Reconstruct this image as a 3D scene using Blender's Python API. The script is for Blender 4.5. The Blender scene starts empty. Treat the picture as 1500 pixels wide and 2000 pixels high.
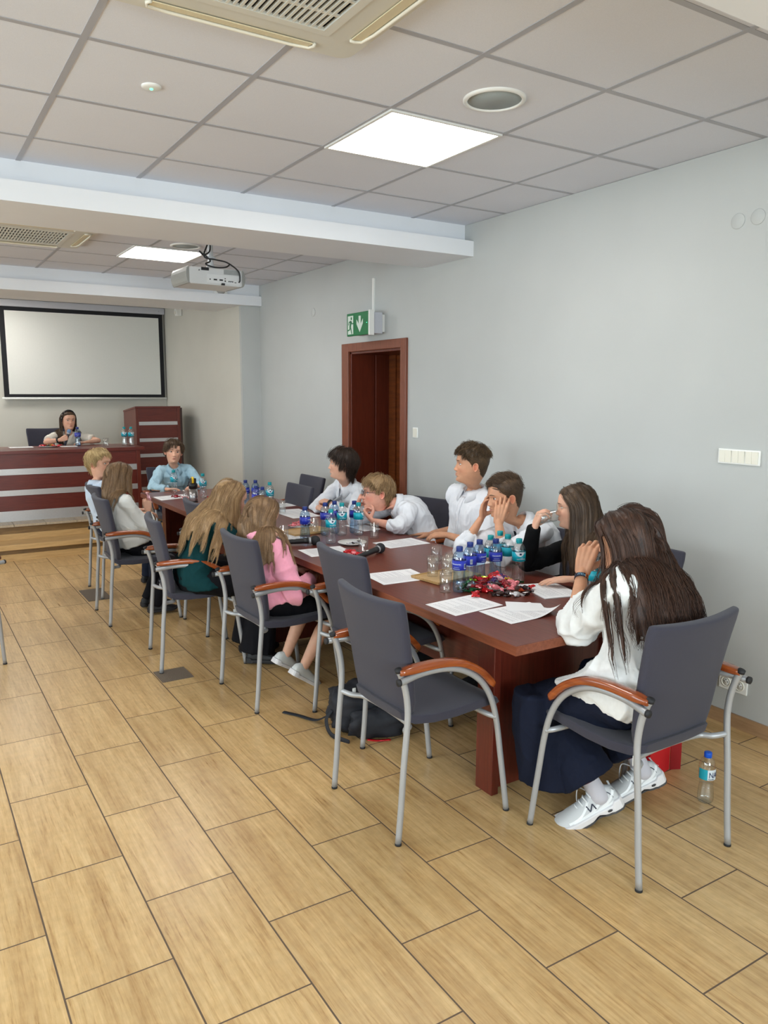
import bpy, bmesh, math, random
import numpy as np
from mathutils import Vector, Matrix, noise
from mathutils.bvhtree import BVHTree
PI = math.pi
SC = bpy.context.scene
COL = SC.collection
random.seed(7)

# ------------------------------------------------------------------ camera
FPX, YAW, PITCH, ROLL = 1520.65, 0.5569, 0.1504, 0.0032
cam_data = bpy.data.cameras.new('camera')
cam = bpy.data.objects.new('camera', cam_data)
COL.objects.link(cam)
_f = Vector((math.sin(YAW)*math.cos(PITCH), math.cos(YAW)*math.cos(PITCH), -math.sin(PITCH)))
_r = Vector((math.cos(YAW), -math.sin(YAW), 0))
_u = _r.cross(_f)
_r2 = math.cos(ROLL)*_r + math.sin(ROLL)*_u
_u2 = -math.sin(ROLL)*_r + math.cos(ROLL)*_u
cam.matrix_world = Matrix(((_r2.x, _u2.x, -_f.x, 0), (_r2.y, _u2.y, -_f.y, 0), (_r2.z, _u2.z, -_f.z, 1.6493), (0, 0, 0, 1)))
cam_data.sensor_fit = 'VERTICAL'
cam_data.sensor_height = 36.0
cam_data.lens = FPX*36.0/2000.0
cam_data.clip_start = 0.02
SC.camera = cam

# ------------------------------------------------------------------ world, view, lights
SC.view_settings.view_transform = 'Standard'
SC.view_settings.look = 'None'
SC.view_settings.gamma = 1.0
SC.view_settings.use_curve_mapping = False
SC.view_settings.exposure = 0.14
SC.cycles.max_bounces = 8
SC.cycles.transparent_max_bounces = 24
SC.cycles.transmission_bounces = 8
SC.cycles.caustics_reflective = False
SC.cycles.caustics_refractive = False
SC.cycles.sample_clamp_indirect = 4.0
world = bpy.data.worlds.new('world')
SC.world = world
world.use_nodes = True
world.node_tree.nodes['Background'].inputs[0].default_value = (0.75, 0.87, 1.0, 1)
world.node_tree.nodes['Background'].inputs[1].default_value = 1.2

XL, XR, YB, YF, ZC = -2.7, 3.462, -2.6, 11.0, 2.809
WINDOWS = [(-1.9, -0.3), (0.5, 2.1), (2.6, 4.2), (5.4, 7.0), (9.0, 10.4)]

def area_light(name, loc, rot, sx, sy, power, color):
    d = bpy.data.lights.new(name, 'AREA')
    d.shape = 'RECTANGLE'; d.size = sx; d.size_y = sy
    d.energy = power; d.color = color
    o = bpy.data.objects.new(name, d)
    o.location = loc; o.rotation_euler = rot
    COL.objects.link(o)
    return o
for _y0, _y1 in WINDOWS:
    area_light('window_daylight', (XL-0.42, (_y0+_y1)/2, 1.62), (0, -PI/2, 0), 1.5, _y1-_y0, 66 if _y0 < 8 else 24, (0.86, 0.94, 1.0))
area_light('window_daylight', (0.6, YB-0.42, 1.7), (PI/2, 0, 0), 2.6, 1.5, 200, (0.86, 0.94, 1.0))
PANEL_LIGHT = 17.0

# ------------------------------------------------------------------ helpers: tags
def tag(o, label=None, cat=None, group=None, kind=None):
    if label: o['label'] = label
    if cat: o['category'] = cat
    if group: o['group'] = group
    if kind: o['kind'] = kind
    return o

def thing(name, label, cat, loc=(0, 0, 0), rotz=0.0, group=None):
    o = bpy.data.objects.new(name, None)
    o.empty_display_size = 0.1
    COL.objects.link(o)
    o.location = loc; o.rotation_euler = (0, 0, rotz)
    return tag(o, label, cat, group)

def copy_tree(o, parent=None):
    c = o.copy(); COL.objects.link(c)
    if parent is not None: c.parent = parent
    for ch in list(o.children):
        copy_tree(ch, c)
    return c

# ------------------------------------------------------------------ helpers: materials
def new_mat(name):
    m = bpy.data.materials.new(name); m.use_nodes = True
    nt = m.node_tree; nt.nodes.clear()
    out = nt.nodes.new('ShaderNodeOutputMaterial')
    return m, nt, out
def nd(nt, typ, **kw):
    n = nt.nodes.new(typ)
    for k, v in kw.items():
        if k.startswith('i_'):
            key = k[2:]
            n.inputs[int(key) if key.isdigit() else key.replace('_', ' ')].default_value = v
        else: setattr(n, k, v)
    return n
def lk(nt, a, b): nt.links.new(a, b)
def srgb(r, g, b, a=1.0):
    f = lambda c: (c/255/12.92) if c/255 <= 0.04045 else ((c/255+0.055)/1.055)**2.4
    return (f(r), f(g), f(b), a)

def simple(name, col, rough=0.5, metal=0.0, noise_amt=0.0, noise_scale=60.0, bump=0.0, bump_scale=200.0, spec=0.5, sss=0.0, sheen=0.0, coat=0.0, bump_dist=0.002):
    m, nt, out = new_mat(name)
    p = nd(nt, 'ShaderNodeBsdfPrincipled')
    p.inputs['Base Color'].default_value = col
    p.inputs['Roughness'].default_value = rough
    p.inputs['Metallic'].default_value = metal
    p.inputs['Specular IOR Level'].default_value = spec
    if sheen: p.inputs['Sheen Weight'].default_value = sheen
    if coat: p.inputs['Coat Weight'].default_value = coat; p.inputs['Coat Roughness'].default_value = 0.12
    if sss:
        p.inputs['Subsurface Weight'].default_value = sss
        p.inputs['Subsurface Radius'].default_value = (1.0, 0.35, 0.2)
        p.inputs['Subsurface Scale'].default_value = 0.006
    tc = nd(nt, 'ShaderNodeTexCoord')
    n = nd(nt, 'ShaderNodeTexNoise', i_Scale=noise_scale, i_Detail=4.0)
    lk(nt, tc.outputs['Object'], n.inputs['Vector'])
    mr = nd(nt, 'ShaderNodeMapRange', i_1=0.3, i_2=0.7, i_3=1.0-noise_amt, i_4=1.0+noise_amt)
    lk(nt, n.outputs['Fac'], mr.inputs[0])
    mx = nd(nt, 'ShaderNodeMix', data_type='RGBA', blend_type='MULTIPLY')
    mx.inputs[0].default_value = 1.0
    mx.inputs[6].default_value = col
    lk(nt, mr.outputs[0], mx.inputs[7])
    lk(nt, mx.outputs[2], p.inputs['Base Color'])
    if bump:
        n2 = nd(nt, 'ShaderNodeTexNoise', i_Scale=bump_scale, i_Detail=3.0)
        lk(nt, tc.outputs['Object'], n2.inputs['Vector'])
        b = nd(nt, 'ShaderNodeBump', i_Strength=bump, i_Distance=bump_dist)
        lk(nt, n2.outputs['Fac'], b.inputs['Height'])
        lk(nt, b.outputs[0], p.inputs['Normal'])
    lk(nt, p.outputs[0], out.inputs[0])
    return m

def wood(name, c1, c2, axis='x', scale=6.0, stretch=14.0, rough=0.35, coat=0.0, spec=0.5):
    m, nt, out = new_mat(name)
    p = nd(nt, 'ShaderNodeBsdfPrincipled', i_Roughness=rough)
    p.inputs['Specular IOR Level'].default_value = spec
    if coat: p.inputs['Coat Weight'].default_value = coat; p.inputs['Coat Roughness'].default_value = 0.1
    tc = nd(nt, 'ShaderNodeTexCoord')
    mp = nd(nt, 'ShaderNodeMapping')
    s = {'x': (1, stretch, stretch), 'y': (stretch, 1, stretch), 'z': (stretch, stretch, 1)}[axis]
    mp.inputs['Scale'].default_value = s
    lk(nt, tc.outputs['Object'], mp.inputs[0])
    n = nd(nt, 'ShaderNodeTexNoise', i_Scale=scale, i_Detail=6.0, i_Roughness=0.65, i_Distortion=0.4)
    lk(nt, mp.outputs[0], n.inputs['Vector'])
    cr = nd(nt, 'ShaderNodeValToRGB')
    cr.color_ramp.elements[0].position = 0.32; cr.color_ramp.elements[0].color = c1
    cr.color_ramp.elements[1].position = 0.68; cr.color_ramp.elements[1].color = c2
    lk(nt, n.outputs['Fac'], cr.inputs[0])
    lk(nt, cr.outputs[0], p.inputs['Base Color'])
    b = nd(nt, 'ShaderNodeBump', i_Strength=0.12, i_Distance=0.001)
    lk(nt, n.outputs['Fac'], b.inputs['Height']); lk(nt, b.outputs[0], p.inputs['Normal'])
    lk(nt, p.outputs[0], out.inputs[0])
    return m

def emission(name, col, strength):
    m, nt, out = new_mat(name)
    e = nd(nt, 'ShaderNodeEmission', i_Color=col, i_Strength=strength)
    lk(nt, e.outputs[0], out.inputs[0])
    return m

def clear_mat(name, tint, gloss=0.05, rough=0.03, ior=1.45, edge=0.5):
    """thin clear shell: see-through, with a mirror coat that grows towards the rim"""
    m, nt, out = new_mat(name)
    t = nd(nt, 'ShaderNodeBsdfTransparent', i_Color=tint)
    t2 = nd(nt, 'ShaderNodeBsdfTransparent', i_Color=tuple(c*edge for c in tint[:3])+(1,))
    g = nd(nt, 'ShaderNodeBsdfGlossy', i_Roughness=rough, i_Color=(1, 1, 1, 1))
    lw = nd(nt, 'ShaderNodeLayerWeight', i_Blend=0.25)
    pw = nd(nt, 'ShaderNodeMath', operation='POWER'); pw.inputs[1].default_value = 2.0
    lk(nt, lw.outputs['Facing'], pw.inputs[0])
    mt = nd(nt, 'ShaderNodeMixShader')
    lk(nt, pw.outputs[0], mt.inputs[0]); lk(nt, t.outputs[0], mt.inputs[1]); lk(nt, t2.outputs[0], mt.inputs[2])
    p4 = nd(nt, 'ShaderNodeMath', operation='POWER'); p4.inputs[1].default_value = 4.0
    lk(nt, lw.outputs['Facing'], p4.inputs[0])
    ad = nd(nt, 'ShaderNodeMath', operation='MULTIPLY_ADD'); ad.inputs[1].default_value = 0.55; ad.inputs[2].default_value = gloss; ad.use_clamp = True
    lk(nt, p4.outputs[0], ad.inputs[0])
    mx = nd(nt, 'ShaderNodeMixShader')
    lk(nt, ad.outputs[0], mx.inputs[0]); lk(nt, mt.outputs[0], mx.inputs[1]); lk(nt, g.outputs[0], mx.inputs[2])
    lk(nt, mx.outputs[0], out.inputs[0])
    return m

# ------------------------------------------------------------------ helpers: meshes
class MB:
    """collects closed shapes, then links them as one mesh object"""
    def __init__(s): s.v = []; s.f = []; s.m = []; s.sm = []
    def add(s, V, F, mi=0, smooth=False):
        o = len(s.v); s.v += [tuple(p) for p in V]
        for f in F:
            s.f.append(tuple(i+o for i in f)); s.m.append(mi); s.sm.append(smooth)
        return s
    def box(s, lo, hi, mi=0):
        x0, y0, z0 = lo; x1, y1, z1 = hi
        V = [(x0,y0,z0),(x1,y0,z0),(x1,y1,z0),(x0,y1,z0),(x0,y0,z1),(x1,y0,z1),(x1,y1,z1),(x0,y1,z1)]
        F = [(0,3,2,1),(4,5,6,7),(0,1,5,4),(1,2,6,5),(2,3,7,6),(3,0,4,7)]
        return s.add(V, F, mi)
    def lathe(s, prof, n=24, mi=0, center=(0,0,0), smooth=True, cap=True, lobes=0, lobe_amp=None):
        V = []; F = []
        for k, (r, z) in enumerate(prof):
            for i in range(n):
                a = 2*PI*i/n
                rr = r
                if lobes and lobe_amp: rr = r*(1-lobe_amp[k]*(0.5-0.5*math.cos(lobes*a)))
                V.append((center[0]+rr*math.cos(a), center[1]+rr*math.sin(a), center[2]+z))
        for k in range(len(prof)-1):
            for i in range(n):
                j = (i+1) % n
                F.append((k*n+i, k*n+j, (k+1)*n+j, (k+1)*n+i))
        if cap:
            F.append(tuple(range(n-1, -1, -1))); F.append(tuple((len(prof)-1)*n+i for i in range(n)))
        return s.add(V, F, mi, smooth)
    def tube(s, pts, rad, n=12, mi=0, smooth=True, flat=1.0, upv=(0,0,1)):
        V, F = tube_geo(pts, rad, n, flat, upv)
        return s.add(V, F, mi, smooth)
    def prism(s, poly, t0, t1, axis='z', mi=0, smooth=False):
        n = len(poly); V = []
        for t in (t0, t1):
            for (a, b) in poly:
                V.append({'z': (a, b, t), 'x': (t, a, b), 'y': (a, t, b)}[axis])
        F = [tuple(range(n-1, -1, -1)), tuple(range(n, 2*n))]
        for i in range(n):
            j = (i+1) % n; F.append((i, j, n+j, n+i))
        return s.add(V, F, mi, smooth)
    def build(s, name, mats, parent=None, bevel=0.0, segs=2, recalc=True, subsurf=0):
        me = bpy.data.meshes.new(name)
        me.from_pydata(s.v, [], s.f)
        if not isinstance(mats, (list, tuple)): mats = [mats]
        for m in mats: me.materials.append(m)
        me.polygons.foreach_set('material_index', s.m)
        me.polygons.foreach_set('use_smooth', s.sm)
        me.update()
        if recalc:
            bm = bmesh.new(); bm.from_mesh(me)
            bmesh.ops.recalc_face_normals(bm, faces=bm.faces)
            bm.to_mesh(me); bm.free()
        o = bpy.data.objects.new(name, me)
        COL.objects.link(o)
        if parent is not None: o.parent = parent
        if bevel:
            b = o.modifiers.new('bevel', 'BEVEL'); b.width = bevel; b.segments = segs; b.limit_method = 'ANGLE'; b.angle_limit = 0.6
            b.harden_normals = False
        if subsurf:
            b = o.modifiers.new('sub', 'SUBSURF'); b.levels = subsurf; b.render_levels = subsurf
        return o

def tube_geo(pts, rad, n=12, flat=1.0, upv=(0,0,1)):
    P = [Vector(p) for p in pts]; m = len(P)
    R = list(rad) if hasattr(rad, '__len__') else [rad]*m
    V = []; F = []
    prev = None
    for k in range(m):
        t = (P[min(k+1, m-1)]-P[max(k-1, 0)]).normalized()
        if prev is None:
            u = Vector(upv)
            if abs(u.dot(t)) > 0.95: u = Vector((1, 0, 0))
            a = t.cross(u).normalized()
        else:
            a = (prev - t*prev.dot(t))
            a = a.normalized() if a.length > 1e-6 else t.orthogonal().normalized()
        prev = a
        b = a.cross(t).normalized()
        for i in range(n):
            an = 2*PI*i/n
            V.append(P[k]+a*(R[k]*math.cos(an))+b*(R[k]*flat*math.sin(an)))
    for k in range(m-1):
        for i in range(n):
            j = (i+1) % n
            F.append((k*n+i, k*n+j, (k+1)*n+j, (k+1)*n+i))
    F.append(tuple(range(n-1, -1, -1))); F.append(tuple((m-1)*n+i for i in range(n)))
    return V, F

def smooth_path(pts, per=6):
    """Catmull-Rom through the points"""
    P = [np.array(p, float) for p in pts]
    P = [2*P[0]-P[1]] + P + [2*P[-1]-P[-2]]
    out = []
    for i in range(1, len(P)-2):
        for k in range(per):
            t = k/per
            out.append(0.5*((2*P[i])+(-P[i-1]+P[i+1])*t+(2*P[i-1]-5*P[i]+4*P[i+1]-P[i+2])*t*t+(-P[i-1]+3*P[i]-3*P[i+1]+P[i+2])*t**3))
    out.append(P[-2])
    return out

def box_obj(name, lo, hi, mat, parent=None, bevel=0.0):
    return MB().box(lo, hi).build(name, mat, parent, bevel)

def struct(o):
    o['kind'] = 'structure'
    return o

def text_geo(txt, size, extrude=0.0004):
    """built-in font outline as vertex and face lists, baseline at origin in xy"""
    cu = bpy.data.curves.new('lettering', 'FONT')
    cu.body = txt; cu.size = size; cu.extrude = extrude; cu.resolution_u = 3; cu.align_x = 'CENTER'
    ob = bpy.data.objects.new('lettering', cu)
    COL.objects.link(ob)
    dg = bpy.context.evaluated_depsgraph_get()
    me = bpy.data.meshes.new_from_object(ob.evaluated_get(dg))
    V = [v.co.copy() for v in me.vertices]; F = [tuple(p.vertices) for p in me.polygons]
    bpy.data.objects.remove(ob); bpy.data.meshes.remove(me); bpy.data.curves.remove(cu)
    return V, F
# ------------------------------------------------------------------ materials
M = {}
def floor_material():
    m, nt, out = new_mat('wood_look_floor_tile')
    p = nd(nt, 'ShaderNodeBsdfPrincipled')
    geo = nd(nt, 'ShaderNodeNewGeometry')
    sep = nd(nt, 'ShaderNodeSeparateXYZ'); lk(nt, geo.outputs['Position'], sep.inputs[0])
    ax = nd(nt, 'ShaderNodeMath', operation='ADD'); ax.inputs[1].default_value = 0.0324-0.3029+0.3029*20; lk(nt, sep.outputs['X'], ax.inputs[0])
    ay = nd(nt, 'ShaderNodeMath', operation='ADD'); ay.inputs[1].default_value = -2.9990+0.6073*20; lk(nt, sep.outputs['Y'], ay.inputs[0])
    cb = nd(nt, 'ShaderNodeCombineXYZ'); lk(nt, ay.outputs[0], cb.inputs[0]); lk(nt, ax.outputs[0], cb.inputs[1])
    br = nd(nt, 'ShaderNodeTexBrick', offset=0.5, offset_frequency=2, squash=1.0)
    br.inputs['Scale'].default_value = 1.0
    br.inputs['Brick Width'].default_value = 0.6073
    br.inputs['Row Height'].default_value = 0.3029
    br.inputs['Mortar Size'].default_value = 0.0028
    br.inputs['Mortar Smooth'].default_value = 0.1
    br.inputs['Color1'].default_value = (0, 0, 0, 1); br.inputs['Color2'].default_value = (1, 1, 1, 1)
    br.inputs['Mortar'].default_value = (0.5, 0.5, 0.5, 1)
    lk(nt, cb.outputs[0], br.inputs['Vector'])
    # per tile shift of the grain
    sh = nd(nt, 'ShaderNodeVectorMath', operation='SCALE'); sh.inputs['Scale'].default_value = 37.0
    lk(nt, br.outputs['Color'], sh.inputs[0])
    ad = nd(nt, 'ShaderNodeVectorMath', operation='ADD'); lk(nt, geo.outputs['Position'], ad.inputs[0]); lk(nt, sh.outputs[0], ad.inputs[1])
    mp = nd(nt, 'ShaderNodeMapping'); mp.inputs['Scale'].default_value = (1.0, 0.055, 1.0); mp.inputs['Rotation'].default_value = (0, 0, 0.03)
    lk(nt, ad.outputs[0], mp.inputs[0])
    n1 = nd(nt, 'ShaderNodeTexNoise', i_Scale=95.0, i_Detail=6.0, i_Roughness=0.7, i_Distortion=0.25); lk(nt, mp.outputs[0], n1.inputs['Vector'])
    n2 = nd(nt, 'ShaderNodeTexNoise', i_Scale=13.0, i_Detail=3.0, i_Roughness=0.55, i_Distortion=0.5); lk(nt, mp.outputs[0], n2.inputs['Vector'])
    n3 = nd(nt, 'ShaderNodeTexNoise', i_Scale=28.0, i_Detail=4.0); lk(nt, geo.outputs['Position'], n3.inputs['Vector'])
    c1 = nd(nt, 'ShaderNodeValToRGB')
    e = c1.color_ramp.elements
    e[0].position = 0.28; e[0].color = srgb(166, 128, 80)
    e[1].position = 0.72; e[1].color = srgb(216, 186, 138)
    k = e.new(0.45); k.color = srgb(198, 164, 114)
    lk(nt, n1.outputs['Fac'], c1.inputs[0])
    c2 = nd(nt, 'ShaderNodeValToRGB')
    e = c2.color_ramp.elements
    e[0].position = 0.3; e[0].color = (0.80, 0.73, 0.64, 1); e[1].position = 0.62; e[1].color = (1.06, 1.05, 1.02, 1)
    lk(nt, n2.outputs['Fac'], c2.inputs[0])
    mx = nd(nt, 'ShaderNodeMix', data_type='RGBA', blend_type='MULTIPLY'); mx.inputs[0].default_value = 1.0
    lk(nt, c1.outputs[0], mx.inputs[6]); lk(nt, c2.outputs[0], mx.inputs[7])
    # mottled print and slight difference from tile to tile
    mr = nd(nt, 'ShaderNodeMapRange', i_1=0.3, i_2=0.7, i_3=0.93, i_4=1.06); lk(nt, n3.outputs['Fac'], mr.inputs[0])
    mr2 = nd(nt, 'ShaderNodeMapRange', i_1=0.0, i_2=1.0, i_3=0.95, i_4=1.05); lk(nt, br.outputs['Color'], mr2.inputs[0])
    mm = nd(nt, 'ShaderNodeMath', operation='MULTIPLY'); lk(nt, mr.outputs[0], mm.inputs[0]); lk(nt, mr2.outputs[0], mm.inputs[1])
    mx2 = nd(nt, 'ShaderNodeMix', data_type='RGBA', blend_type='MULTIPLY'); mx2.inputs[0].default_value = 1.0
    lk(nt, mx.outputs[2], mx2.inputs[6]); lk(nt, mm.outputs[0], mx2.inputs[7])
    mo = nd(nt, 'ShaderNodeMix', data_type='RGBA'); mo.inputs[7].default_value = srgb(96, 78, 62)
    lk(nt, br.outputs['Fac'], mo.inputs[0]); lk(nt, mx2.outputs[2], mo.inputs[6])
    lk(nt, mo.outputs[2], p.inputs['Base Color'])
    rr = nd(nt, 'ShaderNodeMapRange', i_1=0.3, i_2=0.7, i_3=0.27, i_4=0.38); lk(nt, n1.outputs['Fac'], rr.inputs[0])
    rm = nd(nt, 'ShaderNodeMix', data_type='FLOAT'); rm.inputs[3].default_value = 0.8
    lk(nt, br.outputs['Fac'], rm.inputs[0]); lk(nt, rr.outputs[0], rm.inputs[2]); lk(nt, rm.outputs[0], p.inputs['Roughness'])
    hb = nd(nt, 'ShaderNodeMath', operation='MULTIPLY_ADD'); hb.inputs[1].default_value = -6.0; lk(nt, br.outputs['Fac'], hb.inputs[0]); lk(nt, n1.outputs['Fac'], hb.inputs[2])
    b = nd(nt, 'ShaderNodeBump', i_Strength=0.14, i_Distance=0.0008); lk(nt, hb.outputs[0], b.inputs['Height']); lk(nt, b.outputs[0], p.inputs['Normal'])
    lk(nt, p.outputs[0], out.inputs[0])
    return m

def ceiling_material():
    m, nt, out = new_mat('ceiling_tile')
    p = nd(nt, 'ShaderNodeBsdfPrincipled', i_Roughness=0.9)
    p.inputs['Specular IOR Level'].default_value = 0.15
    geo = nd(nt, 'ShaderNodeNewGeometry')
    n = nd(nt, 'ShaderNodeTexNoise', i_Scale=420.0, i_Detail=2.0); lk(nt, geo.outputs['Position'], n.inputs['Vector'])
    n2 = nd(nt, 'ShaderNodeTexNoise', i_Scale=1.3, i_Detail=2.0); lk(nt, geo.outputs['Position'], n2.inputs['Vector'])
    a = nd(nt, 'ShaderNodeMapRange', i_1=0.3, i_2=0.7, i_3=0.96, i_4=1.03); lk(nt, n.outputs['Fac'], a.inputs[0])
    a2 = nd(nt, 'ShaderNodeMapRange', i_1=0.3, i_2=0.7, i_3=0.97, i_4=1.03); lk(nt, n2.outputs['Fac'], a2.inputs[0])
    mm = nd(nt, 'ShaderNodeMath', operation='MULTIPLY'); lk(nt, a.outputs[0], mm.inputs[0]); lk(nt, a2.outputs[0], mm.inputs[1])
    mx = nd(nt, 'ShaderNodeMix', data_type='RGBA', blend_type='MULTIPLY'); mx.inputs[0].default_value = 1.0
    mx.inputs[6].default_value = srgb(224, 226, 234)
    lk(nt, mm.outputs[0], mx.inputs[7]); lk(nt, mx.outputs[2], p.inputs['Base Color'])
    b = nd(nt, 'ShaderNodeBump', i_Strength=0.2, i_Distance=0.001); lk(nt, n.outputs['Fac'], b.inputs['Height']); lk(nt, b.outputs[0], p.inputs['Normal'])
    lk(nt, p.outputs[0], out.inputs[0])
    return m

M['floor'] = floor_material()
M['ceiling'] = ceiling_material()
M['grid'] = simple('ceiling_grid_paint', srgb(172, 172, 178), 0.5)
M['wall'] = simple('grey_wall_paint', srgb(188, 190, 188), 0.55, noise_amt=0.025, noise_scale=2.2, bump=0.15, bump_scale=260, spec=0.3, bump_dist=0.001)
M['wall_warm_lit'] = simple('grey_wall_warm_light', srgb(208, 205, 195), 0.6, noise_amt=0.025, noise_scale=2.2, bump=0.15, bump_scale=260, spec=0.3, bump_dist=0.001)  # grey wall paint with the recess's warm light put into its colour
M['beam'] = simple('white_beam_paint', srgb(234, 236, 240), 0.6, noise_amt=0.015, noise_scale=3.0, spec=0.3)
M['white_plastic'] = simple('white_plastic', srgb(236, 236, 232), 0.3)
M['cream_plastic'] = simple('cream_plastic', srgb(218, 216, 206), 0.42, noise_amt=0.02, noise_scale=5)
M['cream_light'] = simple('pale_cream_plastic', srgb(236, 232, 218), 0.38)
M['vane'] = simple('yellowed_vane', srgb(226, 214, 180), 0.45)
M['dark_hole'] = simple('dark_cavity', srgb(38, 34, 48), 0.8)
M['black'] = simple('black_plastic', srgb(22, 22, 24), 0.45, bump=0.05)
M['black_soft'] = simple('black_rubber', srgb(30, 30, 33), 0.7)
M['mahogany_x'] = wood('mahogany_laminate_x', srgb(88, 32, 25), srgb(112, 45, 34), 'x', rough=0.32)
M['mahogany_y'] = wood('mahogany_laminate_y', srgb(94, 42, 33), srgb(118, 57, 44), 'y', rough=0.30)
M['mahogany_z'] = wood('mahogany_laminate_z', srgb(88, 32, 22), srgb(110, 44, 30), 'z', rough=0.34)
M['edge'] = wood('laminate_edge', srgb(116, 62, 42), srgb(142, 80, 54), 'y', rough=0.35)
M['door_frame'] = wood('door_frame_veneer', srgb(112, 58, 38), srgb(134, 74, 50), 'z', rough=0.4)
M['door_jamb'] = wood('door_jamb_veneer', srgb(84, 32, 18), srgb(104, 42, 24), 'z', rough=0.35)
M['door_leaf'] = wood('door_leaf_veneer', srgb(88, 42, 16), srgb(128, 66, 26), 'y', scale=3.0, stretch=9, rough=0.35)
M['silver'] = simple('brushed_silver_trim', srgb(196, 194, 194), 0.35, metal=0.55, noise_amt=0.03, noise_scale=90)
M['leg_metal'] = simple('silver_painted_steel', srgb(172, 174, 177), 0.38, metal=0.35)
M['arm_wood'] = wood('varnished_cherry_arm', srgb(128, 58, 24), srgb(164, 84, 38), 'y', scale=5, stretch=10, rough=0.22, coat=0.5)
M['fabric'] = simple('grey_chair_fabric', srgb(61, 60, 71), 0.9, noise_amt=0.08, noise_scale=420, bump=0.35, bump_scale=900, spec=0.2, sheen=0.15)
M['fabric_dark'] = simple('charcoal_chair_fabric', srgb(52, 52, 60), 0.9, noise_amt=0.08, noise_scale=420, bump=0.35, bump_scale=900, spec=0.2)
M['screen'] = simple('matt_projection_cloth', srgb(226, 226, 220), 0.85, noise_amt=0.01)
M['paper'] = simple('white_paper', srgb(244, 244, 246), 0.7)
M['ink'] = simple('grey_print', srgb(190, 190, 195), 0.8)
M['stage_tile'] = wood('pale_stage_tile', srgb(168, 152, 128), srgb(196, 180, 156), 'y', scale=8, stretch=8, rough=0.4)
M['step_dark'] = wood('oak_riser_tile', srgb(112, 84, 48), srgb(144, 112, 68), 'x', scale=5, stretch=10, rough=0.4)
M['step_light'] = wood('oak_nosing_tile', srgb(188, 150, 98), srgb(214, 178, 124), 'x', scale=5, stretch=10, rough=0.35)
M['baseboard'] = wood('oak_baseboard_tile', srgb(150, 116, 84), srgb(178, 142, 106), 'y', scale=5, stretch=10, rough=0.4)
M['floor_box'] = simple('brown_carpet_lid', srgb(112, 98, 84), 0.95, noise_amt=0.45, noise_scale=260, bump=0.5)
M['green_led'] = emission('green_indicator_light', (0.1, 1.0, 0.45, 1), 4.0)
M['panel'] = emission('led_panel_light', (1.0, 0.985, 0.95, 1), PANEL_LIGHT)
M['window_frame'] = simple('white_window_frame', srgb(235, 235, 235), 0.4)
M['glass_pane'] = clear_mat('window_glass', (0.96, 0.98, 0.97, 1))

# ------------------------------------------------------------------ room shell
struct(box_obj('floor', (XL-0.3, YB-0.3, -0.1), (XR+0.9, YF+0.3, 0.0), M['floor']))
# ceiling slab with the recesses for the two lamps left as real openings in a tile grid
GX = [0.6208+0.6*i for i in range(-6, 6)]
GY = [2.2796+0.6*j for j in range(-9, 15)]
mb = MB()
mb.box((XL-0.3, YB-0.3, ZC+0.002), (XR+0.6, YF+0.3, ZC+0.1))
struct(mb.build('ceiling', M['ceiling']))
mb = MB()
for gx in GX:
    if XL < gx < XR: mb.box((gx-0.012, YB, ZC-0.0005), (gx+0.012, YF, ZC+0.013), 0)
for gy in GY:
    if YB < gy < YF: mb.box((XL, gy-0.012, ZC), (XR, gy+0.012, ZC+0.013), 0)
struct(mb.build('trim_1', M['grid']))
tag(bpy.data.objects['trim_1'], 'grey ceiling grid bars between the square tiles')
# right wall with door opening
DY0, DY1, DZ = 5.29, 6.14, 2.018
mb = MB()
W2 = XR+0.5
mb.box((XR, YB-0.3, 0), (W2, DY0, ZC)); mb.box((XR, DY1, 0), (W2, 8.15, ZC)); mb.box((XR, DY0, DZ), (W2, DY1, ZC))
struct(mb.build('wall_right', M['wall']))
mb = MB(); mb.box((3.243, 8.15, 0), (W2, 8.20, ZC+0.05))
struct(mb.build('wall_right_pier', M['wall']))
mb = MB(); mb.box((3.243, 8.20, 0), (W2, YF+0.2, ZC+0.05))
struct(mb.build('wall_right_recess', M['wall_warm_lit']))  # same paint as the pier; the warmer light is baked into the tone
struct(box_obj('wall_front', (XL-0.3, YF, 0), (XR+0.5, YF+0.25, ZC+0.05), M['wall_warm_lit']))
# left wall with window openings (windows themselves out of frame; they bring in the daylight)
mb = MB()
ys = [YB-0.3]
WZ0, WZ1 = 0.85, 2.35
for a, b in WINDOWS: ys += [a, b]
ys.append(YF)
for i in range(0, len(ys), 2): mb.box((XL-0.3, ys[i], 0), (XL, ys[i+1], ZC))
for a, b in WINDOWS:
    mb.box((XL-0.3, a, 0), (XL, b, WZ0)); mb.box((XL-0.3, a, WZ1), (XL, b, ZC))
struct(mb.build('wall_left', M['wall']))
for n_, (a, b) in enumerate(WINDOWS):
    w = MB()
    for (p, q) in (((XL-0.14, a, WZ0), (XL-0.08, a+0.06, WZ1)), ((XL-0.14, b-0.06, WZ0), (XL-0.08, b, WZ1)), ((XL-0.14, a, WZ0), (XL-0.08, b, WZ0+0.06)),
                   ((XL-0.14, a, WZ1-0.06), (XL-0.08, b, WZ1)), ((XL-0.14, (a+b)/2-0.03, WZ0), (XL-0.08, (a+b)/2+0.03, WZ1))): w.box(p, q)
    wo = struct(w.build('window_%d' % (n_+1), M['window_frame']))
    box_obj('window_pane', (XL-0.113, a+0.05, WZ0+0.05), (XL-0.107, b-0.05, WZ1-0.05), M['glass_pane'], wo)
mb = MB()
mb.box((XL-0.3, YB-0.3, 0), (-0.7, YB, ZC)); mb.box((1.9, YB-0.3, 0), (W2, YB, ZC)); mb.box((-0.7, YB-0.3, 0), (1.9, YB, 0.9)); mb.box((-0.7, YB-0.3, 2.45), (1.9, YB, ZC))
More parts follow.
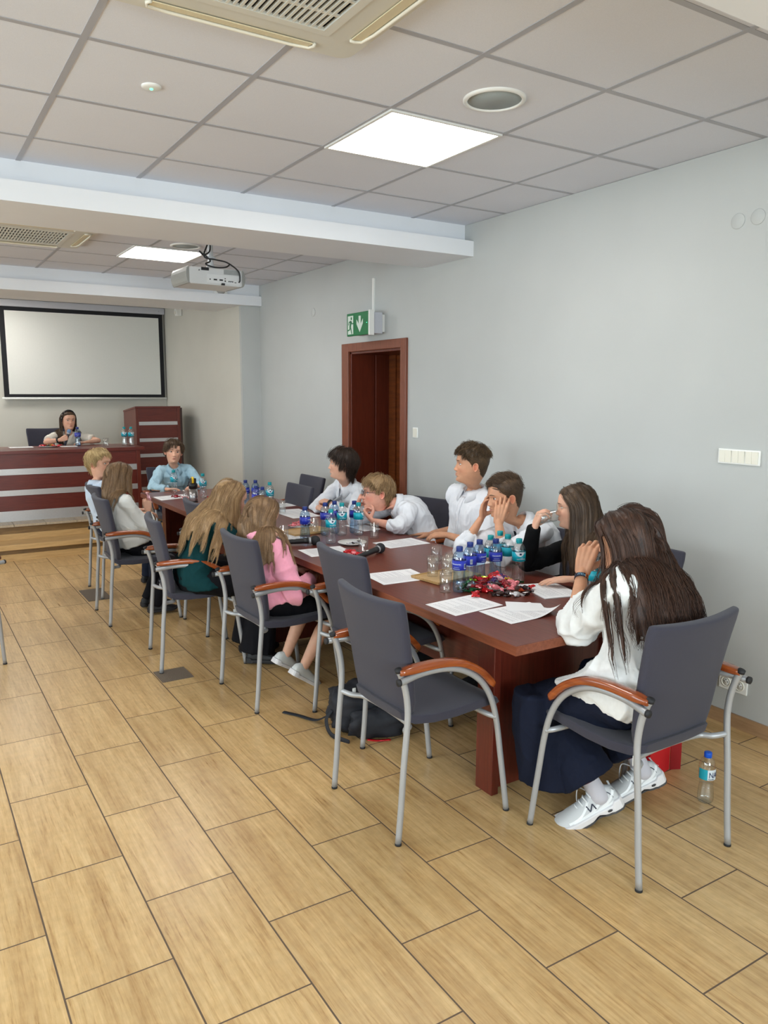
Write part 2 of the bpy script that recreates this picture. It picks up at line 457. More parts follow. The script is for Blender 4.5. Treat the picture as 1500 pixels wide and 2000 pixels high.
struct(mb.build('wall_back', M['wall']))
w = MB()
for x in (-0.7, 0.57, 1.84): w.box((x, YB-0.14, 0.9), (x+0.06, YB-0.08, 2.45))
for z in (0.9, 2.39): w.box((-0.7, YB-0.14, z), (1.9, YB-0.08, z+0.06))
wo = struct(w.build('window_%d' % (len(WINDOWS)+1), M['window_frame']))
box_obj('window_pane', (-0.65, YB-0.113, 0.95), (1.85, YB-0.107, 2.4), M['glass_pane'], wo)
# ceiling beams: an upper rib and a wider flat casing below
def beam(n, yu0, yu1, yl0, yl1, x1=XR):
    b = MB(); b.box((XL, yu0, 2.676), (x1, yu1, ZC+0.02)); b.box((XL, yl0, 2.588), (x1, yl1, 2.69))
    struct(b.build('trim_%d' % n, M['beam']))
beam(2, 4.505, 4.93, 4.405, 4.99)
beam(3, 8.143, 8.8, 8.085, 8.88, 3.46)
beam(4, 0.55, 1.25, 0.45, 1.335)
# baseboards
struct(box_obj('baseboard_right', (XR-0.012, YB, 0), (XR, 5.21, 0.068), M['baseboard']))
mb = MB(); mb.box((XR-0.012, 6.26, 0), (XR, 8.15, 0.068)); mb.box((3.243, 8.138, 0), (XR, 8.15, 0.068))
struct(mb.build('baseboard_right_far', M['baseboard']))
struct(box_obj('baseboard_left', (XL, YB, 0), (XL+0.012, 8.3, 0.068), M['baseboard']))

# stage of two steps
stage = thing('stage_platform', 'two-step oak tiled stage platform under the striped head desk', 'stage', (0, 0, 0))
mb = MB(); mb.box((XL+0.002, 8.66, 0.0), (3.241, YF-0.002, 0.30)); mb.build('platform_body', M['step_dark'], stage)
mb = MB(); mb.box((XL+0.002, 8.37, 0.0), (3.241, 8.66, 0.135)); mb.build('step_riser', M['step_dark'], stage)
mb = MB(); mb.box((XL+0.002, 8.325, 0.112), (3.241, 8.66, 0.165)); mb.build('step_tread', M['step_light'], stage, bevel=0.004)
mb = MB(); mb.box((XL+0.002, 8.352, 0.0), (3.241, 8.37, 0.068)); mb.build('step_skirting', M['step_light'], stage)
mb = MB(); mb.box((XL+0.002, 8.642, 0.165), (3.241, 8.66, 0.225)); mb.build('step_skirting', M['step_light'], stage)
mb = MB()
x = XL+0.002
while x < 3.2:
    mb.box((x, 8.625, 0.298), (min(x+0.298, 3.241), YF-0.002, 0.32)); x += 0.3029
mb.build('stage_tiles', M['stage_tile'], stage)

# door set in the right wall
door = struct(thing('door_1', 'dark reddish wooden door in a deep wood-lined doorway', None))
door['label'] = 'dark reddish wooden door in a deep wood-lined doorway under the exit sign'
mb = MB()
mb.box((XR-0.022, 5.21, 0), (XR+0.01, 5.292, 2.088)); mb.box((XR-0.022, 6.138, 0), (XR+0.01, 6.257, 2.088)); mb.box((XR-0.022, 5.292, 2.015), (XR+0.01, 6.138, 2.088))
mb.build('door_frame', M['door_frame'], door, bevel=0.004)
mb = MB()
mb.box((XR, 6.115, 0), (XR+0.24, 6.142, 2.018)); mb.box((XR+0.245, 6.10, 0), (XR+0.47, 6.142, 2.018))
mb.box((XR, 5.288, 0), (XR+0.24, 5.315, 2.018)); mb.box((XR+0.245, 5.288, 0), (XR+0.47, 5.33, 2.018))
mb.box((XR, 5.288, 1.995), (XR+0.47, 6.142, 2.02))
mb.build('door_jamb', M['door_jamb'], door, bevel=0.002)
mb = MB(); mb.box((XR+0.40, 5.33, 0), (XR+0.44, 6.10, 1.995)); mb.box((XR+0.385, 5.99, 0), (XR+0.40, 6.10, 1.995))
dl = mb.build('door_leaf', M['door_leaf'], door)
mb = MB(); mb.tube([(XR+0.40, 5.42, 1.0), (XR+0.35, 5.42, 1.0), (XR+0.35, 5.53, 1.0)], 0.009); mb.build('door_handle', M['leg_metal'], dl)

# ------------------------------------------------------------------ ceiling fittings
def led_panel(x0, y0, label):
    t = thing('ceiling_light_panel', label, 'ceiling light', (x0+0.3, y0+0.3, ZC), 0, 'square LED ceiling panels')
    b = MB()
    for p, q in (((-0.297,-0.297,-0.008),(0.297,-0.283,0.010)),((-0.297,0.283,-0.008),(0.297,0.297,0.010)),((-0.297,-0.283,-0.008),(-0.283,0.283,0.010)),((0.283,-0.283,-0.008),(0.297,0.283,0.010))): b.box(p, q)
    b.build('panel_frame', M['white_plastic'], t)
    MB().box((-0.283,-0.283,-0.004),(0.283,0.283,0.006)).build('diffuser', M['panel'], t)
    return t
led_panel(1.8208, 2.8796, 'bright square LED ceiling panel beside the large round speaker, nearest the camera')
led_panel(1.70, 6.48, 'bright square LED ceiling panel beyond the white beam, beside the projector')
M['panel_warm'] = emission('warm_panel_light', (1.0, 0.90, 0.74, 1), PANEL_LIGHT*1.35)
for x_ in (0.62, -1.78):
    t_ = led_panel(x_, 9.75, 'warm square ceiling panel above the stage, hidden by the far beam' if x_ > 0 else 'warm square ceiling panel over the window side of the stage')
    t_.children[1].data.materials[0] = M['panel_warm']
led_panel(-1.1792, 2.8796, 'square LED ceiling panel out at the window side')
led_panel(-1.1792, 6.4796, 'far square LED ceiling panel at the window side')
def ceiling_speaker(x, y, r, label):
    t = thing('ceiling_speaker', label, 'speaker', (x, y, ZC), 0, 'round ceiling speakers')
    MB().lathe([(r*0.86,0.008),(r*0.86,-0.006),(r*0.9,-0.009),(r,-0.005),(r,0.008)], 48, cap=False).build('speaker_rim', M['white_plastic'], t)
    MB().lathe([(r*0.86,-0.002),(r*0.86,0.004)], 48).build('speaker_grille', simple('speaker_mesh', srgb(158, 166, 166), 0.6, noise_amt=0.06, noise_scale=700), t)
ceiling_speaker(2.118, 2.58, 0.125, 'large round grey ceiling speaker next to the nearest light panel')
ceiling_speaker(2.06, 6.31, 0.12, 'round grey ceiling speaker beyond the beam, behind the projector mount')
t = thing('smoke_detector', 'small round white detector with green light on the near ceiling', 'detector', (0.925, 3.18, ZC))
MB().lathe([(0.037,0.008),(0.037,-0.003),(0.030,-0.007),(0.008,-0.008)], 32).build('detector_body', M['white_plastic'], t)
MB().lathe([(0.006,-0.011),(0.006,-0.0075)], 12).build('indicator_light', M['green_led'], t)

def air_conditioner(cx, cy, label, ang=0):
    t = thing('ceiling_air_conditioner', label, 'air conditioner', (cx, cy, ZC), ang, 'ceiling cassette air conditioners')
    def rr(h, r, n=6):
        pts = []
        for sx, sy, a0 in ((1, 1, 0), (-1, 1, PI/2), (-1, -1, PI), (1, -1, 1.5*PI)):
            for k in range(n+1):
                a = a0+PI/2*k/n
                pts.append((sx*(h-r)+r*math.cos(a), sy*(h-r)+r*math.sin(a)))
        return pts
    H = 0.44
    b = MB()
    # fascia as a square ring with rounded corners, sloped to the ceiling
    outer = rr(H, 0.05); mid = rr(H-0.012, 0.045); inn = rr(0.275, 0.01)
    n = len(outer); V = [(x, y, 0.004) for x, y in outer]+[(x, y, -0.022) for x, y in mid]+[(x, y, -0.032) for x, y in inn]+[(x, y, -0.010) for x, y in inn]
    F = []
    for k in range(3):
        for i in range(n): F.append((k*n+i, k*n+(i+1) % n, (k+1)*n+(i+1) % n, (k+1)*n+i))
    b.add(V, F, 0, False)
    b.build('fascia', M['cream_plastic'], t, recalc=True)
    for k in range(4):
        a = k*PI/2
        c, s = math.cos(a), math.sin(a)
        rot = lambda x, y, z: (c*x-s*y, s*x+c*y, z)
        vb = MB()
        pts = [rot(*p) for p in ((-0.26, 0.352, -0.030), (0.26, 0.352, -0.030), (0.26, 0.392, -0.024), (-0.26, 0.392, -0.024))]
        pts2 = [(x, y, z-0.0035) for x, y, z in pts]
        vb.add(pts+pts2, [(0,1,2,3),(7,6,5,4),(0,4,5,1),(1,5,6,2),(2,6,7,3),(3,7,4,0)])
        vb.build('air_vane', M['vane'], t)
        lip = MB()
        lip.tube([rot(*p) for p in ((-0.265, 0.352, -0.033), (-0.272, 0.37, -0.031), (-0.265, 0.394, -0.029), (-0.2, 0.402, -0.029), (0.2, 0.402, -0.029), (0.265, 0.394, -0.029), (0.272, 0.37, -0.031), (0.265, 0.352, -0.033))], 0.0055, 8)
        lip.build('vane_lip', M['cream_light'], t)
    g = MB(); g.box((-0.275, -0.275, -0.012), (0.275, 0.275, -0.008)); g.build('intake_backing', M['dark_hole'], t)
    g = MB()
    for p, q in (((-0.275,-0.275,-0.036),(0.275,-0.245,-0.024)),((-0.275,0.245,-0.036),(0.275,0.275,-0.024)),((-0.275,-0.245,-0.036),(-0.245,0.245,-0.024)),((0.245,-0.245,-0.036),(0.275,0.245,-0.024))): g.box(p, q)
    for i in range(1, 23):
        x = -0.245+0.49*i/23; g.box((x-0.0042, -0.245, -0.034), (x+0.0045, 0.245, -0.025))
    for j in range(1, 5):
        y = -0.245+0.49*j/5; g.box((-0.245, y-0.005, -0.033), (0.245, y+0.005, -0.027))
    g.build('intake_grille', M['cream_plastic'], t)
    MB().lathe([(0.005,-0.028),(0.005,-0.022)], 10, center=(-0.36, 0.39, 0)).build('status_light', M['green_led'] if ang == 0 and cy > 5 else M['dark_hole'], t)
air_conditioner(0.985, 2.095, 'large cream ceiling air conditioner cut by the top edge of the photo')
air_conditioner(0.90, 6.36, 'cream ceiling air conditioner beyond the beam at the left edge')

# projector hanging behind the first beam
t = thing('projector', 'white ceiling projector hanging beyond the white beam with its ports facing the camera', 'projector', (2.05, 5.78, 2.49), 0.04)
pw = simple('projector_white', srgb(214, 215, 216), 0.35); pg = simple('projector_grey', srgb(150, 150, 146), 0.4)
b = MB()
prof = [(-0.205,-0.052),(-0.195,-0.060),(0.195,-0.060),(0.205,-0.052),(0.205,0.046),(0.19,0.060),(-0.19,0.060),(-0.205,0.046)]
b.prism(prof, -0.155, 0.16, 'y'); b.build('housing', pw, t, bevel=0.006)
for sx in (-1, 1):
    b = MB()
    V = []
    for y in (-0.158, 0.16):
        for k in range(9):
            a = -PI/2+PI*k/8
            V.append((sx*(0.203+0.026*math.cos(a)*1.0), y, 0.062*math.sin(a)))
    F = [tuple(range(9)), tuple(range(17, 8, -1))]+[(k, k+1, k+10, k+9) for k in range(8)]+[(8, 0, 9, 17)]
    b.add(V, F); b.build('side_cover', pg, t, bevel=0.004)
MB().box((-0.07,-0.162,-0.048),(0.185,-0.154,0.014)).build('port_panel', simple('port_panel_white', srgb(226,227,228), 0.4), t)
b = MB()
for x, z, w_, h in ((-0.05,-0.022,0.008,0.008),(-0.01,-0.022,0.026,0.010),(0.035,-0.022,0.026,0.010),(0.066,-0.010,0.008,0.006),(0.066,-0.027,0.009,0.009),(0.096,-0.028,0.008,0.008),(0.110,-0.028,0.008,0.008),(0.124,-0.028,0.008,0.008),(0.146,-0.032,0.014,0.005),(0.05,-0.05,0.026,0.014),(-0.085,0.048,0.055,0.020),(-0.13,0.036,0.003,0.008)):
    b.box((x-w_/2,-0.1645,z-h/2),(x+w_/2,-0.160 if z>-0.049 and z<0.03 else -0.153,z+h/2))
b.build('socket', M['black'], t)
b = MB()
for k in range(9): b.box((0.06,-0.158,0.022+k*0.0038),(0.185,-0.1545,0.024+k*0.0038))
b.build('vent_grille', pg, t)
b = MB(); b.tube([(0.02,-0.01,0.055),(0.02,-0.01,0.11),(0.02,-0.01,0.2),(0.02,-0.01,0.325)],[0.05,0.02,0.02,0.02],16); b.lathe([(0.035,0.15),(0.035,0.16)],20,center=(0.02,-0.01,0)); b.build('ceiling_mount', pw, t)
for i, pts in enumerate(([(-0.005,-0.03,0.32),(-0.012,-0.04,0.25),(-0.05,-0.06,0.15),(0.03,-0.09,0.13),(0.10,-0.13,0.11),(0.165,-0.175,0.05),(0.175,-0.18,-0.01),(0.172,-0.168,-0.03)],
                         [(0.005,-0.03,0.32),(0.0,-0.05,0.2),(-0.06,-0.07,0.16),(-0.09,-0.08,0.18),(-0.02,-0.10,0.12),(-0.06,-0.11,0.09),(0.0,-0.13,0.07),(0.08,-0.14,0.075),(0.12,-0.13,0.10)])):
    MB().tube(smooth_path(pts, 8), 0.0055, 8).build('cable', M['black'], t)

# little speaker on the second beam and motion sensor
t = thing('beam_wall_speaker', 'small round grey speaker in a white housing on the far beam, below the projector', 'speaker', (3.01, 8.13, 2.735))
MB().box((-0.075,-0.03,-0.055),(0.075,0.03,0.06)).build('speaker_case', M['white_plastic'], t, bevel=0.012)
MB().lathe([(0.052,0),(0.05,0.01),(0.02,0.014)],24).build('speaker_cone', simple('speaker_cone_grey', srgb(168,166,160),0.7), t).rotation_euler = (PI/2,0,0)
t.children[1].location = (0,-0.028,0)
t = thing('motion_sensor', 'small white motion sensor on the wall beside the projection screen', 'sensor', (3.205, 10.2, 2.70))
MB().prism([(-0.035,-0.06),(0.0,-0.06),(0.033,-0.06),(0.033,0.06),(-0.02,0.06),(-0.045,0.02)], -0.04, 0.04, 'y').build('sensor_body', M['white_plastic'], t, bevel=0.006)
MB().box((-0.05,-0.025,-0.035),(-0.036,0.025,0.0)).build('sensor_lens', M['cream_light'], t, bevel=0.003)

# projection screen
t = thing('projection_screen', 'white projection screen with black border lowered on the front wall', 'projection screen', (0, 10.93, 0))
MB().box((1.13,-0.02,2.715),(3.235,0.06,2.80)).build('screen_case', simple('grey_screen_case', srgb(196,197,204),0.4), t, bevel=0.008)
MB().box((3.15,-0.024,2.745),(3.16,-0.019,2.765)).build('case_badge', M['grid'], t)
MB().box((1.175,0.0,1.595),(3.205,0.004,2.72)).build('black_border', simple('black_screen_border', srgb(20,20,26),0.8), t)
MB().box((1.235,-0.003,1.633),(3.150,0.0,2.665)).build('white_cloth', M['screen'], t)
MB().tube([(1.15,0.0,1.580),(3.225,0.0,1.580)],0.014,12).build('bottom_bar', M['white_plastic'], t)

# exit sign with conduit
t = thing('exit_sign', 'green illuminated exit sign with running figure and down arrow above the door', 'exit sign', (3.30, 5.56, 2.222))
SG = simple('sign_green', srgb(0, 112, 62), 0.4); SW = simple('sign_white', srgb(214, 226, 216), 0.5)
MB().box((0.0,-0.012,-0.093),(0.022,0.345,0.093)).build('sign_panel', SG, t, bevel=0.004)
MB().box((-0.002,-0.03,-0.1),(0.045,-0.012,0.1)).build('sign_side_rail', M['white_plastic'], t, bevel=0.003)
MB().box((0.022,-0.02,-0.085),(0.13,0.30,0.085)).build('sign_housing', simple('sign_housing', srgb(190,192,200), 0.4), t, bevel=0.004)
b = MB()
b.box((0.13,0.0,-0.07),(0.162,0.28,0.07)); b.build('wall_bracket', M['white_plastic'], t)
def flat(b, poly, x=-0.0015, mi=0, th=0.0012):
    b.prism(poly, x-th, x, 'x', mi)
b = MB()   # y runs away from the camera, so the figure side has the larger y
flat(b, [(0.232,-0.078),(0.322,-0.078),(0.322,0.072),(0.232,0.072)])
flat(b, [(0.125-0.017,0.075-0.012),(0.125+0.017,0.075-0.012),(0.125+0.017,0.0),(0.125+0.052,0.038),(0.125+0.052,0.0),(0.125,-0.068),(0.125-0.052,0.0),(0.125-0.052,0.038),(0.125-0.017,0.0)])
b.build('pictogram_ground', SW, t, recalc=False)
b = MB()
cy_, cz_ = 0.262, 0.05
flat(b, [(cy_+0.010*math.cos(a*PI/8), cz_+0.013*math.sin(a*PI/8)) for a in range(16)], -0.003)
def stroke(b, p, q, w_, x=-0.003):
    d = Vector((q[0]-p[0], q[1]-p[1])); n = Vector((-d.y, d.x)).normalized()*w_/2
    flat(b, [(p[0]+n.x,p[1]+n.y),(p[0]-n.x,p[1]-n.y),(q[0]-n.x,q[1]-n.y),(q[0]+n.x,q[1]+n.y)], x)
stroke(b, (0.268,0.030),(0.282,-0.018),0.024)
stroke(b, (0.268,0.028),(0.300,0.022),0.009); stroke(b, (0.300,0.024),(0.310,-0.002),0.008)
stroke(b, (0.264,0.026),(0.250,0.004),0.009); stroke(b, (0.252,0.006),(0.228,0.008),0.008)
stroke(b, (0.280,-0.014),(0.266,-0.046),0.012); stroke(b, (0.267,-0.044),(0.254,-0.076),0.010)
stroke(b, (0.286,-0.014),(0.290,-0.042),0.012); stroke(b, (0.292,-0.040),(0.322,-0.046),0.010)
b.build('pictogram_figure', SG, t, recalc=False)
MB().lathe([(0.003,0),(0.003,0.003)],10,center=(-0.004,0.010,0.0)).build('indicator_light', M['green_led'], t)
o = MB().box((XR-0.014,5.712,2.31),(XR,5.738,2.60)).build('cable_conduit', M['white_plastic'])
tag(o, 'thin white cable conduit running from the beam down to the exit sign', 'conduit')

# switches and sockets
def rocker_plate(name, y0, y1, z0, z1, gangs, label, cat):
    t = thing(name, label, cat, (XR, (y0+y1)/2, (z0+z1)/2))
    w_, h = (y1-y0), (z1-z0)
    MB().box((-0.010,-w_/2,-h/2),(0.0,w_/2,h/2)).build('cover_plate', M['white_plastic'], t, bevel=0.003)
    for g in range(gangs):
        a = -w_/2+0.006+(w_-0.012)*g/gangs+0.003; b_ = -w_/2+0.006+(w_-0.012)*(g+1)/gangs-0.003
        n_ = 2 if gangs > 1 else 1
        for k in range(n_):
            c0 = a+(b_-a)*k/n_; c1 = a+(b_-a)*(k+1)/n_-0.0008
            q = MB(); q.add([(-0.010,c0,-h/2+0.007),(-0.010,c1,-h/2+0.007),(-0.010,c1,h/2-0.007),(-0.010,c0,h/2-0.007),(-0.013,c0,-h/2+0.007),(-0.013,c1,-h/2+0.007),(-0.017,c1,h/2-0.007),(-0.017,c0,h/2-0.007)],
                [(0,3,2,1),(4,5,6,7),(0,1,5,4),(1,2,6,5),(2,3,7,6),(3,0,4,7)]); q.build('rocker', M['cream_light'], t, bevel=0.001)
    return t
rocker_plate('light_switch', 2.183, 2.407, 1.316, 1.389, 3, 'white triple light switch on the grey wall at the right edge', 'light switch')
rocker_plate('light_switch', 5.052, 5.122, 1.308, 1.39, 1, 'single white light switch beside the wooden door', 'light switch')
t = thing('power_socket', 'white double power socket low on the wall behind the near chair', 'socket', (XR, 2.238, 0.222))
MB().box((-0.010,-0.077,-0.04),(0,0.077,0.04)).build('cover_plate', M['white_plastic'], t, bevel=0.003)
for s in (-1, 1):
    c = (-0.010, s*0.037, 0)
    b = MB(); b.lathe([(0.026,0.0),(0.026,0.004),(0.022,0.004),(0.0205,0.0005)],28,cap=False)
    o = b.build('socket_well', M['cream_light'], t); o.rotation_euler = (0,-PI/2,0); o.location = c
    b = MB(); b.lathe([(0.0205,0.0002),(0.0205,0.0012)],24)
    o = b.build('socket_face', simple('socket_face', srgb(226,224,218),0.4), t); o.rotation_euler = (0,-PI/2,0); o.location = c
    for dy, dz in ((-0.0095,0.0),(0.0095,0.0),(0,0.010)):
        o = MB().lathe([(0.0027,0.001),(0.0027,0.0018)],10,center=(dz,dy,0)).build('socket_hole', M['black'], t); o.rotation_euler = (0,-PI/2,0); o.location = c
for y, z, r in ((2.39,2.465,0.036),(2.288,2.467,0.036),(6.85,2.42,0.04)):
    o = MB().lathe([(r,0.0),(r,0.0025),(r*0.93,0.004)],40).build('junction_box_cover', M['wall'])
    o.rotation_euler = (0,-PI/2,0); o.location = (XR,y,z)
    tag(o, {2.39:'round painted junction cover high on the right wall, the left one of the pair',2.288:'round painted junction cover at the right edge of the photo, high on the wall',6.85:'faint round painted junction cover high on the wall left of the exit sign'}[y], 'wall cover', 'painted round junction covers')
for i, (cx, cy) in enumerate(((1.277,4.407),(1.285,6.58))):
    o = MB().box((cx-0.092,cy-0.098 if i == 0 else cy-0.2,0.0),(cx+0.092,cy+0.098 if i == 0 else cy+0.2,0.004)).build('floor_socket_box', M['floor_box'])
    tag(o, ('brown carpeted floor box lid by the feet of the third chair','brown carpeted floor box lid beneath the far left chairs')[i], 'floor box')
# ------------------------------------------------------------------ conference table
TX0, TX1, TY0, TY1, TZ = 1.855, 2.775, 2.065, 7.22, 0.74
t = thing('conference_table', 'long reddish-brown conference table standing under all the bottles and papers', 'table', (0, 0, 0))
MB().box((TX0+0.001, TY0+0.001, TZ-0.038), (TX1-0.001, TY1-0.001, TZ)).build('tabletop', M['mahogany_y'], t, bevel=0.002)
b = MB()
b.box((TX0-0.001, TY0, TZ-0.037), (TX0+0.001, TY1, TZ-0.001)); b.box((TX0, TY0-0.001, TZ-0.037), (TX1, TY0+0.001, TZ-0.001)); b.box((TX1-0.001, TY0, TZ-0.037), (TX1+0.001, TY1, TZ-0.001)); b.box((TX0, TY1-0.001, TZ-0.037), (TX1, TY1+0.001, TZ-0.001))
b.build('edge_band', M['edge'], t)
for y in (2.36, 4.60, 6.90):
    MB().box((1.985, y-0.02, 0.02), (2.62, y+0.02, TZ-0.038)).build('leg_panel', M['mahogany_z'], t, bevel=0.002)
    MB().box((1.975, y-0.036, 0.0), (2.012, y+0.07, TZ-0.038)).build('leg_panel', M['mahogany_z'], t, bevel=0.003)
    MB().box((2.60, y-0.036, 0.0), (2.637, y+0.07, TZ-0.038)).build('leg_panel', M['mahogany_z'], t, bevel=0.003)
for a, c in ((2.38, 4.58), (4.62, 6.88)):
    MB().box((2.262, a, 0.30), (2.276, c, TZ-0.038)).build('modesty_panel', M['mahogany_y'], t)

# ------------------------------------------------------------------ head desk on the stage
t = thing('head_desk', 'dark reddish desk with horizontal silver stripes standing on the stage', 'desk', (0, 0, 0.32))
dk = MB(); dk.box((-0.9, 8.87, 0.02), (2.29, 8.91, 0.70)); dk.build('front_panel', M['mahogany_x'], t)
MB().box((-0.95, 8.845, 0.700), (2.34, 9.55, 0.737)).build('desktop', M['mahogany_x'], t, bevel=0.003)
MB().box((2.25, 8.855, 0.0), (2.29, 9.50, 0.70)).build('side_panel', M['mahogany_z'], t, bevel=0.002)
MB().box((-0.9, 8.93, 0.0), (-0.86, 9.50, 0.70)).build('side_panel', M['mahogany_z'], t, bevel=0.002)
for z0, z1, in ((0.485, 0.548), (0.268, 0.326), (0.0, 0.108)):
    MB().box((-0.9, 8.862, z0), (2.25, 8.872, z1)).build('silver_stripe', M['silver'], t)
# lectern right of the desk
t = thing('lectern', 'tall dark reddish lectern with silver stripes standing behind the right end of the desk', 'lectern', (0, 0, 0.32))
lx0, lx1, ly0, ly1 = 2.473, 3.015, 9.70, 10.28
MB().box((lx0+0.035, ly0, 0.0), (lx1-0.03, ly0+0.03, 1.15)).build('front_panel', M['mahogany_x'], t)
for x in (lx0, lx1-0.03):
    MB().prism([(ly0-0.012, 0.0), (ly1, 0.0), (ly1, 1.09), (ly0-0.012, 1.15)], x, x+0.035, 'x').build('side_panel', M['mahogany_z'], t, bevel=0.002)
MB().add([(lx0-0.005, ly0-0.02, 1.15), (lx1+0.01, ly0-0.02, 1.15), (lx1+0.01, ly1, 1.09), (lx0-0.005, ly1, 1.09), (lx0-0.005, ly0-0.02, 1.172), (lx1+0.01, ly0-0.02, 1.172), (lx1+0.01, ly1, 1.112), (lx0-0.005, ly1, 1.112)],
    [(0,3,2,1),(4,5,6,7),(0,1,5,4),(1,2,6,5),(2,3,7,6),(3,0,4,7)]).build('slanted_top', M['mahogany_x'], t)
for z in (0.942, 0.739, 0.549, 0.345, 0.14):
    MB().box((lx0+0.035, ly0-0.008, z), (lx1-0.03, ly0+0.002, z+0.042)).build('silver_stripe', M['silver'], t)
o = MB().box((3.03, 9.78, 0.32), (3.075, 10.3, 1.47)).build('folded_panel', simple('dark_brown_panel', srgb(64,40,34), 0.5))
tag(o, 'tall narrow dark panel standing between the lectern and the wall', 'panel')

# ------------------------------------------------------------------ chairs (x right, y forward, origin on the floor between the feet)
def shell_panel(rows, thick, nx=14, bow=0.0):
    """rows: (y, z, halfwidth, normal_y, normal_z, bow) swept into a padded panel with rounded rim"""
    V = []; F = []
    m = len(rows)
    for side in (1, -1):
        for (y, z, hw, ny, nz, bw) in rows:
            for i in range(nx+1):
                u = -1+2*i/nx
                th = thick*0.5*side*(1-0.25*abs(u)**6)
                off = bw*(u*u)
                V.append((u*hw, y+ny*(th+off), z+nz*(th+off)))
    n1 = nx+1; base = m*n1
    for k in range(m-1):
        for i in range(nx):
            a = k*n1+i; F.append((a, a+1, a+n1+1, a+n1)); F.append((base+a, base+a+n1, base+a+n1+1, base+a+1))
    for k in range(m-1):
        a = k*n1; F.append((a, a+n1, base+a+n1, base+a)); c = k*n1+nx; F.append((c, base+c, base+c+n1, c+n1))
    for i in range(nx):
        F.append((i, base+i, base+i+1, i+1)); c = (m-1)*n1+i; F.append((c, c+1, base+c+1, base+c))
    return V, F

